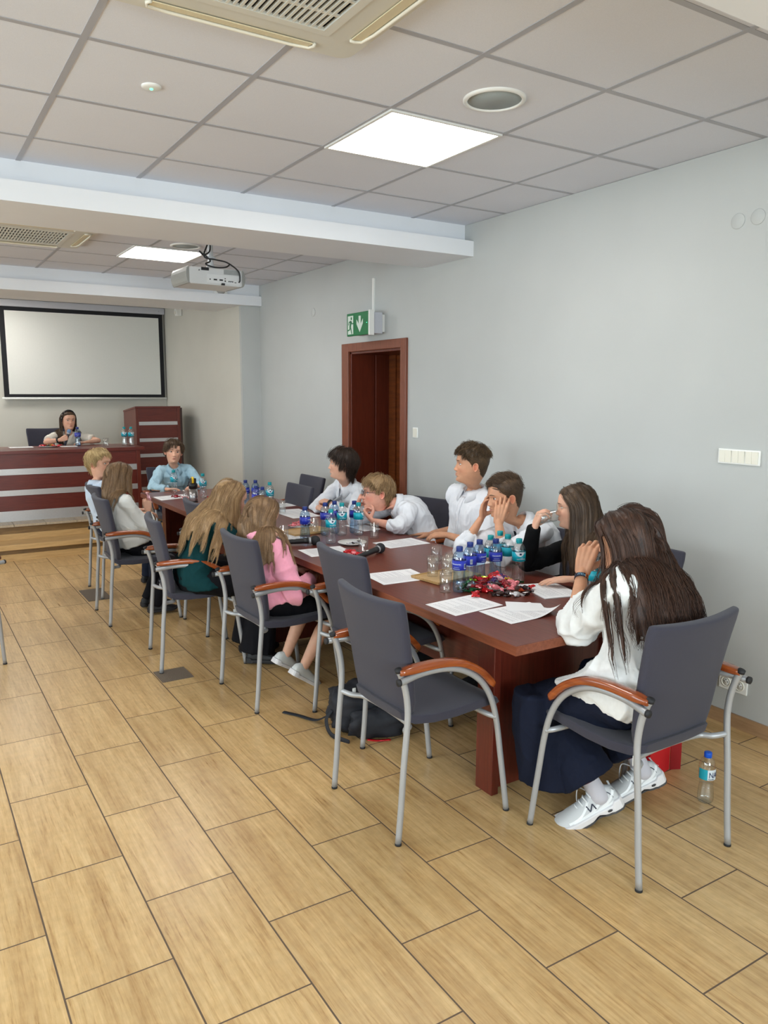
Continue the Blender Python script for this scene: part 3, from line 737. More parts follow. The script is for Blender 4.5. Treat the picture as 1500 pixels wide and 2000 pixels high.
def make_chair(name, fabric):
    t = thing(name, None, 'chair')
    D = 0.25
    # backrest: nearly flat below, bowed sideways towards the top
    rows = []
    for k in range(13):
        s = k/12
        z = 0.435+s*(0.905-0.435)
        y = np.interp(z, [0.43, 0.50, 0.63, 0.70, 0.78, 0.86, 0.91], [0.098, 0.088, 0.062, 0.045, 0.025, 0.003, -0.013])-D
        hw = np.interp(s, [0, 0.05, 0.13, 0.3, 1.0], [0.155, 0.183, 0.203, 0.212, 0.238])
        if k == 12: hw -= 0.006
        rows.append((y, z, hw, 0.97, 0.2, 0.0+0.034*s))
    V, F = shell_panel(rows, 0.040)
    ob = MB().add(V, F, 0, True).build('backrest', fabric, t, subsurf=0)
    m_ = ob.modifiers.new('bevel', 'BEVEL'); m_.width = 0.012; m_.segments = 3; m_.limit_method = 'ANGLE'; m_.angle_limit = 0.7
    # seat: waterfall front
    rows = []
    for y, z, hw, ny, nz in ((0.065,0.452,0.165,-0.3,1),(0.10,0.442,0.205,-0.1,1),(0.18,0.438,0.222,0,1),(0.28,0.440,0.226,0,1),(0.38,0.448,0.226,0,1),(0.44,0.450,0.222,0.1,1),(0.475,0.440,0.216,0.5,0.87),(0.487,0.425,0.205,0.9,0.4)):
        rows.append((y-D, z, hw, ny, nz, 0.006))
    V, F = shell_panel(rows, 0.044)
    ob = MB().add(V, F, 0, True).build('seat', fabric, t)
    m_ = ob.modifiers.new('bevel', 'BEVEL'); m_.width = 0.012; m_.segments = 3; m_.limit_method = 'ANGLE'; m_.angle_limit = 0.7
    for s in (-1, 1):
        X = 0.248*s
        pts = smooth_path([(X, 0.0-D, 0.008), (X, 0.012-D, 0.15), (X, 0.022-D, 0.30), (X, 0.034-D, 0.43), (X, 0.038-D, 0.51), (X, 0.029-D, 0.585), (X, 0.010-D, 0.648), (X, -0.004-D, 0.674)], 5)
        MB().tube(pts, 0.0125, 14, flat=0.85, upv=(1,0,0)).build('leg', M['leg_metal'], t)
        XF = X+0.018*s
        pts = smooth_path([(XF, 0.503-D, 0.008), (XF-0.003*s, 0.487-D, 0.13), (XF-0.006*s, 0.470-D, 0.25), (XF-0.008*s, 0.452-D, 0.37), (X+0.008*s, 0.430-D, 0.46), (X+0.006*s, 0.395-D, 0.532), (X+0.004*s, 0.345-D, 0.586), (X+0.003*s, 0.27-D, 0.628), (X+0.002*s, 0.19-D, 0.645), (X+0.004*s, 0.09-D, 0.645), (X+0.026*s, 0.0-D, 0.640), (X+0.028*s, -0.018-D, 0.640)], 5)
        MB().tube(pts, 0.0125, 14, flat=0.85, upv=(1,0,0)).build('leg', M['leg_metal'], t)
        # wooden armrest lying on the tube
        ap = smooth_path([(X+0.006*s, -0.004-D, 0.664), (X+0.006*s, 0.07-D, 0.668), (X+0.006*s, 0.16-D, 0.669), (X+0.006*s, 0.24-D, 0.660), (X+0.006*s, 0.30-D, 0.640), (X+0.006*s, 0.36-D, 0.604), (X+0.006*s, 0.405-D, 0.560), (X+0.006*s, 0.425-D, 0.533)], 5)
        b = MB(); n = len(ap); V = []; F = []
        for k, p in enumerate(ap):
            tv = ap[min(k+1, n-1)]-ap[max(k-1, 0)]; tv /= np.linalg.norm(tv); nv = np.array([0, -tv[2], tv[1]])
            e = min(1, 0.72+k*0.09, 0.60+(n-1-k)*0.13); w_ = (0.024)*e; h = 0.0145*e
            for a in range(16):
                an = 2*PI*a/16; cx = math.copysign(abs(math.cos(an))**0.55, math.cos(an)); sz = math.copysign(abs(math.sin(an))**0.55, math.sin(an))
                V.append(p+np.array([cx*w_, 0, 0])+nv*(sz*h+0.003))
        for k in range(n-1):
            for i in range(16): j = (i+1) % 16; F.append((k*16+i, k*16+j, (k+1)*16+j, (k+1)*16+i))
        F.append(tuple(range(15, -1, -1))); F.append(tuple((n-1)*16+i for i in range(16)))
        b.add(V, F, 0, True).build('armrest', M['arm_wood'], t)
        b = MB(); b.tube([(X, -0.002-D, 0.668), (X, -0.006-D, 0.680)], 0.0134, 14)
        b.build('end_cap', M['black_soft'], t)
        b = MB(); b.tube([(X+0.028*s, -0.014-D, 0.640), (X+0.028*s, -0.024-D, 0.640)], 0.0134, 14)
        b.build('end_cap', M['black_soft'], t)
        b = MB(); b.tube([(X, 0.0-D, 0.0), (X, 0.0-D, 0.008)], 0.0128, 12); b.build('foot_cap', M['black_soft'], t)
        b = MB(); b.tube([(XF, 0.504-D, 0.0), (XF, 0.503-D, 0.008)], 0.0128, 12); b.build('foot_cap', M['black_soft'], t)
    b = MB()
    b.tube(smooth_path([(-0.248, 0.034-D, 0.425), (-0.20, 0.06-D, 0.418), (-0.16, 0.10-D, 0.414), (0, 0.11-D, 0.414), (0.16, 0.10-D, 0.414), (0.20, 0.06-D, 0.418), (0.248, 0.034-D, 0.425)], 5), 0.011, 10)
    b.build('seat_rail', M['leg_metal'], t)
    b = MB()
    b.tube(smooth_path([(-0.262, 0.445-D, 0.405), (-0.21, 0.42-D, 0.412), (0, 0.41-D, 0.414), (0.21, 0.42-D, 0.412), (0.262, 0.445-D, 0.405)], 5), 0.011, 10)
    b.build('seat_rail', M['leg_metal'], t)
    MB().box((-0.262, 0.068-D, 0.405), (-0.258, 0.082-D, 0.44)).build('care_label', M['white_plastic'], t).location = (0.05, 0.0, 0.0)
    return t
chair0 = make_chair('conference_chair', M['fabric'])
_cuse = [False]
def place_chair(rear_mid, heading, label, group='grey fabric chairs around the conference table', z=0.0):
    """heading: direction the sitter faces, radians from +X; rear_mid: floor point between the rear feet"""
    o = chair0 if not _cuse[0] else copy_tree(chair0)
    _cuse[0] = True
    d = (math.cos(heading), math.sin(heading))
    o.location = (rear_mid[0]+0.25*d[0], rear_mid[1]+0.25*d[1], z)
    o.rotation_euler = (0, 0, heading-PI/2)
    o['label'] = label; o['group'] = group
    return o
place_chair((2.245, 1.585), PI/2+0.02, 'grey chair nearest the camera at the table end, under the girl in the white shirt')
place_chair((1.455, 2.478), 0.0, 'empty grey chair standing frontmost on the left side, beside the table corner')
place_chair((1.745, 3.235), 0.0, 'empty grey chair pushed in behind the frontmost empty chair')
place_chair((1.475, 3.872), 0.02, 'grey chair under the girl in the pink hoodie')
place_chair((1.257, 4.705), -0.14, 'grey chair behind the girl in the dark green top')
place_chair((1.697, 5.255), 0.0, 'empty grey chair pushed in beyond the girl in dark green, mostly hidden')
place_chair((1.19, 5.842), -0.02, 'grey chair under the girl in the white blouse on the far left side')
place_chair((1.305, 6.645), 0.0, 'grey chair under the blond boy, farthest on the left side')
place_chair((2.33, 7.93), -PI/2, 'grey chair at the far end of the table under the boy in light blue')
place_chair((3.20, 6.33), PI, 'empty grey chair standing by the wall, farthest on the right side')
place_chair((2.795, 5.75), PI, 'empty grey chair pushed close to the table beside the dark-haired boy')
place_chair((3.22, 5.52), PI, 'grey chair under the dark-haired boy in front of the door')
place_chair((3.25, 4.57), PI+0.22, 'grey chair behind the leaning boy with glasses, its back tall against the wall')
place_chair((3.20, 3.93), PI, 'grey chair under the tall curly-haired boy')
place_chair((3.12, 3.20), PI, 'grey chair under the boy resting his face in both hands')
place_chair((3.16, 2.56), PI, 'grey chair under the girl in black drinking from a glass')
place_chair((0.277, 5.303), -0.75*PI, 'grey chair at the left edge of the photo, only a leg and arm cap showing')
place_chair((1.53, 10.16), -PI/2, 'dark chair behind the striped head desk under the girl with the headband', z=0.32)

# ------------------------------------------------------------------ bottles, glasses, plates, papers
M['pet_blue'] = clear_mat('blue_tinted_bottle', (0.66, 0.81, 0.95, 1), 0.13, 0.12, edge=0.6)
M['pet_clear'] = clear_mat('clear_bottle', (0.97, 0.98, 0.98, 1), 0.13, 0.12, edge=0.72)
M['water'] = clear_mat('still_water', (0.96, 0.98, 0.99, 1), 0.05, 0.05, ior=1.33, edge=0.8)
M['tumbler'] = clear_mat('clear_drinking_glass', (0.98, 0.985, 0.98, 1), 0.12, 0.10, edge=0.72)
M['cap_blue'] = simple('navy_blue_cap', srgb(18, 44, 118), 0.4)
M['cap_teal'] = simple('teal_cap', srgb(0, 150, 158), 0.4)
M['cap_bright'] = simple('bright_blue_cap', srgb(0, 84, 200), 0.4)
M['label_blue'] = simple('royal_blue_label', srgb(36, 52, 168), 0.35)
M['label_teal'] = simple('teal_label', srgb(0, 158, 178), 0.35)
M['label_white'] = simple('white_label', srgb(214, 224, 230), 0.35)
M['label_navy'] = simple('navy_print', srgb(24, 34, 84), 0.4)
PROF = [(0.020,0.0),(0.027,0.002),(0.0315,0.010),(0.0325,0.022),(0.0315,0.045),(0.0290,0.068),(0.0275,0.085),(0.0285,0.098),(0.0315,0.110),(0.0325,0.118),(0.0325,0.150),(0.0318,0.158),(0.0295,0.170),(0.0235,0.183),(0.0155,0.193),(0.0128,0.197),(0.0128,0.212)]
def wrap_text(txt, size, r, z, mat, parent, name, ang0=0.0, squeeze=1.0):
    V, F = text_geo(txt, size)
    out = [((r+v.z+0.0006)*math.cos(ang0+v.x*squeeze/r), (r+v.z+0.0006)*math.sin(ang0+v.x*squeeze/r), z+v.y) for v in V]
    return MB().add(out, F).build(name, mat, parent, recalc=False)
def arc_band(r, a0, a1, z0, z1, n=20, th=0.0004, ztop=None):
    V = []; F = []
    for i in range(n+1):
        a = a0+(a1-a0)*i/n
        zt = ztop(i/n) if ztop else z1
        for rr in (r, r+th):
            V.append((rr*math.cos(a), rr*math.sin(a), z0)); V.append((rr*math.cos(a), rr*math.sin(a), zt))
    for i in range(n):
        k = 4*i; F.append((k+2, k+6, k+7, k+3)); F.append((k, k+1, k+5, k+4)); F.append((k+1, k+3, k+7, k+5)); F.append((k, k+4, k+6, k+2))
    F.append((0, 2, 3, 1)); k = 4*n; F.append((k, k+1, k+3, k+2))
    return V, F
FA = -2.1   # direction of the label front: towards the camera
def make_bottle(kind, cap=True, level=0.16):
    t = thing('water_bottle', None, 'bottle')
    lob = [0.0,0.05,0.12,0.10,0.06,0.04,0.02,0,0,0,0,0,0,0,0,0,0] if kind == 'blue' else [0,0.1,0.12,0.1,0.09,0.07,0.06,0.04,0.02,0,0,0,0,0,0,0,0]
    MB().lathe(PROF, 40, lobes=5 if kind == 'blue' else 10, lobe_amp=lob, cap=True).build('bottle_body', M['pet_blue'] if kind == 'blue' else M['pet_clear'], t)
    if level > 0.01:
        pr = [(r-0.0016, z) for r, z in PROF if z < level]; pr[0] = (pr[0][0], 0.0022)
        zz = [z for r, z in PROF]; rr = [r for r, z in PROF]
        pr.append((float(np.interp(level, zz, rr))-0.0016, level))
        MB().lathe(pr, 32).build('water_content', M['water'], t)
    R = 0.0328
    if kind == 'blue':
        MB().lathe([(R,0.106),(R+0.0004,0.106),(R+0.0004,0.151),(R,0.151)], 40, cap=False).build('label_band', M['label_blue'], t)
        o = t.children[-1]
        wrap_text('Cisowianka', 0.0095, R+0.0008, 0.132, M['label_white'], o, 'label_lettering', FA)
        b = MB(); b.add(*arc_band(R+0.0006, FA-0.55, FA+0.55, 0.1115, 0.113)); b.add(*arc_band(R+0.0006, FA-0.4, FA+0.4, 0.1195, 0.1205)); b.build('label_print', M['label_white'], o)
        b = MB(); b.add(*arc_band(R+0.0006, FA+1.2, FA+1.55, 0.113, 0.136)); b.build('barcode_patch', M['label_white'], o)
        b = MB()
        for k in range(7): b.add(*arc_band(R+0.0011, FA+1.23+k*0.045, FA+1.25+k*0.045, 0.116, 0.134, 2))
        b.build('barcode_bars', M['label_navy'], o)
    elif kind == 'teal':
        MB().lathe([(R,0.106),(R+0.0004,0.106),(R+0.0004,0.151),(R,0.151)], 40, cap=False).build('label_band', M['label_teal'], t)
        o = t.children[-1]
        V, F = arc_band(R+0.0006, FA-0.9, FA+0.7, 0.1515, 0.1515, 28, ztop=lambda u: 0.1515)
        V = [(x, y, (z if k % 2 else 0.1515-0.022*math.sin(PI*min(1, max(0, (k//4)/28)))**0.8)) for k, (x, y, z) in enumerate(V)]
        MB().add(V, F).build('label_white_arc', M['label_white'], o)
        MB().add(*arc_band(R+0.0012, FA-0.2, FA+0.12, 0.137, 0.146, 6)).build('label_badge', M['label_navy'], o)
        wrap_text('NATURALNA', 0.0075, R+0.0008, 0.1145, M['label_white'], o, 'label_lettering', FA+0.1)
        wrap_text('WODA', 0.004, R+0.0008, 0.122, M['label_white'], o, 'label_lettering', FA+0.15)
    if cap:
        cm = {'blue': 'cap_blue', 'teal': 'cap_teal', 'floor': 'cap_bright'}[kind]
        MB().lathe([(0.0150,0.193),(0.0155,0.194),(0.0155,0.210),(0.0148,0.2135),(0.011,0.2145)], 28).build('cap', M[cm], t)
    MB().lathe([(0.0145,0.189),(0.0165,0.190),(0.0165,0.1915),(0.0145,0.1925)], 24, cap=False).build('neck_ring', M['cap_blue' if kind == 'blue' else 'cap_teal'] if cap and kind != 'floor' else M['pet_clear'], t)
    return t
proto = {}
def place_bottle(kind, x, y, label, group, z=TZ, rot=0.0, cap=True, level=0.16):
    key = (kind, cap, level)
    if key not in proto: proto[key] = make_bottle(kind, cap, level); o = proto[key]
    else: o = copy_tree(proto[key])
    o.location = (x, y, z+0.0005); o.rotation_euler = (0, 0, rot)
    o['label'] = label; o['group'] = group
    return o
g1 = 'water bottles in the near cluster'
for x, y, rot, lev, lb in ((2.165,2.815,-0.6,0.045,'half-empty blue water bottle, leftmost of the near cluster, beside the empty glass'),(2.272,2.872,-1.3,0.0,'blue water bottle second from left in the near cluster, barcode showing'),
                     (2.352,2.90,0.75,0.0,'blue water bottle third from left in the near cluster'),(2.435,2.878,0.0,0.155,'full blue water bottle with its logo facing the camera, fourth in the near cluster')):
    place_bottle('blue', x, y, lb, g1, rot=rot, level=lev)
for x, y, rot, lb in ((2.475,2.965,1.8,'teal-capped bottle half hidden behind the blue bottles of the near cluster'),(2.595,3.035,2.5,'teal-capped bottle at the very back of the near cluster'),
                     (2.565,2.94,1.2,'teal-capped bottle between the rearmost one and the rightmost one of the near cluster'),(2.535,2.822,0.1,'clear teal-capped bottle rightmost of the near cluster, white arc on its label')):
    place_bottle('teal', x, y, lb, g1, rot=rot, level=0.0)
g2 = 'water bottles in the middle of the table'
for kd, x, y, rot, lev, lb in (('blue',2.118,4.335,1.2,0.15,'blue water bottle standing alone before the plate of pink sweets'),('blue',2.311,4.432,0.5,0.02,'blue water bottle leftmost at the back of the middle cluster'),
        ('blue',2.40,4.47,2.0,0.1,'blue water bottle hidden behind a teal-capped one in the middle cluster'),('blue',2.515,4.41,2.4,0.1,'blue water bottle right at the back, before the boy with glasses'),
        ('teal',2.40,4.37,0.1,0.13,'teal-capped bottle in the centre of the middle cluster'),('teal',2.205,4.155,0.4,0.10,'teal-capped bottle frontmost of the middle cluster, beside the white plate'),('teal',2.498,4.325,1.4,0.14,'teal-capped bottle rightmost of the middle cluster')):
    place_bottle(kd, x, y, lb, g2, rot=rot, level=lev)
g3 = 'water bottles beyond the blonde girls'
for kd, x, y, rot, lb in (('blue',2.37,5.94,0.3,'blue water bottle leftmost at the back of the far cluster'),('blue',2.44,5.90,1.0,'blue water bottle right at the back of the far cluster'),('blue',2.29,5.53,2.0,'blue water bottle at the front left of the far cluster, partly behind hair'),
        ('blue',2.305,5.44,0.2,'blue water bottle frontmost of the far cluster, label logo visible'),('teal',2.478,5.70,0.3,'clear teal-capped bottle at the right of the far cluster')):
    place_bottle(kd, x, y, lb, g3, rot=rot, level=0.155 if kd == 'blue' else 0.12)
g4 = 'water bottles at the far table end'
place_bottle('teal', 2.12, 7.06, 'clear teal-capped bottle before the chest of the boy in light blue', g4, rot=0.8, level=0.0)
place_bottle('teal', 2.245, 6.62, 'clear teal-capped bottle right of the steel thermos', g4, rot=0.3, level=0.12)
g5 = 'water bottles on the head desk'
DZT = 0.32+0.737
place_bottle('blue', 1.72, 9.30, 'blue water bottle on the head desk in front of the girl', g5, z=DZT, rot=0.4, level=0.15)
place_bottle('teal', 2.19, 9.12, 'left one of two teal-capped bottles at the right end of the head desk', g5, z=DZT, rot=0.4, level=0.15)
place_bottle('teal', 2.255, 9.08, 'right one of two teal-capped bottles at the right end of the head desk', g5, z=DZT, rot=1.0, level=0.15)
g6 = 'water bottles between the two drinking girls'
place_bottle('teal', 2.545, 2.335, 'open clear bottle without cap standing between the two drinking girls', g6, rot=1.8, cap=False, level=0.12)
place_bottle('teal', 2.575, 2.415, 'teal-capped bottle just behind the open bottle between the two girls', g6, rot=1.8, level=0.12)
# bottle on the floor
t = make_bottle('floor', True, 0.075)
t.location = (2.70, 1.835, 0.0005); t['label'] = 'clear water bottle with bright blue cap standing on the floor by the near chair'
lbm = MB().add(*arc_band(0.0332, FA-0.35, FA+1.0, 0.106, 0.15, 20)).build('label_band', M['label_white'], t)
MB().add(*arc_band(0.0333, FA-1.5, FA-0.35, 0.106, 0.15, 20)).build('label_teal_panel', simple('light_teal_label', srgb(30,160,180), 0.35), t)
wrap_text('NA\u0141', 0.034, 0.0338, 0.117, M['label_navy'], lbm, 'label_lettering', FA+0.52, 0.75)
wrap_text('Naturalna', 0.006, 0.0338, 0.109, M['label_navy'], lbm, 'label_lettering', FA+0.1)

def make_glass(level=0.0, r=0.030, h=0.098):
    t = thing('drinking_glass', None, 'glass')
    MB().lathe([(r*0.9,0.0),(r*0.94,0.002),(r,h),(r-0.0015,h+0.0008),(r-0.003,h),(r*0.94-0.003,0.012),(0.004,0.010)], 36, cap=True).build('glass_wall', M['tumbler'], t)
    if level > 0: MB().lathe([(r*0.93-0.003,0.0125),(r*0.97-0.003,level),(0.002,level)], 32).build('water_content', M['water'], t)
    return t
gp = [None]
def place_glass(x, y, label, z=TZ, level=0.0, group='empty and half-full drinking glasses'):
    if level == 0 and gp[0] is not None: o = copy_tree(gp[0])
    else:
        o = make_glass(level)
        if level == 0: gp[0] = o
    o.location = (x, y, z+0.0005); o['label'] = label; o['group'] = group
    return o
place_glass(2.435, 3.369, 'glass with a little water standing behind the wooden tray', level=0.028)
place_glass(2.215, 3.095, 'empty glass on the left part of the wooden tray', z=TZ+0.012)
place_glass(2.282, 3.066, 'empty glass in the middle of the wooden tray', z=TZ+0.012)
place_glass(2.345, 3.12, 'empty glass at the back of the wooden tray', z=TZ+0.012)
place_glass(2.105, 2.838, 'empty glass in front of the tray, left of the blue bottles')
place_glass(2.457, 5.425, 'glass with water before the dark-haired boy, on his paper', level=0.05)
place_glass(1.99, 4.37, 'empty glass on the paper beside the girl in the pink hoodie')
place_glass(2.28, 4.53, 'empty glass left of the middle bottles beside a tray')
place_glass(2.525, 4.172, 'empty glass standing right of the middle bottles')
place_glass(2.222, 3.795, 'empty glass between the white plate and the lying microphone')
place_glass(2.055, 6.50, 'empty glass hidden just left of the steel thermos')
place_glass(1.965, 9.03, 'empty glass on the head desk right of the girl', z=DZT)

def tray(x, y, rz, label):
    t = thing('serving_tray', label, 'tray', (x, y, TZ), rz, 'pale wooden serving trays')
    m_ = M.setdefault('tray', wood('pale_bamboo_tray', srgb(178, 140, 86), srgb(206, 170, 116), 'x', rough=0.4))
    MB().box((-0.15, -0.10, 0.0005), (0.15, 0.10, 0.010)).build('tray_base', m_, t, bevel=0.008)
    b = MB()
    for p, q in (((-0.15,-0.10,0.006),(0.15,-0.092,0.015)),((-0.15,0.092,0.006),(0.15,0.10,0.015)),((-0.15,-0.092,0.006),(-0.142,0.092,0.015)),((0.142,-0.092,0.006),(0.15,0.092,0.015))): b.box(p, q)
    b.build('tray_rim', m_, t, bevel=0.002)
tray(2.285, 3.075, 0.12, 'pale wooden tray carrying the empty glasses, left of the near bottles')
tray(2.26, 4.60, 0.1, 'pale wooden tray half hidden behind the lone blue bottle')
def plate(x, y, r, label, z=TZ):
    t = thing('plate', label, 'plate', (x, y, z+0.0005), 0, 'small white plates')
    MB().lathe([(r*0.55,0.0),(r*0.6,0.001),(r,0.014),(r*1.0,0.016),(r*0.62,0.005),(0.004,0.004)], 48).build('dish', M['white_plastic'], t)
plate(2.307, 4.78, 0.085, 'small white plate heaped with pink sweets beyond the lone blue bottle')
plate(2.309, 4.075, 0.088, 'white plate with scrunched silver wrappers beside the frontmost middle bottle')
plate(1.40, 9.26, 0.095, 'plate with red and yellow sweets on the head desk', z=DZT)
plate(2.345, 2.765, 0.075, 'plate under the big heap of sweets near the camera')

# papers
def paper(quad, label, z=TZ, lines=24, group='printed sheets lying on the table', thick=0.0008, curl=0.0, name='paper_sheet', lift=0.0):
    t = thing(name, label, 'paper', (0, 0, 0), 0, group)
    q = [np.array([a[0], a[1]]) for a in quad]
    c = sum(q)/4
    t.location = (c[0], c[1], z+0.0006+lift)
    n = 10; V = []; F = []
    def at(u, v): return (q[0]*(1-u)*(1-v)+q[1]*u*(1-v)+q[2]*u*v+q[3]*(1-u)*v)-c
    def hz(u, v): return curl*max(0, (1-u)+v-1.45)**2*2.6
    for k in range(2):
        for i in range(n+1):
            for j in range(n+1):
                p = at(i/n, j/n); V.append((p[0], p[1], hz(i/n, j/n)+thick*k))
    N = n+1; B = N*N
    for i in range(n):
        for j in range(n):
            a = i*N+j; F.append((a, a+1, a+N+1, a+N)); F.append((B+a, B+a+N, B+a+N+1, B+a+1))
    for i in range(n):
        F.append((i*N, i*N+N, B+i*N+N, B+i*N)); F.append((i*N+n, B+i*N+n, B+i*N+N+n, i*N+N+n)); F.append((i, B+i, B+i+1, i+1)); F.append((n*N+i, n*N+i+1, B+n*N+i+1, B+n*N+i))
    MB().add(V, F, 0, False).build('sheet', M['paper'], t)
    if lines:
        b = MB(); rg = random.Random(int(abs(quad[0][0])*1000))
        for k in range(lines):
            v = 0.10+0.8*k/lines; u = 0.10; end = 0.9 if rg.random() < 0.75 else 0.5
            if rg.random() < 0.12: continue
            while u < end:
                w_ = 0.02+0.05*rg.random(); u1 = min(u+w_, end)
                pts = [at(u, v), at(u1, v), at(u1, v+0.30/lines*0.8), at(u, v+0.30/lines*0.8)]
                zz = thick+0.00025
                b.add([(p[0], p[1], hz(u, v)+zz) for p in pts], [(0, 1, 2, 3)])
                u = u1+0.012
        b.build('printed_text', M['ink'], t, recalc=False)
    return t
# corners run: top-left of the text, top-right, bottom-right, bottom-left (as read)
paper([(1.905,2.495),(1.90,2.707),(2.175,2.735),(2.185,2.525)], 'printed sheet lying left below the heap of sweets at the near table end')
paper([(2.023,2.285),(2.028,2.497),(2.315,2.50),(2.300,2.295)], 'printed sheet with a curled corner, nearest the table corner', curl=0.05, lift=0.001)
paper([(2.133,2.434),(2.222,2.553),(2.335,2.449),(2.272,2.345)], 'small folded blank slip lying on the nearest printed sheet', z=TZ+0.0025, lines=0, thick=0.002)
paper([(2.41,2.500),(2.475,2.760),(2.665,2.70),(2.60,2.455)], 'thick printed sheets under the fingers of the girl in black', thick=0.004)
paper([(1.93,3.10),(1.955,3.345),(2.235,3.325),(2.205,3.085)], 'printed sheet behind the frontmost empty chair, left of the tray')
paper([(2.436,3.84),(2.436,4.045),(2.735,4.065),(2.735,3.850)], 'printed sheet by the right table edge before the leaning boy with glasses')
paper([(2.425,5.16),(2.435,5.62),(2.675,5.58),(2.655,5.16)], 'printed sheets before the dark-haired boy')
paper([(2.528,5.73),(2.555,5.95),(2.735,5.93),(2.735,5.75)], 'printed sheet at the right edge before the empty far chair')
paper([(1.925,3.86),(1.945,4.08),(2.215,4.06),(2.19,3.85)], 'printed sheets behind the second empty chair, beside the red sweet')
paper([(1.925,4.33),(1.94,4.56),(2.16,4.60),(2.14,4.39)], 'printed sheet under the glass beside the pink hoodie')
paper([(1.875,6.62),(1.875,6.88),(2.165,6.93),(2.155,6.70)], 'printed sheet at the far left table end beside the raised sweet')
paper([(2.60,4.42),(2.60,4.70),(2.74,4.72),(2.74,4.44)], 'printed sheet under the elbow of the boy with glasses')
paper([(2.53,3.20),(2.53,3.42),(2.70,3.44),(2.70,3.22)], 'printed sheet mostly hidden behind the near blue bottles')
paper([(1.53,9.20),(1.53,9.36),(1.70,9.38),(1.70,9.20)], 'sheet on the head desk before the girl with the headband', z=DZT, group='sheets on the head desk')
paper([(1.02,9.28),(1.02,9.47),(1.26,9.47),(1.26,9.28)], 'sheet at the left edge of the photo on the head desk', z=DZT, group='sheets on the head desk')
paper([(2.30,6.36),(2.29,6.62),(2.46,6.66),(2.47,6.40)], 'sheet right of the far teal-capped bottle', lines=0)

# microphones
def microphone(tail, head, label, z=TZ, body_mat='black', head_mat='black_soft', name='microphone', group='handheld microphones', r_head=0.026):
    tail, head = Vector(tail), Vector(head)
    t = thing(name, label, 'microphone', tail, 0, group)
    d = (head-tail); L = d.length; d.normalize()
    qd = d.to_track_quat('Z', 'Y')
    t.rotation_mode = 'QUATERNION'; t.rotation_quaternion = qd
    he = L-r_head*1.1
    MB().lathe([(0.010,0.0),(0.0135,0.004),(0.0150,he*0.40),(0.0165,he*0.8),(0.0190,he-0.006)], 24).build('handle', M[body_mat], t)
    MB().lathe([(0.0185,he-0.010),(0.0205,he-0.008),(0.0205,he+0.002),(0.0185,he+0.006)], 24, cap=False).build('collar', M['leg_metal'], t)
    pr = [(r_head*math.sin(a)*1.0, L-r_head*0.2+r_head*1.05*(-math.cos(a))) for a in [0.35+k*(PI-0.38)/14 for k in range(15)]]
    MB().lathe(pr, 28).build('foam_head', M[head_mat], t)
    b = MB(); b.box((-0.004,0.0135,L*0.44),(0.004,0.0185,L*0.50)); b.build('slide_switch', M['white_plastic'], t)
    return t
microphone((2.075,3.635,TZ+0.017), (2.322,3.765,TZ+0.029), 'black handheld microphone lying in the middle of the table beside an empty glass', r_head=0.030)
microphone((1.893,4.28,TZ+0.017), (2.110,4.17,TZ+0.029), 'black handheld microphone lying beside the girl in the pink hoodie', r_head=0.030)

# thermos
t = thing('thermos_bottle', 'steel thermos bottle with black top and yellow loop on the far table end', 'thermos', (2.088, 6.41, TZ+0.0005))
MB().lathe([(0.034,0.0),(0.036,0.004),(0.036,0.115)], 32).build('steel_body', simple('polished_steel', srgb(170,166,166), 0.22, metal=0.95), t)
MB().lathe([(0.037,0.114),(0.037,0.148),(0.031,0.158),(0.027,0.160),(0.027,0.196),(0.024,0.199)], 32).build('black_top', M['black'], t)
MB().lathe([(0.0365,0.0),(0.0368,0.0),(0.0368,0.007),(0.0365,0.007)], 32, cap=False).build('base_ring', M['black'], t)
yl = simple('yellow_loop', srgb(232, 190, 20), 0.5)
b = MB(); b.tube(smooth_path([(-0.010,-0.029,0.162),(-0.010,-0.030,0.19),(-0.008,-0.02,0.205),(-0.002,0.0,0.208),(0.0,0.02,0.203),(0.0,0.029,0.185)],5),0.006,8,flat=1.6); b.build('carry_loop', yl, t)

# ------------------------------------------------------------------ sweets
SWC = {k: simple('sweet_wrapper_'+k, srgb(*c), 0.22, metal=0.35, noise_amt=0.25, noise_scale=90, coat=0.3) for k, c in dict(red=(196,20,28), darkred=(140,12,22), pink=(236,132,140), green=(16,84,44), brown=(58,40,38), white=(224,222,226), lime=(188,204,30), purple=(70,34,98), yellow=(226,180,60), orange=(214,86,34), silver=(190,190,196), palepink=(240,186,196)).items()}
def sweet_mesh(seed, L=0.018, r=0.0105):
    rg = random.Random(seed)
    V = []; F = []; n = 12
    prof = [(-L-0.012,0.016,0.004),(-L-0.005,0.012,0.003),(-L+0.002,0.004,0.004),(-L+0.006,r*0.95,r*0.85),(0,r*1.15,r),(L-0.006,r*0.95,r*0.85),(L-0.002,0.004,0.004),(L+0.005,0.013,0.003),(L+0.012,0.017,0.004)]
    for k, (x, w_, h) in enumerate(prof):
        for i in range(n):
            a = 2*PI*i/n
            wob = 1+0.28*(rg.random()-0.5)
            V.append((x+0.003*(rg.random()-0.5)*(2 if k in (0, 8) else 0.6), w_*math.cos(a)*wob, h*math.sin(a)*wob+(0.003*math.sin(3*a+k) if k in (0,1,7,8) else 0)))
    for k in range(len(prof)-1):
        for i in range(n): j = (i+1) % n; F.append((k*n+i, k*n+j, (k+1)*n+j, (k+1)*n+i))
    F.append(tuple(range(n-1,-1,-1))); F.append(tuple((len(prof)-1)*n+i for i in range(n)))
    return V, F
_sw = {}
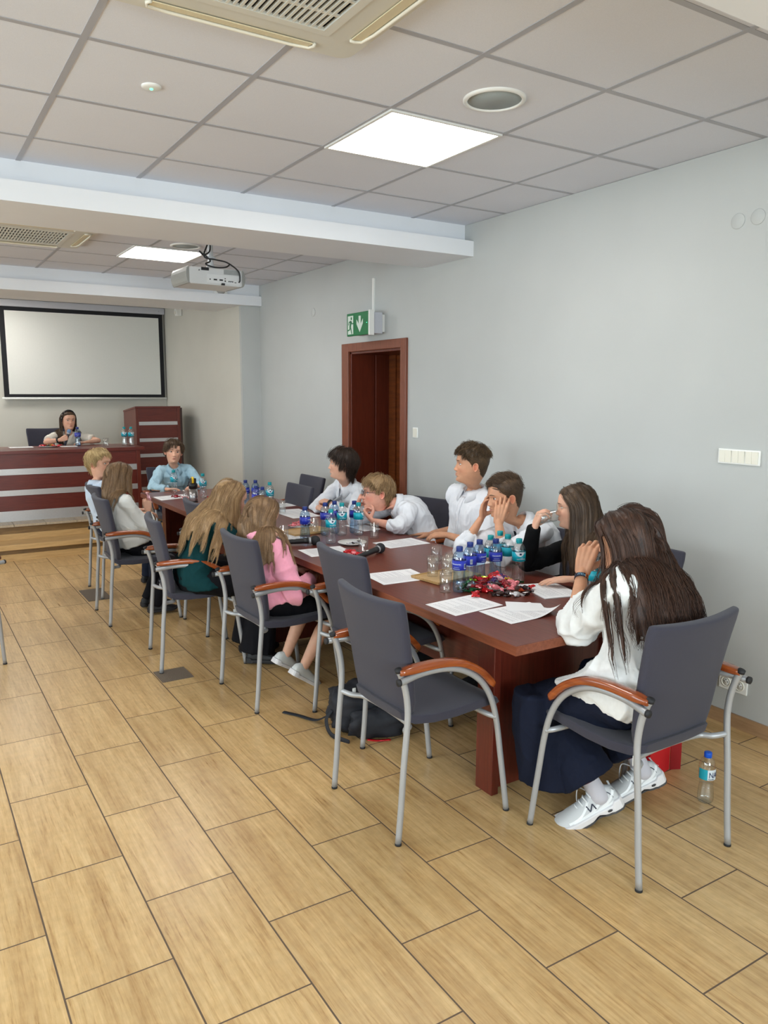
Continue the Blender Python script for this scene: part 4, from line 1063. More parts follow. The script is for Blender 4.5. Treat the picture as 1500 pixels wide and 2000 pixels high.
def sweet(x, y, z, col, rz, label, group, tilt=0.0, s=1.0, shape=0):
    key = (col, shape)
    if key not in _sw:
        V, F = sweet_mesh(shape*7+3)
        o = MB().add(V, F, 0, False).build('wrapped_sweet', SWC[col]); _sw[key] = o
    else:
        o = _sw[key].copy(); COL.objects.link(o)
    o.location = (x, y, z+0.0095*s); o.rotation_euler = (tilt*0.6, tilt, rz); o.scale = (s, s, s)
    return tag(o, label, 'sweet', group)
NAMES = {'red':'red foil','darkred':'dark red foil','pink':'pink paper','green':'dark green foil','brown':'brown foil','white':'crumpled white','lime':'lime green foil','purple':'purple and white','yellow':'yellow foil','orange':'orange-red','silver':'silver','palepink':'pale pink'}
gs = 'wrapped sweets in the near heap'
heap = [('red',2.175,2.705,0,0.9,'lying separately at the left foot of the heap'),('green',2.205,2.775,0,1.9,'at the left side of the heap'),('green',2.19,2.81,0.006,0.4,'next to the leftmost blue bottle'),
 ('red',2.255,2.735,0,1.5,'at the left front of the heap'),('darkred',2.285,2.79,0.012,0.2,'in the left middle of the heap'),('red',2.31,2.835,0.012,2.3,'at the left back of the heap'),
 ('pink',2.285,2.695,0.008,-0.2,'at the front left of the heap'),('brown',2.275,2.655,0,-0.5,'in front of the pink one'),('brown',2.315,2.64,0,0.7,'beside the crumpled white one'),('brown',2.315,2.715,0.012,0.1,'in the centre of the heap'),
 ('pink',2.365,2.665,0.012,0.5,'at the front right of the heap'),('pink',2.385,2.705,0.018,-0.9,'in the right middle of the heap'),('white',2.335,2.605,0,0.3,'in front of the heap'),('brown',2.385,2.60,0,-0.7,'at the right front of the heap'),
 ('brown',2.405,2.625,0.004,0.6,'at the right front corner of the heap'),('orange',2.425,2.665,0,0.8,'at the right side of the heap'),('red',2.445,2.65,0,0.3,'rightmost of the heap'),('green',2.445,2.725,0.004,1.2,'at the right back of the heap'),
 ('darkred',2.345,2.70,0.015,1.2,'between the two pink ones'),('purple',2.33,2.765,0.02,0.6,'on top of the heap'),('palepink',2.375,2.775,0.022,-0.4,'high in the middle of the heap'),('purple',2.40,2.765,0.02,1.7,'right of the top of the heap'),
 ('lime',2.335,2.835,0.016,2.0,'at the top back of the heap'),('lime',2.305,2.865,0.006,0.5,'near the second blue bottle'),('red',2.385,2.845,0.022,0.1,'topmost at the back of the heap'),('red',2.425,2.80,0.018,0.5,'at the back right of the heap'),
 ('darkred',2.40,2.835,0.006,-0.5,'low at the back of the heap'),('red',2.35,2.80,0.028,-0.3,'near the summit of the heap'),('yellow',2.42,2.765,0.012,0.9,'right of the summit'),('white',2.205,2.83,0.002,2.5,'before the leftmost blue bottle'),
 ('darkred',2.24,2.76,0.004,-0.8,'at the left rim of the heap'),('brown',2.22,2.795,0,0.2,'under the leftmost blue bottle')]
for i, (c, x, y, dz, rz, where) in enumerate(heap):
    sweet(x, y, TZ+0.012+dz if 0.0 < dz or ((x-2.345)**2+(y-2.765)**2) < 0.008 else TZ, c, rz, '%s wrapped sweet %s' % (NAMES[c], where), gs, tilt=0.35*math.sin(i*2.3), s=1.2, shape=i % 3)
gs = 'pink sweets on the middle plate'
for i, (c, dx, dy, dz, w_) in enumerate((('pink',-0.06,0.0,0.006,'at the left rim'),('pink',-0.035,0.03,0.012,'at the back left'),('pink',-0.02,-0.02,0.012,'in the front'),('pink',0.0,0.02,0.02,'on top'),('darkred',0.015,-0.025,0.006,'low at the front'),('pink',0.045,0.02,0.014,'at the right back'),('red',0.05,-0.01,0.010,'at the right'),('brown',0.035,-0.035,0.006,'at the right front'))):
    sweet(2.307+dx, 4.78+dy, TZ+0.006+dz, c, i*1.1, '%s wrapped sweet %s of the plate behind the lone bottle' % (NAMES[c], w_), gs, 0.3*math.sin(i), 1.05, i % 3)
gs = 'scrunched wrappers on the white plate'
for i, (c, dx, dy, w_) in enumerate((('silver',-0.03,-0.03,'at the left front'),('brown',-0.005,-0.01,'in the middle'),('silver',0.015,0.01,'right of the middle'),('brown',0.04,0.0,'at the right'),('silver',0.035,-0.025,'at the right front'))):
    sweet(2.309+dx, 4.075+dy, TZ+0.002, c, i*1.3, '%s wrapper %s of the white plate' % (NAMES[c], w_), gs, 0.2, 0.75, i % 3)
gs = 'red and pink sweets beside the lying microphone'
for i, (c, x, y, dz, w_) in enumerate((('red',2.135,3.80,0.012,'on top beside the lying microphone'),('pink',2.115,3.775,0,'left beside the lying microphone'),('pink',2.15,3.775,0.004,'in front beside the lying microphone'),('red',2.165,3.765,0,'nearest the lying microphone'),('red',2.13,3.83,0.0,'at the back beside the lying microphone'))):
    sweet(x, y, TZ+dz, c, i*0.9+0.3, '%s wrapped sweet %s' % (NAMES[c], w_), gs, 0.25*math.sin(i*2), 1.15, i % 3)
gs = 'sweets on the head desk plate'
for i, (c, dx, dy) in enumerate((('red',-0.05,0),('darkred',-0.02,0.03),('yellow',0.02,0.01),('brown',-0.01,-0.03),('red',0.045,-0.01),('orange',0.06,0.03),('yellow',0.0,0.035),('red',0.1,-0.05),('pink',-0.075,0.02))):
    sweet(1.40+dx, 9.26+dy, DZT+0.008, c, i*1.3, '%s wrapped sweet on the head desk plate, %s' % (NAMES[c], ('at its left','left of the middle','at its centre','in its front','at its right','at its right back','at its back','beside its right edge','at its left edge')[i]), gs, 0.3, 1.1, i % 3)
gs = 'sweets on the far sheet'
sweet(2.04, 6.74, TZ+0.001, 'darkred', -0.5, 'dark purple-red wrapped sweet lying on the far left sheet', gs, 0, 1.3, 0)
sweet(2.09, 6.62, TZ+0.001, 'pink', 0.4, 'pink wrapped sweet lying left of the steel thermos', gs, 0.2, 1.2, 1)
sweet(2.06, 6.56, TZ+0.001, 'pink', 1.4, 'pink wrapped sweet nearest the steel thermos', gs, 0.0, 1.2, 2)
sweet(2.30, 6.55, TZ+0.001, 'red', 0.7, 'red wrapped sweet beneath the far teal-capped bottle', gs, 0.0, 1.5, 2)

# ------------------------------------------------------------------ bag, book
t = thing('backpack', 'black backpack lying on the floor under the frontmost empty chair', 'backpack', (1.90, 3.19, 0.0), -0.40)
bk = simple('black_nylon', srgb(24, 26, 34), 0.75, noise_amt=0.2, noise_scale=30, bump=0.5, bump_scale=60)
def blob(name, mat, parent, sx, sy, sz, p=3.0, seed=1, amp=0.012, c=(0,0,0), n=48):
    V = []; F = []; m_ = n//2
    for i in range(m_+1):
        ph = -PI/2+PI*i/m_
        for j in range(n):
            th = 2*PI*j/n
            d = Vector((math.cos(ph)*math.cos(th), math.cos(ph)*math.sin(th), math.sin(ph)))
            k = (abs(d.x)**p+abs(d.y)**p+abs(d.z)**p)**(-1/p)
            q = d*k
            w_ = 1+amp/min(sx,sy,sz)*noise.fractal(q*2.2+Vector((seed*5.1,0,0)), 1.0, 2.0, 4)
            V.append((c[0]+q.x*sx*w_, c[1]+q.y*sy*w_, max(0.001, c[2]+q.z*sz*w_)))
    for i in range(m_):
        for j in range(n): F.append((i*n+j, i*n+(j+1)%n, (i+1)*n+(j+1)%n, (i+1)*n+j))
    return MB().add(V, F, 0, True).build(name, mat, parent)
blob('bag_body', bk, t, 0.20, 0.13, 0.115, 3.2, 1, 0.02, (0,0,0.103))
blob('front_pocket', bk, t, 0.13, 0.05, 0.07, 3.0, 2, 0.012, (0.02,-0.14,0.075), 32)
MB().tube(smooth_path([(-0.20,0.02,0.06),(-0.26,0.06,0.02),(-0.34,0.16,0.006),(-0.42,0.22,0.006)],6),0.013,8,flat=0.25).build('shoulder_strap', bk, t)
MB().tube(smooth_path([(-0.19,-0.06,0.12),(-0.22,-0.08,0.08),(-0.20,-0.12,0.02),(-0.12,-0.19,0.006)],6),0.013,8,flat=0.3).build('shoulder_strap', bk, t)
MB().tube(smooth_path([(-0.03,-0.17,0.005),(0.02,-0.19,0.006),(0.08,-0.185,0.005)],5),0.008,8,flat=0.5).build('red_key_ribbon', SWC['red'], t)
t = thing('paper_bag', 'bright red stiff paper bag standing on the floor behind the white sneakers', 'bag', (2.715, 2.12, 0.0), 0.2)
rp = simple('red_card', srgb(206, 18, 36), 0.5)
b = MB(); b.box((-0.10,-0.045,0.001),(0.08,0.045,0.20)); b.build('bag_body', rp, t, bevel=0.002)
b = MB(); b.add([(0.08,-0.046,0.001),(0.115,-0.075,0.001),(0.117,-0.073,0.20),(0.08,-0.044,0.20),(0.08,-0.049,0.001),(0.118,-0.079,0.001),(0.12,-0.077,0.20),(0.08,-0.047,0.20)],[(0,1,2,3),(7,6,5,4),(0,4,5,1),(1,5,6,2),(2,6,7,3),(3,7,4,0)]); b.build('bag_flap', simple('dark_red_card', srgb(150,8,22), 0.5), t)
# ------------------------------------------------------------------ people: tools
def skin_material(name, base, lip, hairtint):
    m, nt, out = new_mat(name)
    p = nd(nt, 'ShaderNodeBsdfPrincipled', i_Roughness=0.48)
    p.inputs['Subsurface Weight'].default_value = 0.12
    p.inputs['Subsurface Radius'].default_value = (1.0, 0.4, 0.25); p.inputs['Subsurface Scale'].default_value = 0.005
    p.inputs['Specular IOR Level'].default_value = 0.35
    tc = nd(nt, 'ShaderNodeTexCoord')
    n = nd(nt, 'ShaderNodeTexNoise', i_Scale=38.0, i_Detail=4.0); lk(nt, tc.outputs['Object'], n.inputs['Vector'])
    mr = nd(nt, 'ShaderNodeMapRange', i_1=0.3, i_2=0.7, i_3=0.94, i_4=1.05); lk(nt, n.outputs['Fac'], mr.inputs[0])
    mx = nd(nt, 'ShaderNodeMix', data_type='RGBA', blend_type='MULTIPLY'); mx.inputs[0].default_value = 1.0; mx.inputs[6].default_value = base
    lk(nt, mr.outputs[0], mx.inputs[7])
    at = nd(nt, 'ShaderNodeAttribute', attribute_name='tint')
    sp = nd(nt, 'ShaderNodeSeparateColor'); lk(nt, at.outputs['Color'], sp.inputs[0])
    a = nd(nt, 'ShaderNodeMix', data_type='RGBA'); a.inputs[7].default_value = lip; lk(nt, sp.outputs[0], a.inputs[0]); lk(nt, mx.outputs[2], a.inputs[6])
    c = nd(nt, 'ShaderNodeMix', data_type='RGBA'); c.inputs[7].default_value = tuple(base[i]*(1.05, 0.62, 0.58)[i] for i in range(3))+(1,); lk(nt, sp.outputs[1], c.inputs[0]); lk(nt, a.outputs[2], c.inputs[6])
    h = nd(nt, 'ShaderNodeMix', data_type='RGBA'); h.inputs[7].default_value = hairtint; lk(nt, sp.outputs[2], h.inputs[0]); lk(nt, c.outputs[2], h.inputs[6])
    lk(nt, h.outputs[2], p.inputs['Base Color'])
    lk(nt, p.outputs[0], out.inputs[0])
    return m

def hair_material(name, dark, light, rough=0.5):
    m, nt, out = new_mat(name)
    p = nd(nt, 'ShaderNodeBsdfPrincipled', i_Roughness=rough)
    p.inputs['Specular IOR Level'].default_value = 0.35
    tc = nd(nt, 'ShaderNodeTexCoord')
    mp = nd(nt, 'ShaderNodeMapping'); mp.inputs['Scale'].default_value = (1, 1, 0.05); lk(nt, tc.outputs['Object'], mp.inputs[0])
    n = nd(nt, 'ShaderNodeTexNoise', i_Scale=420.0, i_Detail=3.0, i_Roughness=0.6); lk(nt, mp.outputs[0], n.inputs['Vector'])
    at = nd(nt, 'ShaderNodeAttribute', attribute_name='tint')
    sp = nd(nt, 'ShaderNodeSeparateColor'); lk(nt, at.outputs['Color'], sp.inputs[0])
    mr = nd(nt, 'ShaderNodeMapRange', i_1=0.35, i_2=0.65, i_3=-0.22, i_4=0.22); lk(nt, n.outputs['Fac'], mr.inputs[0])
    ad = nd(nt, 'ShaderNodeMath', operation='ADD'); ad.use_clamp = True; lk(nt, sp.outputs[0], ad.inputs[0]); lk(nt, mr.outputs[0], ad.inputs[1])
    mx = nd(nt, 'ShaderNodeMix', data_type='RGBA'); mx.inputs[6].default_value = dark; mx.inputs[7].default_value = light
    lk(nt, ad.outputs[0], mx.inputs[0]); lk(nt, mx.outputs[2], p.inputs['Base Color'])
    b = nd(nt, 'ShaderNodeBump', i_Strength=0.4, i_Distance=0.001); lk(nt, n.outputs['Fac'], b.inputs['Height']); lk(nt, b.outputs[0], p.inputs['Normal'])
    lk(nt, p.outputs[0], out.inputs[0])
    return m

def V3(*a): return np.array(a, float)
def unit(v): return v/(np.linalg.norm(v)+1e-12)
def frame(fwd, up):
    """columns right, forward, up"""
    f = unit(fwd); u = unit(up-f*np.dot(up, f)); r = np.cross(f, u)
    return np.stack([r, f, u], 1)
def rot_frame(yaw, pitch, roll):
    """heading in radians from +X, pitch down positive, roll positive = head tips to its right"""
    f = V3(math.cos(yaw)*math.cos(pitch), math.sin(yaw)*math.cos(pitch), -math.sin(pitch))
    r = V3(math.sin(yaw), -math.cos(yaw), 0); u = np.cross(r, f)
    r2 = math.cos(roll)*r-math.sin(roll)*u; u2 = math.sin(roll)*r+math.cos(roll)*u
    return np.stack([r2, f, u2], 1)

def loft(rings, cap=True):
    """rings: list of (n,3) arrays"""
    n = len(rings[0]); V = np.concatenate(rings); F = []
    for k in range(len(rings)-1):
        for i in range(n):
            j = (i+1) % n; F.append((k*n+i, k*n+j, (k+1)*n+j, (k+1)*n+i))
    if cap:
        F.append(tuple(range(n-1, -1, -1))); F.append(tuple((len(rings)-1)*n+i for i in range(n)))
    return V, F
def ering(c, R, w, df, db, n=28, p=0.9, cx=0.0):
    a = np.linspace(0, 2*PI, n, endpoint=False)
    x = w*np.sign(np.cos(a))*np.abs(np.cos(a))**p+cx; s = np.sin(a); y = np.where(s > 0, df, db)*np.sign(s)*np.abs(s)**p
    return c+np.outer(x, R[:, 0])+np.outer(y, R[:, 1])
def capsule(pts, rad, n=16, flat=1.0, side=None):
    """rounded tube through the points as a closed shape; side = wide direction when flat < 1"""
    P = [np.array(p, float) for p in pts]; R = [float(r) for r in rad]
    t0 = unit(P[1]-P[0]); t1 = unit(P[-1]-P[-2])
    PP = []; RR = []
    for a in (80, 55, 30): PP.append(P[0]-t0*R[0]*math.sin(math.radians(a))*0.95); RR.append(R[0]*math.cos(math.radians(a)))
    PP += P; RR += R
    for a in (30, 55, 80): PP.append(P[-1]+t1*R[-1]*math.sin(math.radians(a))*0.95); RR.append(R[-1]*math.cos(math.radians(a)))
    prev = None; rings = []; m = len(PP)
    for k in range(m):
        t = unit(PP[min(k+1, m-1)]-PP[max(k-1, 0)])
        if prev is None:
            a = np.array(side, float) if side is not None else V3(0, 0, 1)
            if abs(np.dot(unit(a), t)) > 0.95: a = V3(1, 0.2, 0)
        else: a = prev
        a = unit(a-t*np.dot(a, t)); prev = a; b = np.cross(t, a)
        an = np.linspace(0, 2*PI, n, endpoint=False)
        rings.append(PP[k]+np.outer(RR[k]*np.cos(an), a)+np.outer(RR[k]*flat*np.sin(an), b))
    return loft(rings)

class Geo:
    def __init__(s): s.V = []; s.F = []; s.n = 0
    def add(s, VF):
        V, F = VF; V = np.asarray(V, float)
        s.V.append(V); s.F += [tuple(i+s.n for i in f) for f in F]; s.n += len(V); return s
    def data(s): return np.concatenate(s.V), s.F
def mesh_from(name, V, F, smooth=True):
    me = bpy.data.meshes.new(name); me.from_pydata([tuple(v) for v in V], [], F)
    me.polygons.foreach_set('use_smooth', [smooth]*len(me.polygons)); me.update()
    return me
def remesh(geo, voxel, smooth=3, factor=0.5):
    V, F = geo.data()
    me = mesh_from('tmp', V, F); ob = bpy.data.objects.new('tmp', me); COL.objects.link(ob)
    r = ob.modifiers.new('r', 'REMESH'); r.mode = 'VOXEL'; r.voxel_size = voxel; r.adaptivity = 0
    if smooth:
        s = ob.modifiers.new('s', 'SMOOTH'); s.iterations = smooth; s.factor = factor
    dg = bpy.context.evaluated_depsgraph_get(); dg.update()
    m2 = bpy.data.meshes.new_from_object(ob.evaluated_get(dg))
    n = len(m2.vertices); co = np.empty(n*3); m2.vertices.foreach_get('co', co); co = co.reshape(-1, 3)
    no = np.empty(n*3); m2.vertices.foreach_get('normal', no); no = no.reshape(-1, 3)
    F = [tuple(p.vertices) for p in m2.polygons]
    bpy.data.objects.remove(ob); bpy.data.meshes.remove(me); bpy.data.meshes.remove(m2)
    return co, no, F
def cloth_folds(co, no, amp, seed=0, freq=9.0, boost=None, fine=0.35):
    out = co.copy()
    off = Vector((seed*3.7, seed*1.3, seed*2.1))
    for i in range(len(co)):
        p = Vector(co[i])
        w = noise.noise_vector(p*4.5+off)*0.10
        q = (p+w)
        a = noise.noise(Vector((q.x*freq, q.y*freq, q.z*freq*0.5))+off)
        r = (1-min(1, abs(a)*2.2))**1.6
        b = noise.noise(Vector((q.x*freq*2.2, q.y*freq*2.2, q.z*freq*1.2))-off)
        r2 = (1-min(1, abs(b)*2.4))**2
        k = 1.0
        if boost is not None:
            for c, rad, g in boost:
                d = math.dist(co[i], c)
                if d < rad: k += g*(1-d/rad)
        out[i] += no[i]*amp*k*(r*0.9+r2*fine-0.25+0.4*noise.noise(p*5+off))
    return out

def obj_from(name, V, F, mats, parent, base, smooth=True, tint=None, mi=None):
    me = mesh_from(name, np.asarray(V)-base, F, smooth)
    for m in (mats if isinstance(mats, (list, tuple)) else [mats]): me.materials.append(m)
    if mi is not None: me.polygons.foreach_set('material_index', mi)
    if tint is not None:
        at = me.attributes.new('tint', 'FLOAT_COLOR', 'POINT')
        c = np.ones((len(V), 4)); c[:, :3] = tint; at.data.foreach_set('color', c.ravel())
    o = bpy.data.objects.new(name, me); COL.objects.link(o)
    if parent is not None: o.parent = parent
    return o

# ---- head: rings from the neck to the crown, in head space (x right, y forward, z up, origin between the eyes' level and ears)
_Z  = [-0.235,-0.20,-0.165,-0.135,-0.121,-0.113,-0.103,-0.090,-0.075,-0.060,-0.040,-0.020,0.000,0.020,0.040,0.060,0.080,0.095,0.105,0.1105,0.112]
_A  = [0.050,0.045,0.043,0.0430,0.0445,0.0465,0.0495,0.0545,0.0600,0.0645,0.0685,0.0715,0.0735,0.0755,0.0765,0.0745,0.0655,0.0510,0.0335,0.0155,0.001]
_FR = [0.038,0.033,0.031,0.033,0.044,0.0700,0.0850,0.0890,0.0880,0.0890,0.0900,0.0895,0.0890,0.0925,0.0930,0.0880,0.0740,0.0550,0.0350,0.0160,0.001]
_BK = [0.055,0.051,0.050,0.052,0.055,0.058,0.062,0.0690,0.0770,0.0830,0.0900,0.0955,0.0995,0.1025,0.1030,0.0990,0.0870,0.0690,0.0460,0.0210,0.001]
def g2(x, z, cx, cz, sx, sz): return np.exp(-((x-cx)/sx)**2-((z-cz)/sz)**2)
def base_xy(t, z):
    a = np.interp(z, _Z, _A); f = np.interp(z, _Z, _FR); b = np.interp(z, _Z, _BK)
    s = np.sin(t); c = np.cos(t)
    px = np.interp(z, [-0.13, -0.1, 0.0, 0.1], [1.0, 0.96, 0.84, 0.95]); py = np.interp(z, [-0.13, -0.1, 0.0, 0.1], [1.0, 1.0, 0.92, 1.0])
    x = a*np.sign(s)*np.abs(s)**px; y = np.where(c > 0, f, b)*np.sign(c)*np.abs(c)**py
    return x, y
def face_y(x, z, P):
    """features added along y for the front half"""
    j = P.get('jaw', 1.0)
    ax = np.abs(x); d = np.zeros_like(x)
    nh = P.get('nose', 1.0)
    zn = np.array([0.030, 0.018, 0.006, -0.006, -0.018, -0.027, -0.033, -0.038, -0.043, -0.047])
    hn = np.array([0.000, 0.001, 0.0030, 0.0070, 0.0120, 0.0170, 0.0190, 0.0160, 0.0070, 0.0])*nh
    ridge = np.interp(z, zn[::-1], hn[::-1]); sig = np.interp(z, [-0.045, -0.03, -0.01, 0.01], [0.0125, 0.0115, 0.0082, 0.0085])
    d += ridge*np.exp(-(x/sig)**2)
    d += 0.0075*nh*g2(ax, z, 0.0125, -0.0365, 0.0062, 0.0065)
    d -= 0.0115*g2(ax, z, 0.0305, 0.002, 0.0175, 0.0115)
    d += 0.0045*g2(ax, z, 0.028, 0.0235, 0.022, 0.0075)
    d += 0.0040*g2(ax, z, 0.043, -0.026, 0.016, 0.016)
    d -= 0.0030*g2(ax, z, 0.036, -0.062, 0.014, 0.016)
    d += 0.0050*g2(x, z, 0, -0.062, 0.026, 0.016)
    d += 0.0052*g2(x, z, 0, -0.0578, 0.0165, 0.0040)*(1-0.25*np.exp(-(x/0.003)**2))
    d += 0.0056*g2(x, z, 0, -0.0680, 0.0150, 0.0046)
    d -= 0.0048*g2(x, z, 0, -0.0628, 0.0220, 0.0020)
    d -= 0.0040*g2(x, z, 0, -0.0785, 0.018, 0.0050)
    d += 0.0060*g2(x, z, 0, -0.0995, 0.017, 0.0095)
    return d
def make_head(P, hs):
    nt_, zs = 72, []
    zs = list(np.linspace(-0.235, -0.125, 12))+list(np.linspace(-0.120, 0.035, 62))+list(np.linspace(0.0385, 0.100, 16))+[0.104, 0.1075, 0.1098, 0.1113, 0.1119]
    t0 = np.linspace(-PI, PI, nt_, endpoint=False); t = t0-0.42*np.sin(t0)
    rings = []; tint = []
    for z in zs:
        zz = np.full(nt_, z); x, y = base_xy(t, zz)
        fr = np.clip((y-0.02)/0.03, 0, 1)
        if -0.125 < z < 0.05: y = y+face_y(x, zz, P)*fr
        rings.append(np.stack([x, y, zz], 1))
        ax = np.abs(x)
        lips = np.clip((g2(x, zz, 0, -0.0590, 0.020, 0.0042)+g2(x, zz, 0, -0.0675, 0.017, 0.0048))*1.3-0.35, 0, 1)*fr
        ck = 0.40*P.get('flush', 0.6)*np.clip(g2(ax, zz, 0.042, -0.035, 0.022, 0.020)+0.6*g2(x, zz, 0, -0.036, 0.010, 0.009), 0, 1)*fr
        tint.append(np.stack([lips*0.75, ck, np.zeros(nt_)], 1))
    V, F = loft(rings); T = np.concatenate(tint)
    # fade of very short hair at the sides
    if P.get('fade', 0) > 0:
        T[:, 2] = P['fade']*scalp_mask(V, 0.012)
    G = Geo().add((V, F)); TT = [T]
    # lids
    for s in (-1, 1):
        ec = eye_center(s)
        for up in (1, -1):
            V = []; na, ne = 14, 7; r = 0.0142
            for ia in range(na+1):
                ph = math.radians(-78+156*ia/na)
                e0 = math.radians((P.get('lid', 25) if up > 0 else 25))*math.cos(ph*1.05)**0.7 if abs(ph) < 1.4 else 0.05
                for ie in range(ne+1):
                    el = up*(e0+(math.radians(88)-e0)*ie/ne)
                    V.append(ec+V3(r*math.sin(ph)*math.cos(el), r*math.cos(ph)*math.cos(el), r*math.sin(el)))
            F = []
            for ia in range(na):
                for ie in range(ne):
                    a = ia*(ne+1)+ie; q = (a, a+1, a+ne+2, a+ne+1); F.append(q if up < 0 else q[::-1])
            G.add((np.array(V), F)); TT.append(np.zeros((len(V), 3))+V3(0.12, 0.15, 0))
    # ears
    for s in (-1, 1):
        V = []; n = 24; prof = [(0.0, 0.001), (0.35, 0.0015), (0.62, 0.004), (0.78, 0.0105), (0.92, 0.0125), (1.0, 0.0095), (0.97, 0.004), (0.80, -0.002), (0.5, -0.010)]
        for (v, c) in prof:
            for i in range(n):
                a = 2*PI*i/n
                yy = -v*0.0165*math.cos(a)*(1.0+0.18*math.sin(a)); zz = v*0.0275*math.sin(a)
                if v > 0.7 and math.cos(a) < -0.45: c2 = c*0.35
                elif v > 0.7 and math.sin(a) < -0.6: c2 = c*0.65
                else: c2 = c
                if v < 0.7: c2 = c2+0.0045*math.sin(a*2+0.5)*v
                # tip outwards at the back edge
                out = c2+0.010*(0.5-0.5*yy/(-0.0185)*-1)
                V.append(V3(s*(0.0738+c2*1.0+max(0, -yy)*0.55), -0.012+yy, -0.012+zz+yy*-0.15))
        F = []
        for k in range(len(prof)-1):
            for i in range(n):
                j = (i+1) % n; q = (k*n+i, k*n+j, (k+1)*n+j, (k+1)*n+i); F.append(q if s < 0 else q[::-1])
        G.add((np.array(V), F)); TT.append(np.concatenate([np.tile(V3(0.0, 0.6 if v < 0.7 else 0.3, 0), (n, 1)) for v, c in prof]))
    V, F = G.data()
    return V*hs, F, np.concatenate(TT)
def eye_center(s):
    x = 0.0305; z = 0.002
    tt = np.linspace(0, PI/2, 200); bx, by = base_xy(tt, np.full(200, z)); y = float(np.interp(x, bx, by))
    return V3(s*x, y-0.0040-0.0133, z)
def hairline(az):
    return np.interp(np.abs(az), [0, 0.5, 0.85, 1.05, 1.3, 1.5, 1.62, 1.95, 2.3, PI], [0.068, 0.066, 0.054, 0.030, 0.010, -0.018, 0.012, -0.005, -0.062, -0.088])
def scalp_mask(V, soft=0.02):
    az = np.arctan2(V[:, 0], V[:, 1]-0.0)
    return np.clip((V[:, 2]-hairline(az))/soft, 0, 1)

EC = V3(0, -0.006, 0.012); ER = V3(0.0785, 0.0985, 0.101)
def push_out(p, off):
    """p (n,3) head space; keep outside the skull ellipsoid by off"""
    r = ER+off[:, None]; q = (p-EC)/r; L = np.linalg.norm(q, axis=1)
    # below the ear level the skull narrows to a neck column
    k = L < 1
    p = p.copy(); p[k] = EC+(p[k]-EC)/L[k][:, None]
    low = p[:, 2] < -0.05
    rr = np.hypot(p[:, 0]/1.0, (p[:, 1]+0.012)); lim = 0.056+off
    m = low & (rr < lim); sc = np.where(m, lim/np.maximum(rr, 1e-5), 1)
    p[:, 0] *= sc; p[:, 1] = (p[:, 1]+0.012)*sc-0.012
    return p
def caps_push(w, caps):
    for A, B, r in caps:
        A = np.array(A); B = np.array(B); ab = B-A; t = np.clip(((w-A)@ab)/(ab@ab+1e-9), 0, 1); c = A+t[:, None]*ab
        d = w-c; L = np.linalg.norm(d, axis=1); k = L < r
        w[k] = c[k]+d[k]/np.maximum(L[k], 1e-5)[:, None]*r
    return w

def strands_mesh(paths, rad, tints, sides=3):
    """paths (n,m,3); rad (m,)"""
    n, m, _ = paths.shape
    T = np.zeros_like(paths); T[:, 1:-1] = paths[:, 2:]-paths[:, :-2]; T[:, 0] = paths[:, 1]-paths[:, 0]; T[:, -1] = paths[:, -1]-paths[:, -2]
    T /= np.linalg.norm(T, axis=2, keepdims=True)+1e-9
    up = np.random.RandomState(1).normal(size=(n, 1, 3)); A = np.cross(T, np.broadcast_to(up, T.shape)); A /= np.linalg.norm(A, axis=2, keepdims=True)+1e-9
    B = np.cross(T, A)
    V = np.empty((n, m, sides, 3))
    for k in range(sides):
        a = 2*PI*k/sides; V[:, :, k] = paths+(A*math.cos(a)+B*math.sin(a))*rad[None, :, None]
    idx = np.arange(n*m*sides).reshape(n, m, sides)
    F = []
    for k in range(sides):
        j = (k+1) % sides
        F.append(np.stack([idx[:, :-1, k], idx[:, :-1, j], idx[:, 1:, j], idx[:, 1:, k]], -1).reshape(-1, 4))
    F = np.concatenate(F)
    return V.reshape(-1, 3), F, np.repeat(tints, m*sides, axis=0)
def fast_mesh(name, V, F, mat, parent, base, tint):
    me = bpy.data.meshes.new(name)
    V = (V-base).astype(np.float32)
    me.vertices.add(len(V)); me.vertices.foreach_set('co', V.ravel())
    me.loops.add(F.size); me.loops.foreach_set('vertex_index', F.astype(np.int32).ravel())
    me.polygons.add(len(F)); me.polygons.foreach_set('loop_start', np.arange(0, F.size, 4, dtype=np.int32))
    me.polygons.foreach_set('use_smooth', np.ones(len(F), bool))
    me.update(calc_edges=True); me.materials.append(mat)
    at = me.attributes.new('tint', 'FLOAT_COLOR', 'POINT'); c = np.ones((len(V), 4), np.float32); c[:, :3] = tint; at.data.foreach_set('color', c.ravel())
    o = bpy.data.objects.new(name, me); COL.objects.link(o); o.parent = parent
    return o

